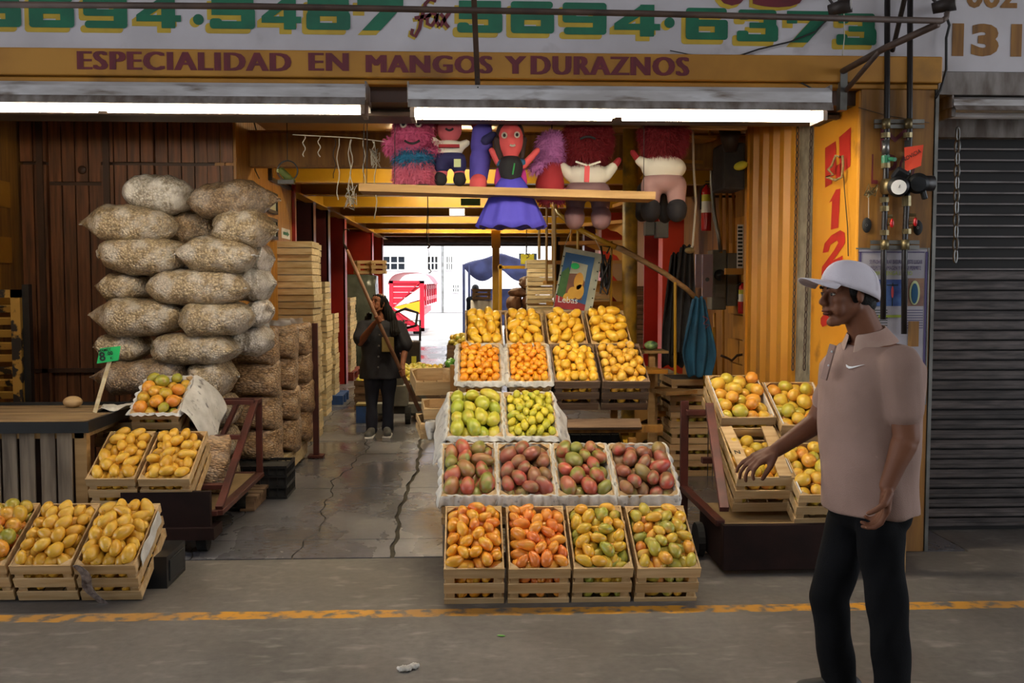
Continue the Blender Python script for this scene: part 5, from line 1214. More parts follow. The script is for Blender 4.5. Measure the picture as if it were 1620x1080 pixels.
# chest mark: small white swoosh, laid on the shirt surface
def snap(x, y, off=.002):
    o = Vector((0, 0, CAM_H)); d = ray(x, y).normalized(); I = wmat(so.parent).inverted(); ok, loc, nr, _ = so.ray_cast(I @ o, d)
    return (wmat(so.parent) @ loc) - d * off if ok else mp(x, y, -.17)
sw = [(1338, 576), (1339, 580.5), (1343, 583), (1349, 582), (1357, 579.5), (1369, 576), (1357, 578), (1348, 579.5), (1343, 579), (1340, 577)]
bpy.context.view_layer.update()
sp = [snap(*q, off=.009) for q in sw]; mb = MB(); mb.add(sp, [(0, 1, 9), (1, 2, 8, 9), (2, 3, 7, 8), (3, 4, 6, 7), (4, 5, 6)]); mb.build('chest_mark', 'pure_white', man, world=True)
# trousers and shoes
Tp = []
for i, (h, k, a) in enumerate(legs): Tp += [capsule(h + Vector((0, 0, -.06)), k, .088, .074, n=20), capsule(k, a, .074, .066, n=20), capsule(a, a + Vector((0, 0, -.05)), .068, .07, n=20)]
Tp.append(capsule(hipc - ldir * .06, hipc + ldir * .06, .11, .11)); Tp.append(capsule(hipc - ldir * .05 + Vector((0, 0, .06)), hipc + ldir * .05 + Vector((0, 0, .06)), .1, .1))
blob('trousers', Tp, .008, 'jeans_dark', man, smooth=5, disp=folds(.005, 1.1))
for h, k, a in legs:
    xx = a.x; y = a.y; blob('shoe', [capsule((xx + .03, y, .05), (xx - .15, y, .04), .048, .04), capsule((xx, y, .05), (xx - .03, y, .08), .045, .04)], .008, 'shoe_dark', man, smooth=3)
    MB().box((xx - .06, y, .012), (.28, .09, .022)).build('sole', 'rubber', man, world=True, bevel=.008)
# ---------------- the woman with the pole
WYY = 10.4
def wp_(x, y, dy=0.0): 
    return PY(x, y, WYY + dy)
wm = thing('person', 'woman with long black hair in a dark smock holding a hooked pole, looking up', 'person', (wp_(602, 690).x, WYY, 0))
hw_ = wp_(599, 480.5, -.0)
Mw = Matrix.Translation(hw_) @ Euler((0, 0, -PI / 2 - math.radians(38))).to_matrix().to_4x4() @ Euler((0, math.radians(-16), 0)).to_matrix().to_4x4() @ Matrix.Scale(.92, 4)
B = head_parts(Mw, True)
nk = wp_(603, 505, .02); B.append(capsule(hw_ + Vector((.01, .03, -.04)), nk, .045, .05))
def wr(x, y, hx, hy, n=28, sc=1):
    c = wp_(x, y, .02); return [c + Vector((hx * sc * math.cos(2*PI*k/n), hy * sc * math.sin(2*PI*k/n), 0)) for k in range(n)]
tw = [(602, 598, .225, .15), (602, 580, .215, .145), (602, 560, .2, .14), (602, 545, .2, .14), (602, 530, .205, .14), (602, 518, .205, .125), (602, 511, .16, .1), (602, 506, .09, .07)]
m_ = MB(); m_.loft([wr(*r, sc=.8) for r in tw]); B.append(m_)
rS, rE, rW = wp_(575, 518, 0), wp_(570, 541, -.12), wp_(592, 512, -.26)
lS, lE, lW = wp_(630, 518, 0), wp_(641, 552, -.05), wp_(637, 577, -.2)
B += [capsule(rS, rE, .05, .042), capsule(rE, rW, .042, .026), capsule(lS, lE, .048, .038), capsule(lE, lW, .036, .025)]
pole_a, pole_b = wp_(549, 395, -.36), wp_(664, 650, -.30)
def on_pole(y): 
    t = (y - 395) / (650 - 395); return pole_a.lerp(pole_b, t)
pd = (pole_b - pole_a).normalized()
h1 = on_pole(504); h2 = on_pole(589)
def grip(Wr, Pp, s=.95, th=1):
    d = (Pp - Wr).normalized(); n_ = pd.cross(d); out = [capsule(Wr, Pp + d * .0 + Vector((0, .025, 0)), .026 * s, .03 * s, sy=.7)]
    for k in range(4):
        c = Pp + pd * ((k - 1.5) * .018); ang = [2.6, 1.6, .6, -.5, -1.4]; ax = (Vector((0, 1, 0)) - pd * pd.y).normalized(); ay = pd.cross(ax); pts = [c + (ax * math.cos(a) + ay * math.sin(a) * th) * .026 for a in [0, .9, 1.9, 2.9, 3.9]]
        for a, b in zip(pts[:-1], pts[1:]): out.append(capsule(a, b, .0095 * s, .009 * s, 8, 3))
    ax = (Vector((0, 1, 0)) - pd * pd.y).normalized(); ay = pd.cross(ax); c = Pp - pd * .042
    tp = [c + pd * .02 + ax * .026, c + pd * .012 - ay * .026 * th, c + pd * .005 - ax * .02 - ay * .018 * th]
    for a, b in zip(tp[:-1], tp[1:]): out.append(capsule(a, b, .0115 * s, .01 * s, 8, 3))
    return out
B += grip(rW, h1, th=1); B += grip(lW, h2, th=-1)
wl = [(wp_(589, 600, .02), wp_(588, 640, 0), wp_(588, 680, .02)), (wp_(615, 600, .02), wp_(614, 638, .02), wp_(613, 677, .05))]
for h, k, a in wl: B += [capsule(h, k, .07, .045), capsule(k, a, .045, .032)]
blob('body', B, .006, 'skin_woman', wm, smooth=2)
face_bits(Mw, wm)
Hh = [xform(MB().ell((-.03, 0, .022), (.088, .082, .098), 20, 14), Mw), xform(MB().ell((.03, 0, .075), (.05, .068, .03), 16, 10), Mw), xform(MB().ell((-.0, -.058, .02), (.05, .022, .07), 12, 8), Mw), xform(MB().ell((-.0, .058, .02), (.045, .022, .07), 12, 8), Mw)]
Hh += [capsule(hw_ + Vector((.05, .03, 0)), wp_(619, 505, .0), .055, .06), capsule(wp_(619, 505, .0), wp_(626, 526, -.13), .06, .05, sy=.5, side=(0, 1, 0)), capsule(wp_(615, 500, .1), wp_(612, 545, .15), .08, .05), capsule(wp_(584, 498, .06), wp_(582, 506, .08), .03, .04), capsule(wp_(626, 526, -.13), wp_(622, 534, -.13), .04, .02)]
blob('hair', Hh, .007, 'hair_black', wm, smooth=3, disp=lambda co: .004 * np.sin(co[:, 0] * 260 + co[:, 2] * 30))
Sp = [MB()]; Sp[0].loft([wr(*r) for r in tw]); Sp += [capsule(rS, rS.lerp(rE, .75), .075, .085), capsule(lS, lS.lerp(lE, .8), .075, .09), capsule(rS + Vector((0, 0, .01)), lS + Vector((0, 0, .01)), .07, .07)]
wso = blob('smock', Sp, .009, 'smock', wm, smooth=5, disp=folds(.005, 1.2))
for k in range(4): MB().ell(wp_(600 - .6 * k, 530 + 17 * k, -.145), (.011, .004, .011), 10, 6).build('button', 'steel', wm, world=True)
MB().bb((wp_(606, 555).x, WYY - .165, wp_(606, 555).z), (wp_(625, 555).x, WYY - .125, wp_(606, 532).z)).build('chest_pouch', 'pocket_tan', wm, world=True, bevel=.006)
Tp = []
for h, k, a in wl: Tp += [capsule(h + Vector((0, 0, .04)), k, .09, .062, n=20), capsule(k, a, .062, .06, n=20)]
blob('trousers', Tp, .009, 'jeans_blue', wm, smooth=4, disp=folds(.004, 1.3))
for i, (h, k, a) in enumerate(wl):
    fx = -.02 if i == 0 else .01; fl = PZ(588 if i == 0 else 614, 692, 0)
    blob('shoe', [capsule((a.x, a.y, .05), (a.x + fx, a.y - .17, .04), .045, .042), capsule((a.x, a.y, .08), (a.x, a.y - .04, .07), .045, .04)], .008, 'shoe_grey', wm, smooth=3)
    MB().box((a.x + fx / 2, a.y - .08, .012), (.09, .26, .024)).build('sole', 'pure_white', wm, world=True, bevel=.008)
t = thing('hooked_pole', 'long wooden pole with a thin dark hook held across the body', 'pole', tuple(pole_b))
MB().tube([pole_a, pole_a.lerp(pole_b, .5) + Vector((-.01, 0, 0)), pole_b], [.016, .02, .022], 10).build('shaft', 'pole_wood', t, world=True, smooth=True)
hk = [pole_a, pole_a + Vector((-.03, 0, .06)), pole_a + Vector((-.035, 0, .16)), pole_a + Vector((-.02, 0, .2)), pole_a + Vector((.015, 0, .205)), pole_a + Vector((.025, 0, .185))]
MB().tube(hk, [.012, .009, .006, .005, .005, .004], 8).build('hook', 'steel_dark', t, world=True, smooth=True)
# ---------------------------------------------------------------- the one bulk object of small or far fruit
def make_bulk():
    V = []; Fc = []; mi = []; n = 0; mats = sorted(BULK)
    for k, mt in enumerate(mats):
        for mb, M in BULK[mt]:
            A = np.array([tuple(v) for v in mb.v]); R = np.array(M.to_3x3()); V.append(A @ R.T + np.array(M.translation))
            Fc += [tuple(i + n for i in f) for f in mb.f]; mi += [k] * len(mb.f); n += len(A)
    me = bpy.data.meshes.new('heaped_fruit'); me.from_pydata(np.concatenate(V).tolist(), [], Fc)
    for mt in mats: me.materials.append(MATS[mt])
    me.polygons.foreach_set('material_index', mi); me.polygons.foreach_set('use_smooth', [True] * len(mi))
    o = bpy.data.objects.new('heaped_mangoes', me); C.objects.link(o)
    tag(o, 'small and far mangoes heaped in the upper and lower layers of the crates', 'mangoes', kind='stuff'); print('bulk faces', len(mi))
make_bulk()
# ---------------------------------------------------------------- dolls on the plank
PYY = 6.9
def pp(x, y, dy=0.0): return PY(x, y, PYY + dy)
def colmat(n, c, **k): return mat(n, c, tuple(0 for _ in range(0)) or None, **k) if n not in MATS else MATS[n]
for n_, c_ in (('d_pink', '#c85a86'), ('d_pink2', '#d9738e'), ('d_blue', '#1f6f96'), ('d_skin', '#b0505a'), ('d_navy', '#1f1d4e'), ('d_violet', '#4a3f9a'), ('d_purple', '#3f37a0'), ('d_red', '#8e1a22'),
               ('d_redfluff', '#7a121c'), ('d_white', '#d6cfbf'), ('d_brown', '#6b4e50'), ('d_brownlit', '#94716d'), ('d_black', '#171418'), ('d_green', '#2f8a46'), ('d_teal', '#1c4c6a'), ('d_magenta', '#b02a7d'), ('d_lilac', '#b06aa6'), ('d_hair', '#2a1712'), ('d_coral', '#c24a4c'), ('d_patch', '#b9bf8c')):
    mat(n_, c_, rough=.8)
def fluff(parent, src, name, m, n, length, seed=0, droop=.3):
    """paper fringe standing on a surface: thin blades"""
    r = random.Random(seed); me = src.data; M = wmat(src); polys = me.polygons; ar = [p.area for p in polys]; mb = MB()
    ch = r.choices(range(len(polys)), ar, k=n)
    for i in ch:
        p = polys[i]; c = M @ p.center; nn = (M.to_3x3() @ p.normal).normalized(); d = (nn + Vector((r.uniform(-.6, .6), r.uniform(-.6, .6), r.uniform(-.6, .4) - droop))).normalized()
        t = nn.cross(Vector((r.random(), r.random(), r.random()))).normalized() * .0035; L = length * r.uniform(.6, 1.2)
        mb.add([c - t, c + t, c + d * L * .6 + t * .7, c + d * L * .6 - t * .7, c + d * L + Vector((0, 0, -.3 * L))], [(0, 1, 2, 3), (3, 2, 4)])
    o = mb.build(name, m, parent, world=True); o['kind'] = 'stuff'; return o
def doll(label, x, y, dy=0): return thing('party_doll', label, 'doll', tuple(pp(x, y, dy)), group='hanging cloth and paper dolls')
E_ = lambda x, y, rx, ry, rz=None, dy=0: MB().ell(pp(x, y, dy), (rx * S(PYY), (rz if rz else rx * .75) * S(PYY), ry * S(PYY)), 18, 12)
K_ = lambda x0, y0, x1, y1, r0, r1, dy=0: capsule(pp(x0, y0, dy), pp(x1, y1, dy), r0 * S(PYY), r1 * S(PYY))
def cord(t, x, y, dy=0):
    MB().tube([pp(x, y, dy), Vector((pp(x, y, dy).x, pp(x, y, dy).y, zc))], .004, 5).build('hanging_cord', 'wire', t, world=True)
def eyes(t, pts, r=.018, dy=-.13, pup=True):
    for x, y in pts:
        MB().ell(pp(x, y, dy), (r, .008, r * 1.1), 12, 8).build('eye', 'eye_white' if pup else 'd_black', t, world=True, smooth=True)
        if pup: MB().ell(pp(x, y, dy - .007), (r * .5, .006, r * .6), 10, 6).build('pupil', 'd_black', t, world=True, smooth=True)
def smile(t, x, y, w_, dy=-.13, m='d_black', h_=4):
    pts = [pp(x + w_ * k / 4, y - h_ * (k / 4) ** 2 + h_, dy) for k in range(-4, 5)]; MB().tube(pts, .008, 6).build('mouth', m, t, world=True, smooth=True)
# 1 pink shaggy doll with a blue band
t = doll('shaggy pink paper doll with a blue middle band, leftmost on the plank', 654, 296)
b1 = blob('upper_body', [E_(654, 206, 29, 36, 20), E_(655, 235, 26, 14, 20), K_(632, 240, 617, 228, 10, 9), K_(678, 240, 700, 234, 10, 9)], .02, 'd_pink', t)
b2 = blob('blue_band', [E_(655, 250, 31, 18, 22)], .02, 'd_blue', t); b3 = blob('legs', [K_(642, 266, 641, 284, 15, 15), K_(668, 266, 669, 284, 15, 15), E_(655, 264, 29, 12, 20)], .02, 'd_pink2', t)
for s_, n_, m_, sd in ((b1, 3600, 'd_pink', 1), (b2, 1800, 'd_blue', 2), (b3, 3000, 'd_pink2', 3)): fluff(t, s_, 'fringe', m_, n_, .045, sd)
cord(t, 654, 185); eyes(t, ((638, 196), (662, 195)), .024, -.2); smile(t, 652, 222, 12, -.19, h_=5)
for x in (640, 668): MB().ell(pp(x, 294, -.03), (.06, .07, .012)).build('sole', 'd_black', t, world=True, smooth=True)
# 2 doll in shorts
t = doll('small cloth doll in a white top and navy shorts with a patch', 712, 288)
blob('body', [E_(711, 204, 20, 22, 15), K_(700, 258, 699, 276, 9, 9), K_(725, 258, 727, 276, 9, 9)], .012, 'd_skin', t)
blob('top', [E_(711, 236, 22, 16, 15), K_(695, 232, 686, 222, 8, 6), K_(727, 232, 738, 226, 8, 6)], .012, 'd_white', t); MB().bar(pp(694, 231, -.14), pp(727, 231, -.14), .04, .02).build('scarf', 'd_red', t, world=True)
blob('shorts', [E_(712, 250, 25, 12, 17), K_(699, 256, 699, 264, 13, 12), K_(725, 256, 726, 264, 13, 12)], .012, 'd_navy', t)
MB().bb(pp(718, 264, -.17), pp(729, 252, -.15)).build('patch', 'd_patch', t, world=True)
for x in (697, 727): blob('boot', [K_(x, 280, x, 284, 10, 11, -.01)], .012, 'd_black', t)
cord(t, 711, 190); blob('hair', [E_(711, 190, 22, 14, 16), K_(692, 196, 689, 214, 6, 3)], .012, 'd_redfluff', t); smile(t, 711, 203, 6, -.125, h_=3)
# 3 blue figure seen from the side
t = doll('cloth doll in blue trousers with a red belt and coral boots', 758, 300)
blob('body', [K_(763, 205, 762, 232, 16, 18), K_(760, 250, 757, 280, 17, 15)], .012, 'd_violet', t); blob('belt', [K_(752, 247, 770, 247, 9, 9)], .012, 'd_red', t)
cord(t, 762, 190); blob('head', [E_(762, 196, 17, 14, 14)], .012, 'd_redfluff', t); blob('arm', [K_(768, 222, 780, 214, 8, 7, -.08)], .012, 'd_navy', t); blob('boot', [K_(757, 288, 756, 298, 14, 14, -.04)], .012, 'd_coral', t); MB().ell(pp(756, 304, -.05), (.068, .085, .02)).build('sole', 'd_green', t, world=True, smooth=True)
# 4 large doll in a purple skirt
t = doll('large cloth doll with dark hair, black bodice and wide violet skirt', 810, 360, -.12)
D = -.12
blob('body', [E_(808, 222, 20, 28, 17, D), K_(808, 240, 808, 252, 10, 12, D), K_(789, 258, 778, 238, 6, 5, D), K_(828, 262, 850, 238, 6, 5, D)], .01, 'd_coral', t)
blob('bodice', [K_(808, 264, 808, 284, 20, 15, D), ], .012, 'd_black', t); blob('shoulder_band', [K_(790, 258, 828, 258, 7, 7, D)], .012, 'd_teal', t)
rings = []
for i in range(9):
    f = i / 8; c_ = pp(809, 280 + 80 * f, D); R_ = (15 + 38 * f ** .8) * S(PYY)
    rings.append([c_ + Vector((R_ * (1 + .07 * f * math.sin(9 * a)) * math.cos(a), R_ * .75 * (1 + .07 * f * math.sin(9 * a)) * math.sin(a), .012 * f * math.sin(9 * a))) for a in [2 * PI * k / 54 for k in range(54)]])
mb = MB(); mb.loft(rings, caps=False); mb.build('skirt', 'd_purple', t, world=True, smooth=True, solid=.004)
blob('hair', [E_(807, 214, 23, 26, 15, D + .05), K_(788, 222, 790, 262, 8, 5, D), K_(828, 220, 826, 250, 6, 4, D)], .011, 'd_hair', t)
cord(t, 807, 195, D + .03); eyes(t, ((798, 214), (818, 213)), .02, D - .115); smile(t, 811, 229, 4, D - .115, 'eye_white', 1.5)
MB().bar(pp(814, 258, D - .14), pp(811, 276, D - .12), .008, .006).build('green_stitch', 'd_green', t, world=True)
for s_ in (-1, 1): blob('sash', [K_(808 + s_ * 20, 268, 808 + s_ * 18, 288, 4, 9, D + .1)], .012, 'd_magenta', t)
# 5 lilac shaggy doll in red dress
t = doll('shaggy lilac doll in a dark red dress, seen from behind', 878, 305, .06)
h5 = blob('head', [E_(873, 232, 25, 24, 18, .06), E_(870, 252, 22, 14, 16, .06), K_(854, 262, 843, 268, 8, 6, .0)], .016, 'd_lilac', t); fluff(t, h5, 'fringe', 'd_lilac', 1800, .035, 5)
cord(t, 873, 220, .06); blob('dress', [K_(872, 268, 870, 292, 18, 24, .06)], .014, 'd_red', t); f5 = blob('feet', [K_(862, 308, 862, 316, 12, 10, .06), K_(886, 308, 886, 316, 12, 10, .06)], .016, 'd_pink', t); fluff(t, f5, 'fringe', 'd_pink', 500, .03, 6)
# 6, 7 red shaggy heads with white shirts
def red_doll(label, x, y0, back=False, tie=True, dy=0, sd=9):
    t = doll(label, x, 330, dy)
    hd = blob('head', [E_(x, y0, 36, 34, 24, dy), E_(x, y0 + 22, 32, 20, 22, dy)], .02, 'd_redfluff', t); fluff(t, hd, 'fringe', 'd_redfluff', 5000, .055, sd)
    cord(t, x, y0 - 20, dy); sy_ = y0 + 62
    blob('shirt', [E_(x, sy_ - 2, 33, 22, 22, dy), K_(x - 28, sy_ - 4, x - 40, sy_ - 16, 11, 8, dy), K_(x + 28, sy_ - 4, x + 40, sy_ - 16, 11, 8, dy)] if not back else [E_(x, sy_ - 2, 37, 22, 22, dy), K_(x - 28, sy_ - 8, x - 38, sy_ - 14, 10, 8, dy)], .012, 'd_white', t)
    for s_ in ((-1, 1) if not back else (-1,)): blob('hand', [K_(x + s_ * 43, sy_ - 19, x + s_ * 49, sy_ - 27, 6, 5, dy)], .01, 'd_red', t)
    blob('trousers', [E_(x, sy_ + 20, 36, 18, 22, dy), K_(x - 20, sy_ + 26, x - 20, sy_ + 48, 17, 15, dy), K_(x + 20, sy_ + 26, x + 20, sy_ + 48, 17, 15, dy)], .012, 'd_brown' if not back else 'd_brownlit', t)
    for s_ in (-1, 1): blob('shoe', [K_(x + s_ * 21, sy_ + 62, x + s_ * 21, sy_ + 68, 17, 16, dy - .03)], .012, 'd_black' if back else 'd_brown', t)
    if tie: MB().bar(pp(x - 1, sy_ - 18, dy - .165), pp(x - 2, sy_ + 8, dy - .17), .035, .012).build('tie', 'd_coral', t, world=True); smile(t, x, y0 + 2, 12, dy - .19, h_=-4)
    if tie:
        for s_ in (-1, 1): MB().bar(pp(x, sy_ - 18, dy - .16), pp(x + s_ * 18, sy_ - 24, dy - .12), .035, .012).build('shirt_collar', 'd_white', t, world=True)
red_doll('shaggy red-headed doll facing out in white shirt and coral tie', 930, 218, dy=.05)
red_doll('shaggy red doll seen from behind in white shirt and mauve trousers', 1050, 206, True, False, dy=.12, sd=12)
t = doll('dark cloth doll mostly hidden behind the mauve trousers', 1030, 350, .35); cord(t, 1030, 300, .35)
blob('legs', [K_(1020, 300, 1016, 340, 14, 12, .35), K_(1050, 310, 1052, 342, 12, 12, .35)], .014, 'd_black', t)
# the plank they stand on, held by wires
a, b = pp(571, 299, -.2), pp(1031, 312, -.2)
t = thing('plank', 'long wooden plank hung on wires under the dolls', 'plank', tuple((a + b) / 2)); MB().bar(a, b, .05, .28, up=(0, 1, 0)).build('board', 'plank_wood', t, world=True)
t['category'] = 'plank'
for x, y in ((580, 300), (575, 300), (624, 298), (1018, 312)): MB().tube([PY(x, y, PYY - .15), PY(x + 1, 190, PYY - .15)], .0025, 5).build('hanging_wire', 'wire', t, world=True)
a, b = pp(640, 190, .1), pp(1180, 200, .1); o = MB().bar(a, b, .06, .05).build('hanging_bar', 'plank_wood', None); tag(o, 'wooden bar under the ceiling from which the dolls hang', 'bar')
# ---------------------------------------------------------------- strings, bird, pictures on the left
for i, (x, y0, y1, c_) in enumerate(((529, 205, 282, 'wire'), (535, 232, 316, 'string'), (553, 226, 318, 'string'), (556, 228, 300, 'string'), (576, 230, 296, 'string'), (594, 222, 346, 'string'), (590, 235, 262, 'string'), (481, 215, 248, 'string'), (505, 222, 248, 'string'))):
    Y = 7.3; y0 = 213 + (x - 463) * .08; pts = [PY(x + 2.2 * math.sin(k * 1.3 + i), y0 + (y1 - y0) * k / 9, Y) for k in range(10)]
    o = MB().tube(pts, .004 if c_ == 'string' else .003, 5).build('string', c_, None, smooth=True); tag(o, 'thin %s dangling over the aisle, %s from the left' % ('dark cord' if c_ == 'wire' else 'pale string', ('third', 'fourth', 'fifth', 'sixth', 'seventh', 'last', 'eighth', 'first', 'second')[i]), 'string', 'strings over the aisle')
for x, y, rr_ in ((555, 312, .05), (594, 250, .04)):
    c_ = PY(x, y, 7.3); rd = random.Random(x); o = MB().tube([c_ + Vector((rd.uniform(-rr_, rr_), rd.uniform(-.02, .02), rd.uniform(-rr_ * 1.8, rr_ * 1.8))) for _ in range(30)], .003, 5).build('string_tangle', 'string', None, smooth=True); tag(o, 'knotted tangle of white string %s' % ('hanging lower' if x == 555 else 'beside the pink doll'), 'string')
o = MB().tube([PY(463, 213, 7.3), PY(560, 218, 7.3), PY(625, 226, 7.3)], .004, 6).build('line', 'string', None); tag(o, 'line stretched across the aisle holding the strings', 'cord')
o = MB().tube([PX(401, 190, XLc + .02), PX(408, 215, XLc + .02), PX(400, 250, XLc + .02), PX(404, 270, XLc + .02), PX(410, 282, XLc + .02)], .006, 6).build('cable', 'wire', None, smooth=True); tag(o, 'dark cable hanging down the beadboard wall', 'cable')
c_ = PY(455, 270, 7.6); t = thing('toy_parrot', 'green toy parrot sitting in a black hoop', 'toy', tuple(c_))
MB().tube([c_ + Vector((.075 * math.cos(a), 0, .075 * math.sin(a))) for a in [2 * PI * k / 20 for k in range(20)]], .006, 6, closed=True).build('hoop', 'black_plastic', t, world=True, smooth=True)
MB().tube([c_ + Vector((0, 0, .075)), Vector((c_.x, c_.y, zc))], .003, 5).build('hanging_cord', 'wire', t, world=True); MB().bb(c_ + Vector((-.07, -.03, -.1)), c_ + Vector((.05, .03, -.07))).build('perch', 'black_plastic', t, world=True)
blob('body', [capsule(c_ + Vector((-.045, 0, .0)), c_ + Vector((.0, 0, -.05)), .026, .03), capsule(c_ + Vector((0, 0, -.05)), c_ + Vector((.055, 0, -.075)), .025, .008)], .006, mat('parrot', '#5f6a2c', '#4a5a24', rough=.7).name, t)
MB().ell(c_ + Vector((-.07, 0, .0)), (.014, .01, .016)).build('beak', 'd_patch', t, world=True, smooth=True)
def frame_pic(x0, x1, y0, y1, label, m, mf='black_plastic'):
    q = [PX(x0, y0, XLc), PX(x1, y0 + (y1 - y0) * .1, XLc)]; z0 = PX(x0, y1, XLc).z; z1 = q[0].z; Ya, Yb = q[0].y, q[1].y
    t = thing('wall_picture', label, 'picture', (XLc + .02, (Ya + Yb) / 2, z0))
    MB().bb((XLc + .005, Ya + .02, z0 + .02), (XLc + .02, Yb - .02, z1 - .02)).build('print', m, t, world=True)
    MB().bb((XLc, Ya, z0), (XLc + .035, Ya + .03, z1)).bb((XLc, Yb - .03, z0), (XLc + .035, Yb, z1)).bb((XLc, Ya, z0), (XLc + .035, Yb, z0 + .03)).bb((XLc, Ya, z1 - .03), (XLc + .035, Yb, z1)).build('frame', mf, t, world=True)
mat('print_warm', '#6d2f28', '#a57c3a', scale=6, contrast=(.3, .7), rough=.25); mat('print_pale', '#9db0a8', '#c9bb86', scale=8, rough=.3)
frame_pic(423, 455, 207, 284, 'large dark-framed reddish print high on the beadboard wall', 'print_warm'); frame_pic(418, 434, 300, 334, 'small pale framed print above the crate stack', 'print_pale'); frame_pic(418, 434, 342, 376, 'lower pale framed print above the crate stack', 'print_pale')
a = PX(445, 360, XLc); b = PX(458, 379, XLc); t = thing('exit_sign', 'small white sign with a green arrow on the beadboard wall', 'sign', (XLc, a.y, b.z)); MB().bb((XLc, a.y, b.z), (XLc + .006, b.y, a.z)).build('panel', 'pure_white', t, world=True)
ym = (a.y + b.y) / 2; zm_ = (a.z + b.z) / 2; hh = (a.z - b.z) * .3; ww = (b.y - a.y) * .38
mb = MB(); mb.add([(XLc + .008, ym - ww, zm_ - hh * .5), (XLc + .008, ym + ww * .3, zm_ - hh * .5), (XLc + .008, ym + ww * .3, zm_ - hh), (XLc + .008, ym + ww, zm_), (XLc + .008, ym + ww * .3, zm_ + hh), (XLc + .008, ym + ww * .3, zm_ + hh * .5), (XLc + .008, ym - ww, zm_ + hh * .5)], [tuple(range(7))]); mb.build('arrow', 'green_sign', t, world=True)
# rusty louvred panel at far left
t = thing('louvred_panel', 'worn yellow and black louvred metal panel leaning at the far left', 'panel', (PY(20, 640, 7.6).x, 7.7, 0))
a = PY(-6, 458, 7.7); b = PY(38, 640, 7.7); mat('chipped', '#a07a34', '#1b1512', scale=7, detail=8, contrast=(.52, .56), rough=.6)
MB().bb((b.x - .07, 7.68, .3), (b.x, 7.72, a.z)).bb((a.x - .2, 7.68, a.z - .06), (b.x, 7.72, a.z)).build('frame', 'chipped', t, world=True)
MB().bb((b.x, 7.72, .3), (b.x + .05, 7.78, a.z + .04)).build('post', 'black_plastic', t, world=True)
for k in range(12): MB().box(((a.x + b.x) / 2 - .12, 7.71, .38 + k * .094), (.34, .02, .055), (.5, 0, 0)).build('louvre', 'chipped', t, world=True)
# ---------------------------------------------------------------- spiral stair
PC = Vector((xf(997, 8.6), 8.6, 0)); t = thing('spiral_stair', 'yellow spiral stair with a thick speckled central pole', 'stair', tuple(PC))
MB().cyl(PC, PC + Vector((0, 0, zc)), .066, 24).build('pole', 'pole_yellow', t, world=True, smooth=True)
R_ = .74; phis = []
def sp(phi, r, z): return PC + Vector((r * math.cos(phi), r * math.sin(phi), z))
for k in range(15):
    phi = math.radians(345 - k * 24); z = .35 + k * .178; 
    if z > zc - .1: break
    a0, a1 = phi - .22, phi + .22
    mb = MB(); mb.add([sp(phi, .05, z), sp(a0, R_, z), sp(phi, R_ + .01, z), sp(a1, R_, z), sp(phi, .05, z + .03), sp(a0, R_, z + .03), sp(phi, R_ + .01, z + .03), sp(a1, R_, z + .03)], [(0, 1, 2, 3), (7, 6, 5, 4), (0, 4, 5, 1), (1, 5, 6, 2), (2, 6, 7, 3), (3, 7, 4, 0)]); mb.build('tread', 'plank_wood' if k < 3 else 'ochre', t, world=True)
    pr_ = [(0.05, 0), (.55, 0), (.4, -.05), (.25, -.07), (.14, -.11), (.06, -.2), (.05, -.2)]
    mb = MB(); tn = Vector((-math.sin(phi), math.cos(phi), 0)) * .012; P0 = [sp(phi, r, z + q) for r, q in pr_]; mb.add([p - tn for p in P0] + [p + tn for p in P0], [tuple(range(7))[::-1], tuple(range(7, 14))] + [(i, (i + 1) % 7, 7 + (i + 1) % 7, 7 + i) for i in range(7)]); mb.build('bracket', 'ochre', t, world=True)
    if k not in (2, 3): MB().cyl(sp(phi, R_ - .02, z), sp(phi, R_ - .02, z + .88), .011, 8).build('baluster', 'yellow_beam', t, world=True)
rail = [PY(873, 318, 8.55), PY(884, 338, 8.25), PY(905, 356, 8.05), PY(940, 375, 7.9), PY(975, 391, 7.84), PY(1010, 408, 7.86), PY(1050, 431, 7.95), PY(1085, 456, 8.1), PY(1107, 477, 8.22)]
MB().tube(rail[:5], .021, 10).build('handrail', 'yellow_beam', t, world=True, smooth=True); MB().tube(rail[4:], .021, 10).build('handrail', 'wood_new', t, world=True, smooth=True)
MB().tube([v + Vector((.0, 0, .0)) for v in [rail[4].lerp(rail[5], .0)] + [rail[4].lerp(rail[7], k / 12) + Vector((0, 0, .012 + .004 * (k % 2))) for k in range(1, 9)]], .021, 7).build('tape_wrap', 'wood_trim', t, world=True)
for x, y0, y1, Y in ((1068, 446, 592, 8.0), (853, 330, 410, 8.6), (876, 322, 470, 8.5)): MB().cyl(PY(x, y0, Y), PY(x, y1, Y), .012, 8).build('baluster', 'yellow_beam', t, world=True)
a, b = PY(1016, 554, 8.2), PY(1054, 554, 8.2); o = thing('shelf_board', 'small board on the stair foot with a bag on it', 'shelf', tuple(a)); MB().bb((a.x, 8.1, a.z - .02), (b.x, 8.4, a.z)).build('board', 'plank_wood', o, world=True); MB().bb((a.x + .05, 8.15, .0), (a.x + .1, 8.2, a.z - .02)).bb((b.x - .1, 8.3, 0), (b.x - .05, 8.35, a.z - .02)).build('support', 'plank_wood', o, world=True)
q = blob('carrier_bag', [MB().ell(PY(1030, 546, 8.25), (.06, .05, .04), 14, 10)], .01, mat('bag_lime', '#a9c878', '#2a4a3a', scale=20, rough=.3).name, None); tag(q, 'small green and black plastic bag on the board by the stair', 'bag')
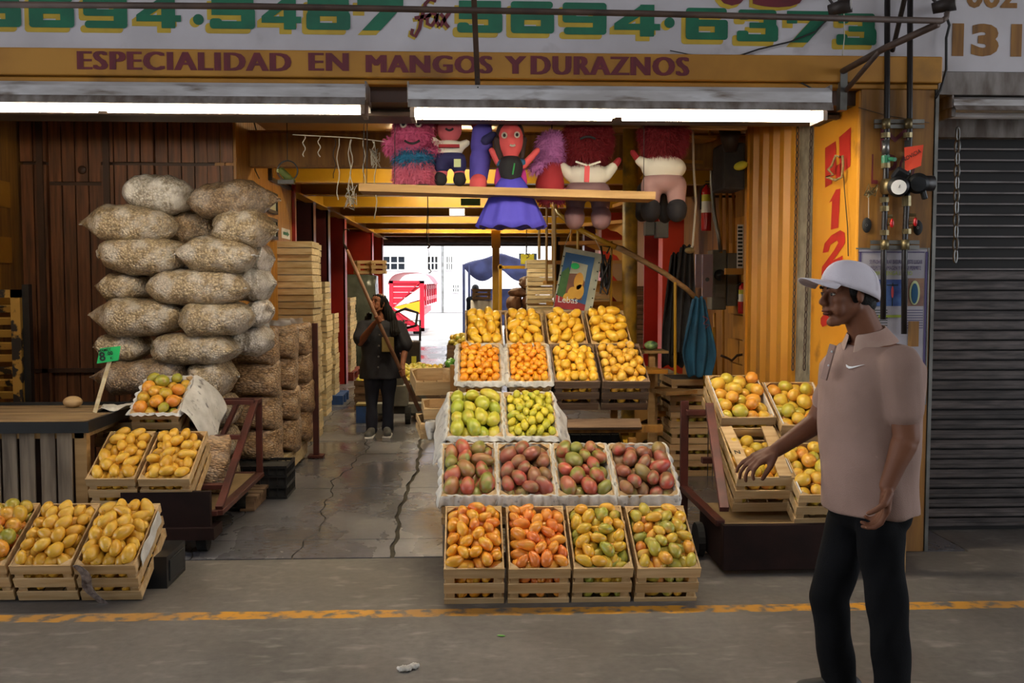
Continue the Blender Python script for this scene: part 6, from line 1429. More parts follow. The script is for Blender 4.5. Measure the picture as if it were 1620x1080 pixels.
# ---------------------------------------------------------------- mango banner on the stair
bq = [PY(874, 490, 7.75), PY(936, 495, 7.75), PY(953, 402, 7.75), PY(893, 390, 7.75)]
t = thing('banner', 'hanging banner with painted mangoes, blue top and red foot', 'banner', tuple((bq[0] + bq[2]) / 2))
def bl(u, v, dy=0): 
    p = bq[0].lerp(bq[1], u).lerp(bq[3].lerp(bq[2], u), v); return p + Vector((0, dy, 0))
def patch(pts, m, dy, nm='print'):
    mb = MB(); P_ = [bl(u, v, dy) for u, v in pts]; mb.add(P_, [tuple(range(len(P_)))]); return mb.build(nm, m, t, world=True)
mat('bn_cream', '#b7b7a0', '#9c9c86', scale=9); mat('bn_blue', '#2c5c8c', '#24507a', scale=4); mat('bn_green', '#2f5a2c', '#4a7436', scale=6); mat('bn_red', '#a3222a', '#8c1c24', scale=4); mat('bn_brown', '#84503a', '#6d4430', scale=5); mat('bn_mango', '#d9a63a', '#c78a2c', scale=5)
mb = MB(); P_ = [bl(u, v) for u, v in ((0, 0), (1, 0), (1, 1), (0, 1))]; mb.add(P_ + [p + Vector((0, .006, 0)) for p in P_], [(0, 1, 2, 3), (7, 6, 5, 4), (0, 4, 5, 1), (1, 5, 6, 2), (2, 6, 7, 3), (3, 7, 4, 0)]); mb.build('cloth', 'bn_cream', t, world=True)
patch([(.02, .04), (.8, .04), (.82, .92), (.06, .92)], 'bn_blue', -.004); patch([(.03, .2), (.3, .22), (.34, .55), (.2, .7), (.05, .6)], 'bn_green', -.006)
patch([(.24, .2), (.68, .2), (.68, .78), (.26, .8)], 'bn_cream', -.008); patch([(.24, .2), (.68, .2), (.68, .5), (.5, .62), (.25, .6)], 'bn_brown', -.010)
patch([(.02, .03), (.8, .03), (.8, .13), (.4, .18), (.02, .24)], 'bn_red', -.012)
for (u, v, ru, rv) in ((.52, .5, .12, .14), (.42, .3, .13, .1), (.58, .33, .12, .12), (.3, .22, .1, .07), (.36, .73, .11, .05)):
    patch([(u + ru * math.cos(a), v + rv * math.sin(a)) for a in [2 * PI * k / 20 for k in range(20)]], 'bn_mango' if v < .7 else 'lime', -.014 - .001 * ru)
xa = (bq[1] - bq[0]).normalized(); ya = (bq[3] - bq[0]); ya = (ya - xa * ya.dot(xa)).normalized()
text_mb('Lebas', face_M(bl(.08, .13, -.018), xa, ya), .07, 1, 0, .0004, 1, 'LEFT').build('lettering', 'pure_white', t, world=True)
for k in range(12): MB().ell(bl(.03 if k < 6 else .95, .1 + .15 * (k % 6), -.006), (.006, .003, .006), 8, 4).build('eyelet', 'ink', t, world=True)
MB().tube([bq[3], rail[2] + Vector((0, 0, -.02))], .003, 5).tube([bq[2], rail[3]], .003, 5).build('tie_cord', 'string', t, world=True)
rd = random.Random(5); c_ = PY(958, 425, 7.7); q = MB().tube([c_ + Vector((rd.uniform(-.04, .04), rd.uniform(-.03, .03), rd.uniform(-.2, .2))) for _ in range(26)], .008, 6).build('cable_bundle', 'wire', None, smooth=True); tag(q, 'dark tangled cable bundle beside the mango banner', 'cable')
# ---------------------------------------------------------------- right wall gear: meters, boxes, coats, extinguishers
def rw(x, y, X=None): return PX(x, y, XR if X is None else X)
EY = 9.6
def ep(x, y, Y=EY): return PY(x, y, Y)
t = thing('electric_box', 'grey electric meter box on the right wall', 'box', tuple(ep(1138, 445))); MB().bb(ep(1126, 490) , ep(1150, 395) + Vector((0, .2, 0))).build('case', 'panel_grey', t, world=True, bevel=.01)
MB().bb(ep(1150, 484), ep(1168, 400) + Vector((0, .2, 0))).build('side_case', 'panel_grey', t, world=True, bevel=.008); MB().cyl(ep(1139, 435, EY), ep(1139, 435, EY - .05), .055, 24).build('meter_glass', 'glass_dark', t, world=True, smooth=True); MB().bb(ep(1131, 470, EY - .01), ep(1147, 450, EY)).build('name_plate', 'steel', t, world=True)
t = thing('switch_panel', 'bright metal switch panel with a round hole beside the meter box', 'panel', tuple(ep(1118, 435))); MB().bb(ep(1111, 470, EY - .05), ep(1127, 402, EY - .02)).build('plate', 'panel_bright', t, world=True, bevel=.004); MB().cyl(ep(1119, 442, EY - .055), ep(1119, 442, EY - .045), .02, 16).build('hole', 'black_plastic', t, world=True); MB().bb(ep(1100, 455, EY - .02), ep(1109, 402, EY)).build('plate', 'panel_bright', t, world=True)
def pipe(pts, r, m, label, nm='conduit', Y=EY, cat='pipe'):
    o = MB().tube([ep(x, y, Y) for x, y in pts], r, 10).build(nm, m, None, smooth=True); return tag(o, label, cat)
pipe([(1126, 200), (1126, 290), (1130, 340), (1138, 380), (1140, 398)], .02, 'steel', 'grey conduit curving down to the meter box')
pipe([(1130, 495), (1131, 545), (1133, 600)], .014, 'ochre', 'painted conduit below the meter box, left'); pipe([(1144, 490), (1144, 620)], .012, 'ochre', 'painted conduit below the meter box, right')
for i, x in enumerate((1140, 1150, 1160)): pipe([(x, 300), (x + 1, 400)], .014, 'ochre', 'painted conduit above the meter box, %s of three' % ('left', 'middle', 'right')[i])
pipe([(1096, 197), (1097, 260), (1101, 320), (1096, 388), (1090, 398)], .009, 'string', 'pale rope hanging in front of the electric panel', 'rope', 7.6, 'rope'); q = MB().ell(ep(1091, 396, 7.6), (.04, .03, .025)).build('rope_coil', 'rope', None, smooth=True); tag(q, 'coiled end of the pale rope', 'rope')
pipe([(1140, 562), (1150, 566), (1158, 570), (1166, 562), (1180, 560)], .012, 'steel_rust', 'rusty bent pipe low on the right wall', 'pipe', 9.2)
def extinguisher(x, y0, y1, Y, label, wpx=16):
    a = PY(x, y1, Y); b = PY(x, y0, Y); r = wpx / 2 * S(Y); h = b.z - a.z; t = thing('fire_extinguisher', label, 'extinguisher', tuple(a))
    MB().loft([[a + Vector((rr_ * math.cos(2*PI*k/20), rr_ * math.sin(2*PI*k/20), z)) for k in range(20)] for rr_, z in ((r * .96, 0), (r, .02), (r, h * .8), (r * .8, h * .88), (r * .35, h * .93), (r * .3, h * .97))]).build('cylinder', 'ext_red', t, world=True, smooth=True)
    MB().cyl(a + Vector((0, 0, h * .38)), a + Vector((0, 0, h * .62)), r * 1.02, 20).build('label_band', 'pure_white', t, world=True); MB().cyl(a + Vector((0, 0, h * .62)), a + Vector((0, 0, h * .76)), r * 1.02, 20).build('label_band', 'ext_yellow', t, world=True)
    MB().bb(a + Vector((r * .5, -.01, h * .7)), Vector((XR, a.y + .01, a.z + h * .75))).build('wall_bracket', 'steel_dark', t, world=True)
    MB().bb(a + Vector((-r * .3, -.012, h * .97)), a + Vector((r * 1.0, .012, h * 1.0))).bb(a + Vector((-r * .3, -.012, h * 1.03)), a + Vector((r * .9, .012, h * 1.05))).build('handle', 'black_plastic', t, world=True); MB().tube([a + Vector((-r * .3, 0, h * .97)), a + Vector((-r * 1.2, 0, h * .9)), a + Vector((-r * 1.15, 0, h * .45))], .008, 8).build('hose', 'rubber', t, world=True, smooth=True)
extinguisher(1117, 290, 365, 9.9, 'red fire extinguisher high on the right wall beside the conduit'); extinguisher(1174, 446, 496, 9.2, 'red fire extinguisher beside the yellow corrugated panels', 13)
def hang(t, x, y, Y):
    p = PY(x, y, Y); MB().tube([p, Vector((p.x, p.y, zc))], .004, 5).build('hanging_cord', 'wire', t, world=True)
def coat(x0, x1, y0, y1, Y, m, label, taper=.5, nm='jacket', cat='jacket', lean=0):
    P_ = []
    for i in range(12):
        f = i / 11; row = []
        for k in range(15):
            u = k / 14 - .5; w_ = (x1 - x0) * (taper + (1 - taper) * min(1, f * 1.6) - (.35 * max(0, f - .75) / .25 * (1 if nm == 'blue_cloth' else .2)))
            p = PY((x0 + x1) / 2 + lean * f + u * w_, y0 + (y1 - y0) * f + 3 * math.sin(k * 1.1), Y); row.append(p + Vector((0, .035 * math.sin(u * 19 + f * 2.2) + .02 * math.sin(u * 37 + f * 5), 0)))
        P_.append(row)
    o = sheet(P_, nm, m, None, thick=.012); return tag(o, label, cat)
coat(1066, 1106, 388, 560, 8.3, 'grey_fabric', 'dark grey jacket hanging on the right wall', .5, lean=-6); coat(1050, 1088, 400, 580, 8.7, 'grey_fabric', 'long black coat hanging behind the grey jacket', .4, lean=-6)
coat(1078, 1132, 470, 596, 8.0, 'blue_fabric', 'teal blue cloth with red stitching hung on the handrail end', .35, 'blue_cloth', 'cloth')
st_ = MB().tube([PY(1112, 500, 7.94), PY(1120, 504, 7.94), PY(1113, 512, 7.94), PY(1122, 514, 7.94), PY(1116, 519, 7.94)], .003, 5).build('red_stitching', 'sign_red', None); st_.parent = bpy.data.objects['blue_cloth']
a, b = PY(1086, 400, 8.5), PY(1186, 385, 8.5); q = MB().bb((xf(1150, 9.2), 9.2, zf(434, 9.2)), (XR, 9.26, zf(424, 9.2))).build('wall_ledge', 'ochre', None); tag(q, 'small yellow ledge above the wall extinguisher', 'ledge')
t = thing('calendar_strip', 'tall narrow printed list taped on the right wall', 'notice', tuple(ep(1171, 425, 9.3))); MB().bb(ep(1166, 425, 9.3), ep(1176, 355, 9.31)).build('sheet', 'pure_white', t, world=True)
for k in range(11): MB().bb(ep(1167.5, 361 + k * 6, 9.294), ep(1174.5, 358 + k * 6, 9.299)).build('printed_row', 'ink', t, world=True)
t = thing('loudspeaker', 'dark bulky speaker hung above the right wall gear', 'speaker', tuple(ep(1160, 260, 7.9))); MB().bb(ep(1143, 300, 8.0), ep(1180, 225, 8.0) + Vector((0, .35, 0))).build('cabinet', 'grey_fabric', t, world=True, bevel=.02); MB().bb(PY(1155, 226, 8.2), Vector((PY(1155, 226, 8.2).x + .03, 8.24, zc))).build('ceiling_bracket', 'steel_dark', t, world=True); MB().cyl(ep(1155, 240, 7.95), ep(1155, 205, 7.95), .05, 16, r2=.09).build('horn', 'steel_dark', t, world=True, smooth=True)
t = thing('lamp_bulb', 'dim yellowish work lamp under the dark speaker', 'lamp', tuple(ep(1172, 262, 7.9))); MB().ell(ep(1172, 262, 7.9), (.06, .04, .035), rot=(0, -.3, 0)).build('shade', 'ext_yellow', t, world=True, smooth=True)
t = thing('wall_timer', 'pair of small grey control boxes fixed below the back-turned red doll', 'box', tuple(PY(1044, 355, 8.4))); MB().bb(PY(1021, 372, 8.4), PY(1036, 350, 8.4) + Vector((0, .1, 0))).build('case', 'panel_grey', t, world=True, bevel=.005); MB().bb(PY(1038, 376, 8.35), PY(1058, 350, 8.35) + Vector((0, .1, 0))).build('case', 'panel_grey', t, world=True, bevel=.005)
# chains down the jamb
def chain(x_top, y_top, x_bot, y_bot, X, label, n=70, link=.022, face=False, Yf=None):
    a = PX(x_top, y_top, X) if not face else PY(x_top, y_top, Yf); b = PX(x_bot, y_bot, X) if not face else PY(x_bot, y_bot, Yf)
    t = thing('chain', label, 'chain', tuple(a)); n = int((a - b).length / (link * 1.45))
    me = MB().tube([(link * .5 * math.cos(u) * .62, 0, link * .5 * 1.7 * math.sin(u)) for u in [2 * PI * k / 12 for k in range(12)]], link * .14, 6, closed=True).mesh('link', 'steel_rust' if not face else 'steel', True)
    for k in range(n):
        p = a.lerp(b, k / n) - a; inst('link', me, t, p, (0, 0, (PI / 2) * (k % 2) + .5))
    return t
chain(1262, 196, 1254, 590, XC1 + .02, 'rusty chain hanging down the concrete jamb, farther one', link=.03); chain(1284, 196, 1272, 590, XC1 + .02, 'rusty chain hanging down the concrete jamb, nearer one', link=.03)
chain(1515, 212, 1511, 424, 0, 'steel chain hanging in front of the neighbour shutter', face=True, Yf=6.15, link=.05)
# ---------------------------------------------------------------- pipes and meters on the column
def cp(x, y, dy=-.05): return PY(x, y, FY + dy)
t = thing('water_pipes', 'two dark vertical water pipes with brass valves and clamps on the yellow column', 'pipes', tuple(cp(1420, 300)))
for x0, x1, yb in ((1404, 1397, 505), (1440, 1430, 528)):
    MB().tube([cp(x0, -40), cp(x0 - 1, 215), cp(x1 + 1, 400), cp(x1, yb)], .0165, 12).build('pipe', 'pipe_black', t, world=True, smooth=True)
for y in (196, 387):
    for s_ in (0, 8): MB().bar(cp(1383 - (y > 300) * 6, y - 4 + s_, -.03), cp(1462 - (y > 300) * 8, y + s_ - 4, -.03), .012, .022, up=(0, 0, 1)).build('clamp_rail', 'steel', t, world=True)
    for x in ((1402, 1437) if y < 300 else (1400, 1432)): MB().cyl(cp(x, y - 8), cp(x, y + 8), .024, 14).build('clamp', 'brass', t, world=True, smooth=True)
for x, ys in ((1401, (214, 262, 316, 330, 368)), (1436, (214, 314, 322, 366))):
    for y in ys: MB().cyl(cp(x - (y > 300) * 2, y - 4), cp(x - (y > 300) * 2, y + 4), .027, 8).build('coupling', 'brass', t, world=True)
MB().cyl(cp(1401, 222), cp(1401, 244), .022, 12).build('coupling', 'steel', t, world=True, smooth=True); MB().cyl(cp(1436, 222), cp(1436, 300), .018, 12).build('coupling', 'steel', t, world=True, smooth=True)
MB().cyl(cp(1401, 246), cp(1401, 259), .024, 10).build('green_valve', 'green_sign', t, world=True); MB().cyl(cp(1404, 251), cp(1416, 252, -.12), .012, 8).build('green_valve', 'green_sign', t, world=True)
for x, y in ((1400, 342), (1437, 340)):
    MB().cyl(cp(x, y), cp(x + 12, y, -.06), .009, 8).build('tap_spout', 'brass', t, world=True); MB().cyl(cp(x, y + 13), cp(x + 10, y + 12, -.06), .009, 8).build('tap_spout', 'brass', t, world=True); MB().ell(cp(x + 11, y + 11, -.07), (.012, .012, .026)).build('tap_handle', 'ext_red', t, world=True, smooth=True)
def meter(x, y, label, face, dx):
    t = thing('water_meter', label, 'meter', tuple(cp(x, y))); MB().cyl(cp(x - 24 * dx, y, -.08), cp(x + 6 * dx, y, -.08), .045, 18).build('body', 'brass' if dx > 0 else 'pipe_black', t, world=True, smooth=True); MB().cyl(cp(x, y, -.04), cp(x, y, -.16), .06, 22).build('dial_case', 'black_plastic', t, world=True, smooth=True)
    MB().cyl(cp(x + 1, y + 1, -.16), cp(x + 1, y + 1, -.166), .042, 22).build('dial', face, t, world=True)
    if dx > 0: MB().box(cp(x + 3, y - 18, -.13), (.085, .03, .08), (.5, .5, 0)).build('lid', 'black_plastic', t, world=True, bevel=.015); MB().bar(cp(x + 1, y + 2, -.169), cp(x + 3, y - 3, -.169), .004, .002).build('needle', 'ink', t, world=True)
    else: MB().box(cp(x + 9, y + 16, -.14), (.03, .03, .07), (0, -.3, 0)).build('lid', 'black_plastic', t, world=True, bevel=.008)
meter(1421, 295, 'left water meter with raised lid and white dial', 'pure_white', 1); meter(1452, 290, 'right water meter with a dark closed dial', 'glass_dark', -1)
for x, y, w_ in ((1371, 356, 'left'), (1452, 360, 'right')):
    t = thing('hook_pad', 'black oval rubber pad on the column, %s of the pipes' % w_, 'pad', tuple(cp(x, y, -.01))); MB().ell(cp(x, y, -.005), (.028, .02, .045), 16, 10).build('pad', 'rubber', t, world=True, smooth=True); MB().tube([cp(x + .006 * math.cos(a) / S(FY), y + .006 * math.sin(a) / S(FY) + 0, -.028) for a in [2 * PI * k / 10 for k in range(10)]], .002, 5, closed=True).build('ring', 'steel', t, world=True)
t = thing('notice_card', 'bright orange-red handwritten card stuck behind the water meters', 'sign', tuple(cp(1447, 250, -.1)))
q = [cp(1432, 272, -.09), cp(1457, 262, -.12), cp(1461, 229, -.12), cp(1431, 233, -.09)]; mb = MB(); mb.add(q + [v + Vector((0, .003, 0)) for v in q], [(0, 1, 2, 3), (7, 6, 5, 4), (0, 4, 5, 1), (1, 5, 6, 2), (2, 6, 7, 3), (3, 7, 4, 0)]); mb.build('card', 'orange_card', t, world=True)
xa = (q[1] - q[0]).normalized(); ya = (q[3] - q[0]); ya = (ya - xa * ya.dot(xa)).normalized(); text_mb('NOVICIA', face_M(q[0] + ya * .058 + xa * .006 - Vector((0, .006, 0)), (xa + ya * .12).normalized(), ya), .032, .85, .004, .0004, 1, 'LEFT').build('lettering', 'ink', t, world=True)
MB().tube([cp(1374, 345, -.02), cp(1374, 300, -.02)], .002, 5).build('wire', 'string', bpy.data.objects['hook_pad'], world=True)
rd = random.Random(3); q = MB().tube([cp(1370 + rd.uniform(-3, 22), 302 + rd.uniform(-12, 10), -.05 - rd.uniform(0, .05)) for _ in range(16)], .004, 5).build('wire_tangle', 'brass', None, smooth=True); tag(q, 'small tangle of thin brass wire left of the water meters', 'wire')
# religious notice poster on the column
t = thing('poster', 'framed white poster with two small holy pictures on the column', 'poster', tuple(cp(1412, 500, 0)))
def pr(x0, y0, x1, y1, m, d, nm='print'): d += .008; a = cp(x0, y1, -d); b = cp(x1, y0, -d + .001); return MB().bb(a, b).build(nm, m, t, world=True)
mat('poster_paper', '#a9a3a8', '#989297', scale=5); mat('pr_blue', '#2c3f78', '#4a6aa0', scale=14); mat('pr_warm', '#6d4a44', '#8f6a50', scale=14); mat('pr_purple', '#4a3f66', rough=.7); mat('pr_green', '#9aa83c', rough=.7)
pr(1354, 392, 1467, 640, 'poster_paper', .006, 'sheet'); 
for a_ in ((1354, 392, 1467, 394), (1465, 392, 1468, 640), (1358, 398, 1463, 399.4), (1463, 398, 1464.4, 636), (1358, 398, 1359.4, 636)): pr(*a_, 'pr_purple' if a_[0] in (1358, 1463) else 'steel', .009, 'border')
pr(1360, 442, 1428, 484, 'pr_blue', .009); pr(1436, 440, 1462, 484, 'pr_warm', .009)
pr(1403, 450, 1421, 451.6, 'ink', .012); pr(1411, 447, 1413, 484, 'ink', .012)
MB().ell(cp(1412, 462, -.022), (.008, .002, .035), 10, 8).build('print', 'd_coral', t, world=True); MB().ell(cp(1447, 463, -.021), (.032, .002, .072), 18, 10).build('print', 'd_patch', t, world=True); MB().ell(cp(1447, 464, -.024), (.021, .002, .06), 18, 10).build('print', 'd_teal', t, world=True)
for (x0, x1, y, s_, m_) in ((1378, 1462, 415, 'SE PROHIBE TIRAR BASURA EN ESTE LUGAR', 'pr_purple'), (1380, 1460, 425, 'RESPETE LA IMAGEN Y NO SE PERMITE', 'pr_purple'), (1386, 1446, 434, 'MANTENGA LIMPIO', 'pr_green')):
    on_face(s_, x0, x1, y + (x1 - 1420) * .04, 6.5, m_, t, FY - .018, .0, ex=.0005)
for o_ in [c for c in t.children if c.name.startswith('lettering')]: o_.matrix_parent_inverse = wmat(t).inverted()
for y in range(490, 520, 4):
    pr(1374, y, 1404, y + 1.2, 'ink', .009); pr(1430, y, 1460, y + 1.2, 'pr_purple', .009)
patch_o = pr(1436, 508, 1454, 548, 'ochre_dirty', .01); pr(1390, 498, 1428, 502, 'pr_green', .01)
# ---------------------------------------------------------------- steel arm and pipe across the front
BYY = 4.9
def bp(x, y, Y=BYY): return PY(x, y, Y)
t = thing('awning_frame', 'long brown steel tube on brackets across the shop sign', 'frame', tuple(bp(740, 20)))
MB().tube([bp(-40, 7), bp(400, 10), bp(1000, 21), bp(1490, 33)], .0155, 12).build('long_tube', 'steel_rust', t, world=True, smooth=True)
MB().tube([bp(1484, 38), PY(1400, 76, 5.2), PY(1331, 114, FY - .03)], .018, 10).build('arm', 'steel_rust', t, world=True, smooth=True); MB().tube([PY(1392, 80, 5.25), PY(1336, 146, FY - .03)], .014, 10).build('strut', 'steel_rust', t, world=True, smooth=True); MB().bb(PY(1329, 174, FY - .06), PY(1335, 114, FY)).build('bracket_plate', 'steel', t, world=True)
MB().tube([bp(1490, 33), PY(1497, 28, 5.3), PY(1500, 10, FY)], .014, 8).build('arm', 'steel_rust', t, world=True, smooth=True)
MB().bar(PY(749, -20, 5.0), PY(756, 143, 5.45), .028, .01, up=(0, 1, 0)).build('hanger_strap', 'steel_rust', t, world=True)
for y in (118, 126, 134): MB().ell(PY(756, y + 4, 5.37), (.004, .004, .004), 6, 4).build('bolt', 'ink', t, world=True)
def cable(pts, label, Y=FY - .02, r=.005, m='wire'): o = MB().tube([PY(x, y, Y) for x, y in pts], r, 6).build('cable', m, None, smooth=True); return tag(o, label, 'cable')
cable([(1120, 88), (1170, 88), (1200, 78), (1250, 66), (1290, 50), (1320, 20), (1330, -10)], 'thin cable sagging across the last digits of the sign'); cable([(1150, 88), (1185, 88), (1215, 100), (1250, 122), (1300, 148)], 'thin cable running down the beam to the strip light')
cable([(1495, 20), (1502, 40), (1497, 60), (1497, 110), (1488, 142), (1480, 155)], 'dark cable looping beside the neighbour sign', r=.008); cable([(1335, 12), (1336, 60), (1332, 92)], 'faint white wire down the sign board', r=.003, m='string'); cable([(1358, 170), (1400, 182), (1470, 194)], 'thin wire across the top of the yellow column', r=.002)
cable([(1060, 80), (1090, 86), (1130, 89), (1200, 93), (1260, 97)], 'thin wire along the foot of the sign board', r=.003)
for x, y, lab in ((1335, 8, 'white-faced flood lamp at the top of the sign'), (1500, 5, 'second flood lamp above the house number')):
    c_ = PY(x, y, 5.5); t = thing('flood_lamp', lab, 'lamp', tuple(c_)); MB().cyl(c_ + Vector((-.07, .04, -.02)), c_ + Vector((.03, -.02, .0)), .03, 16, r2=.045).build('housing', 'steel_dark', t, world=True, smooth=True); MB().cyl(c_ + Vector((.03, -.02, 0)), c_ + Vector((.034, -.022, 0)), .042, 16).build('lens', 'metal_white', t, world=True); MB().tube([c_ + Vector((-.04, .03, 0)), c_ + Vector((-.02, .2, .1)), c_ + Vector((0, .3, .12))], .008, 6).build('stem', 'steel_dark', t, world=True)
q = MB().tube([PY(1412, 80, FY - .02), PY(1432, -5, 5.4)], .014, 8).build('stay', 'steel_dark', None); tag(q, 'dark diagonal steel stay beside the pipes', 'stay')
cr = [PX(1328, 248, XC1 - .02), PX(1322, 246, XC1 - .03), PX(1316, 262, XC1 - .05), PX(1310, 268, XC1 - .05), PX(1318, 276, XC1 - .06), PX(1308, 280, XC1 - .05), PX(1322, 285, XC1 - .06), PX(1332, 280, XC1 - .04), PX(1334, 262, XC1 - .03), PX(1333, 246, XC1 - .03)]
t = thing('rope_coil', 'knotted rope hung on the red lettering of the yellow column', 'rope', tuple(cr[4])); MB().tube(cr, .008, 8).build('coil', 'rope', t, world=True, smooth=True); MB().tube([cr[-1], PX(1336, 300, XC1 - .02), PX(1341, 360, XC1 - .02), PX(1342, 405, XC1 - .02)], .003, 5).build('cord', 'wire', t, world=True)
# ---------------------------------------------------------------- pallet truck, far clutter, truck and canopy outside
JY = 11.4
def jp(x, y, Y=JY): return PY(x, y, Y)
t = thing('pallet_truck', 'grey hand pallet truck with black wheels behind the woman', 'pallet truck', (jp(640, 600).x, JY, 0))
x0 = jp(632, 600).x
MB().box((x0, JY, .32), (.2, .2, .24)).cyl((x0, JY, .4), (x0, JY, .62), .05, 12).build('pump', 'jack_grey', t, world=True, bevel=.01); MB().tube([(x0, JY, .5), (x0 + .02, JY + .2, .8), (x0 + .05, JY + .35, 1.12)], .02, 8).build('tiller', 'steel_dark', t, world=True, smooth=True)
MB().tube([(x0 - .07, JY + .36, 1.1), (x0 - .08, JY + .4, 1.25), (x0 + .05, JY + .4, 1.3), (x0 + .19, JY + .4, 1.25), (x0 + .17, JY + .36, 1.1), (x0 + .05, JY + .35, 1.07)], .017, 8).build('loop_handle', 'black_plastic', t, world=True, smooth=True)
for s_ in (-1, 1): MB().box((x0 + s_ * .2, JY + .6, .1), (.15, 1.1, .05)).build('fork', 'jack_grey', t, world=True, bevel=.01)
MB().box((x0, JY + .1, .16), (.56, .16, .12)).build('frame', 'jack_grey', t, world=True, bevel=.01)
for s_ in (-1, 1): MB().cyl((x0 + s_ * .1 - .03, JY - .08, .1), (x0 + s_ * .1 + .03, JY - .08, .1), .1, 18).build('wheel', 'rubber', t, world=True, smooth=False)
MB().bar((x0 + .12, JY - .05, .45), (x0 + .4, JY + .1, .14), .05, .05).build('link_arm', 'jack_grey', t, world=True)
p = jp(578, 662, 11.6); q = thing('plastic_bin', 'small blue plastic block on the floor beside the pallet truck', 'bin', (p.x, 11.5, 0)); MB().box((0, 0, .1), (.17, .2, .2)).build('shell', 'pallet_blue', q); MB().box((0, 0, .205), (.17, .2, .03)).build('lid', 'pocket_tan', q)
# machine behind the woman and crates near the far left
c_ = PY(560, 480, 18.2); t = thing('wrapped_load', 'tall pallet load wrapped in grey film by the left wall', 'load', (c_.x, 18.4, 0)); MB().loft([[Vector((.42 * f * math.copysign(abs(math.cos(a)) ** .4, math.cos(a)), .42 * f * math.copysign(abs(math.sin(a)) ** .4, math.sin(a)), z)) for a in [2 * PI * k / 24 for k in range(24)]] for z, f in ((0, 1), (.5, .97), (1.0, 1.02), (1.5, .98), (1.72, .96), (1.75, .7))]).build('wrapped_stack', mat('film_grey', '#5c6359', '#464c44', rough=.25, scale=6, bump=.4).name, t, smooth=True)
for i, (x, y, w_) in enumerate(((598, 443, 20), (575, 445, 14), (570, 432, 10))): crate('small crate piled on the wrapped load, %s' % ('right', 'middle', 'left')[i], (PY(x, y, 18).x, 18.1 + .1 * i, 1.76 + .0 * i), (0, 0, .1 * i), .26, .3, .24, 3, 'wood_new')
# generator like cart by the doorway
t = thing('tool_cart', 'dark wheeled cart standing in the aisle beyond the woman', 'cart', (PY(651, 540, 17).x, 17, 0)); MB().box((0, 0, .36), (.3, .4, .5)).build('body', 'steel_dark', t, bevel=.02); MB().box((.05, -.205, .3), (.08, .01, .12)).build('label_plate', 'ext_yellow', t)
for s_ in (-1, 1): MB().cyl((s_ * .13 - .02, -.1, .06), (s_ * .13 + .02, -.1, .06), .06, 14).build('wheel', 'rubber', t)
MB().tube([(-.14, .1, .6), (-.14, .16, .95), (.14, .16, .95), (.14, .1, .6)], .02, 8).build('handle', 'black_plastic', t, smooth=True)
# scale / mast with hanging yellow box
t = thing('platform_scale', 'yellow weighing mast with a box head and cross arm', 'scale', (xf(793, 17.8), 17.8, 0)); MB().bb((xf(789, 17.8), 17.8, 0), (xf(794, 17.8), 17.86, zf(418, 17.8))).build('mast', 'yellow_beam', t, world=True); MB().bb((xf(788, 17.8), 17.8, zf(425, 17.8)), (xf(860, 17.8), 17.86, zf(420, 17.8))).build('arm', 'yellow_beam', t, world=True)
MB().bb((xf(824, 17.8), 17.75, zf(418, 17.8)), (xf(845, 17.8), 17.9, zf(402, 17.8))).build('head', 'ext_yellow', t, world=True, bevel=.01); MB().cyl((xf(833, 17.8), 17.82, zf(402, 17.8)), (xf(833, 17.8), 17.82, zf(384, 17.8)), .012, 8).build('hook_rod', 'wire', t, world=True)
# sacks and crates behind the top row
for i, (x0, x1, y0, y1, Y) in enumerate(((802, 826, 468, 492, 15), (826, 852, 466, 492, 15), (805, 850, 455, 470, 15.1), (822, 858, 436, 457, 15))): sack(x0, x1, y0, y1, Y, mat('paper_sack', '#7a5236', '#5f3f2a', rough=.7, scale=5, bump=.3).name, 'brown paper sack piled beyond the top row, %s' % ('left', 'right', 'middle', 'upper')[i], (0, 0), dep=.4, seed=300 + i)
pa_ = PY(830, 492, 15); t = thing('table', 'low rough table under the brown paper sacks', 'table', (pa_.x, 15.2, 0)); MB().box((0, .1, pa_.z - .03), (.9, .9, .04)).build('top', 'wood_old', t)
for s_ in (-1, 1): MB().box((s_ * .4, -.2, (pa_.z - .05) / 2), (.06, .06, pa_.z - .05)).build('leg', 'wood_old', t)
c_ = PY(762, 500, 16); crate('slatted crate standing high beyond the top row, left', (c_.x, 16, zf(474, 16)), (0, 0, 0), .3, .4, .17, 3, 'wood_old'); t = thing('cloth_bale', 'pale draped bale under the slatted crate beyond the top row', 'bale', (c_.x, 16.2, 0)); MB().loft([[Vector((.17 * (1 + .06 * math.sin(7 * a)) * math.cos(a), .17 * math.sin(a), z)) for a in [2 * PI * k / 28 for k in range(28)]] for z in (0, .5, 1.0, zf(475, 16))]).build('cover', 'cloth_white', t, smooth=True)
stk(875, 404, 13.6, .36, .45, 'wood_pale', 'pale crate stack beyond the banner', H=.12); stk(968, 450, 14.2, .4, .5, 'wood_new', 'crate stack behind the spiral stair', H=.13)
stack(xf(1008, 13.4), 13.4, 12, .4, .5, .13, 'wood_old', 'dark crate stack between stair and red column', 'dark crates by the red column')
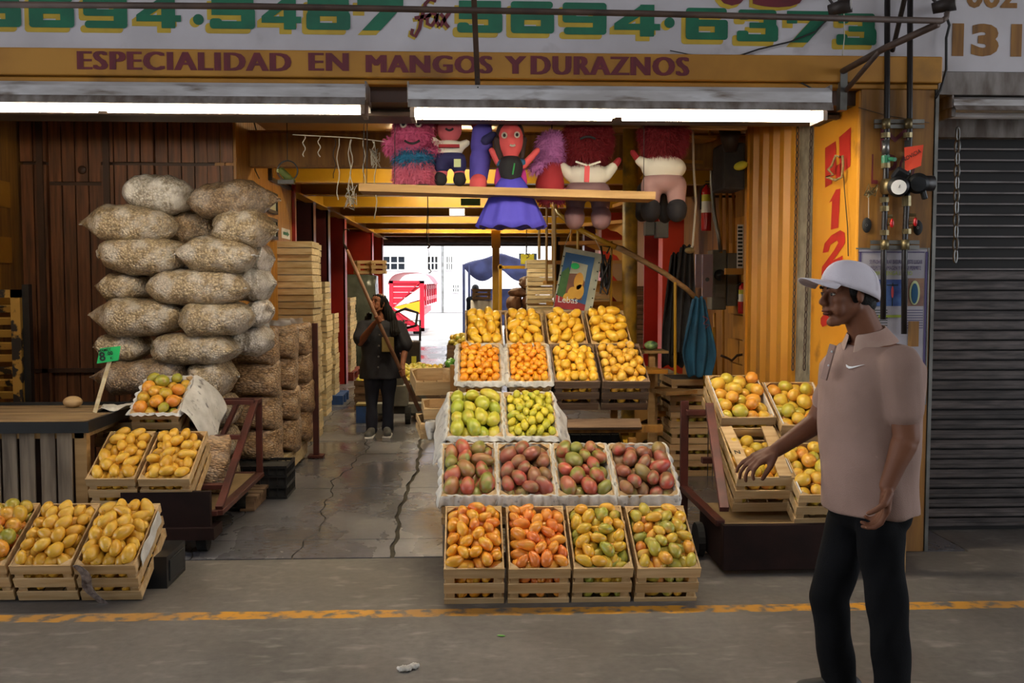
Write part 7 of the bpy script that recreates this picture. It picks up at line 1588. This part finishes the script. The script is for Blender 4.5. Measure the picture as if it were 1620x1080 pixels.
# red stake truck outside
TY = 30.0
def tp(x, y, Y=TY): return PY(x, y, Y)
a = tp(616, 524); b = tp(671, 444); t = thing('stake_truck', 'red stake-sided truck with a white and yellow starburst on its tailboard', 'truck', ((a.x + b.x) / 2, TY, 0))
mat('truck_red', '#c21f35', '#b51c30', rough=.4, scale=3); mat('truck_white', '#e9e4da', rough=.4); mat('truck_yellow', '#e0a020', rough=.4)
for k in range(9): z0 = a.z + (b.z - a.z) * k / 9; MB().bb((a.x + .06, TY + .03, z0), (b.x - .06, TY + .07, z0 + (b.z - a.z) / 9 - .012)).build('tail_plank', 'truck_red', t, world=True)
MB().bb((a.x, TY, a.z), (a.x + .12, TY + .12, b.z)).bb((b.x - .16, TY, a.z), (b.x, TY + .12, b.z)).bb((a.x, TY, b.z - .08), (b.x, TY + .12, b.z)).bb((a.x, TY, a.z), (b.x, TY + .12, a.z + .1)).build('tail_frame', 'truck_red', t, world=True)
hub = tp(621, 486, TY); 
def ray_(p, q, m, d): mb = MB(); P_ = [hub, tp(*p), tp(*q)]; P_ = [Vector((v.x, TY - d, v.z)) for v in P_]; mb.add(P_, [(0, 1, 2)]); mb.build('starburst_ray', m, t, world=True)
ray_((664, 515), (664, 497), 'truck_white', .01); ray_((664, 495), (664, 476), 'truck_yellow', .012); ray_((664, 474), (664, 455), 'truck_white', .01)
MB().bar(tp(622, 486, TY - .02), tp(664, 446, TY - .02), .05, .03).bar(tp(622, 488, TY - .02), tp(664, 524, TY - .02), .05, .03).build('brace', 'truck_red', t, world=True)
c_ = tp(687, 520, 33); 
for k in range(6):
    f = k / 5; x = b.x + .15 * f; MB().bb((x, TY + .2 + 5 * f, .9), (x + .06, TY + .3 + 5 * f, b.z - .1)).build('side_stake', 'truck_red', t, world=True)
for zz in (1.1, 1.6, 2.1): MB().bar((b.x + .02, TY + .1, min(zz, b.z - .2)), (b.x + .18, TY + 5.3, min(zz, b.z - .2)), .05, .12).build('side_rail', 'truck_white' if zz == 1.6 else 'truck_red', t, world=True)
P_ = [[Vector((a.x - .1 + (b.x - a.x + .4) * k / 8, TY + .1 + i * 1.2, b.z + .12 + .14 * math.sin(PI * k / 8) - (.25 if k in (0, 8) else 0))) for k in range(9)] for i in range(5)]
sheet(P_, 'tarpaulin', 'truck_red', t, thick=.01)
for x in (a.x + .25, b.x - .25): MB().cyl((x - .12, TY + .8, .38), (x + .12, TY + .8, .38), .38, 20).build('wheel', 'rubber', t, world=True)
MB().bb((a.x, TY + .1, .6), (b.x, TY + 5.4, .78)).build('bed', 'truck_red', t, world=True)
# blue canopy stall outside
CY = 27.0; x0, x1 = xf(733, CY), xf(852, CY); zz0, zz1 = zf(418, CY), zf(400, CY)
t = thing('canopy_stall', 'dark blue tarpaulin stall with steel posts on the far street', 'stall', ((x0 + x1) / 2, CY, 0)); mat('tarp_blue', '#1e2342', '#343c66', rough=.45, scale=3)
for x in (x0, x0 + .15, x1): MB().cyl((x, CY, 0), (x, CY, zz0), .035, 10).build('post', 'tarp_blue', t, world=True)
for x in (x0, x1): MB().cyl((x, CY + 3, 0), (x, CY + 3, zz0), .035, 10).build('post', 'tarp_blue', t, world=True)
P_ = [[Vector((x0 + (x1 - x0) * k / 8, CY + i * 1.0, zz0 + (zz1 - zz0) * (1 - abs(k - 4) / 4) + .03 * math.sin(k * 2 + i))) for k in range(9)] for i in range(4)]; sheet(P_, 'roof_cloth', 'tarp_blue', t, thick=.02)
P_ = [[Vector((x0 + (x1 - x0) * k / 12, CY - .02, zz0 - i * (.03 + .13 * math.sin(PI * ((k % 6) / 6))) + (zz1 - zz0) * (1 - abs(k - 6) / 6) * (1 - i / 3))) for k in range(13)] for i in range(4)]; sheet(P_, 'valance', 'tarp_blue', t, thick=.01)
MB().bb((x0 + .2, CY + 2.8, .3), (x1 - .3, CY + 2.9, 1.4)).build('back_cloth', 'tarp_blue', t, world=True)
pr_ = thing('person', 'person in dark clothes, head bent, half hidden under the blue canopy', 'person', (xf(752, 26), 26, 0)); hx = PY(752, 458, 26)
blob('body', [MB().ell(hx, (.09, .11, .12), 16, 12), capsule(hx - Vector((0, 0, .1)), hx - Vector((0, -.05, .2)), .05, .06), capsule(hx - Vector((.16, 0, .27)), hx - Vector((-.16, 0, .27)), .09, .09), capsule(hx - Vector((0, 0, .3)), hx - Vector((0, 0, .75)), .18, .16), capsule(hx - Vector((.18, 0, .3)), hx - Vector((.2, .1, .75)), .055, .045), capsule(hx - Vector((-.18, 0, .3)), hx - Vector((-.2, .1, .75)), .055, .045), capsule(hx - Vector((.09, 0, .75)), Vector((hx.x - .1, 26, .05)), .1, .06), capsule(hx - Vector((-.09, 0, .75)), Vector((hx.x + .1, 26, .05)), .1, .06)], .02, 'jeans_dark', pr_); blob('hair', [MB().ell(hx + Vector((0, .0, .03)), (.1, .12, .11), 16, 12)], .015, 'hair_black', pr_)
# hanging ropes with hooks over the aisle
for i, (x, y0, y1, Y) in enumerate(((676, 300, 386, 9.0), (678, 398, 426, 14.0), (833, 385, 402, 15.0))):
    t = thing('hanging_hook', 'thin cord with a hook over the aisle, %s' % ('nearest', 'middle', 'farthest')[i], 'hook', tuple(PY(x, y0, Y))); MB().tube([PY(x, y0, Y), Vector((PY(x, y0, Y).x, Y, zc))], .005, 6).build('upper_cord', 'wire', t, world=True); MB().tube([PY(x + .8 * math.sin(k), y0 + (y1 - y0) * k / 6, Y) for k in range(7)], .005, 6).build('cord', 'wire', t, world=True, smooth=True); MB().tube([PY(x + 4 * math.sin(a), y1 + 3 - 3 * math.cos(a), Y) for a in (0, .8, 1.6, 2.4, 3.2)], .008, 6).build('hook', 'steel_rust', t, world=True, smooth=True)
t = thing('beam_notice', 'small white notice stuck on a far yellow beam', 'notice', tuple(PY(720, 336, 12.6))); 
for (x0_, x1_, y0_, y1_, m_) in ((711, 735, 341, 330, 'pure_white'), (729, 760, 325, 314, 'bn_green')):
    q = t if m_ == 'pure_white' else thing('beam_notice', 'small green printed notice stuck on a far yellow beam', 'notice', tuple(PY(745, 320, 11.6)))
    Yq = 13.53 if m_ == 'pure_white' else 11.73; MB().bb(PY(x0_, y0_, Yq), PY(x1_, y1_, Yq) + Vector((0, .01, 0))).build('sheet', m_, q, world=True)
# litter
for i, (x, y) in enumerate(((640, 1057), (655, 1053))):
    c_ = PZ(x, y, .012); q = blob('scrap', [MB().ell(c_, (.035 - .01 * i, .02, .012), 12, 8)], .005, 'paper', None, disp=lambda co: .004 * np.sin(co[:, 0] * 300) * np.sin(co[:, 1] * 260)); tag(q, 'crushed pale scrap on the street, %s piece' % ('larger', 'smaller')[i], 'litter')
c_ = PZ(793, 1005, .004); q = MB().ell(c_, (.02, .008, .004), 10, 6, (0, 0, -.3)).build('leaf', 'f_papaya', None, smooth=True); tag(q, 'tiny green leaf on the street before the front crates', 'leaf')
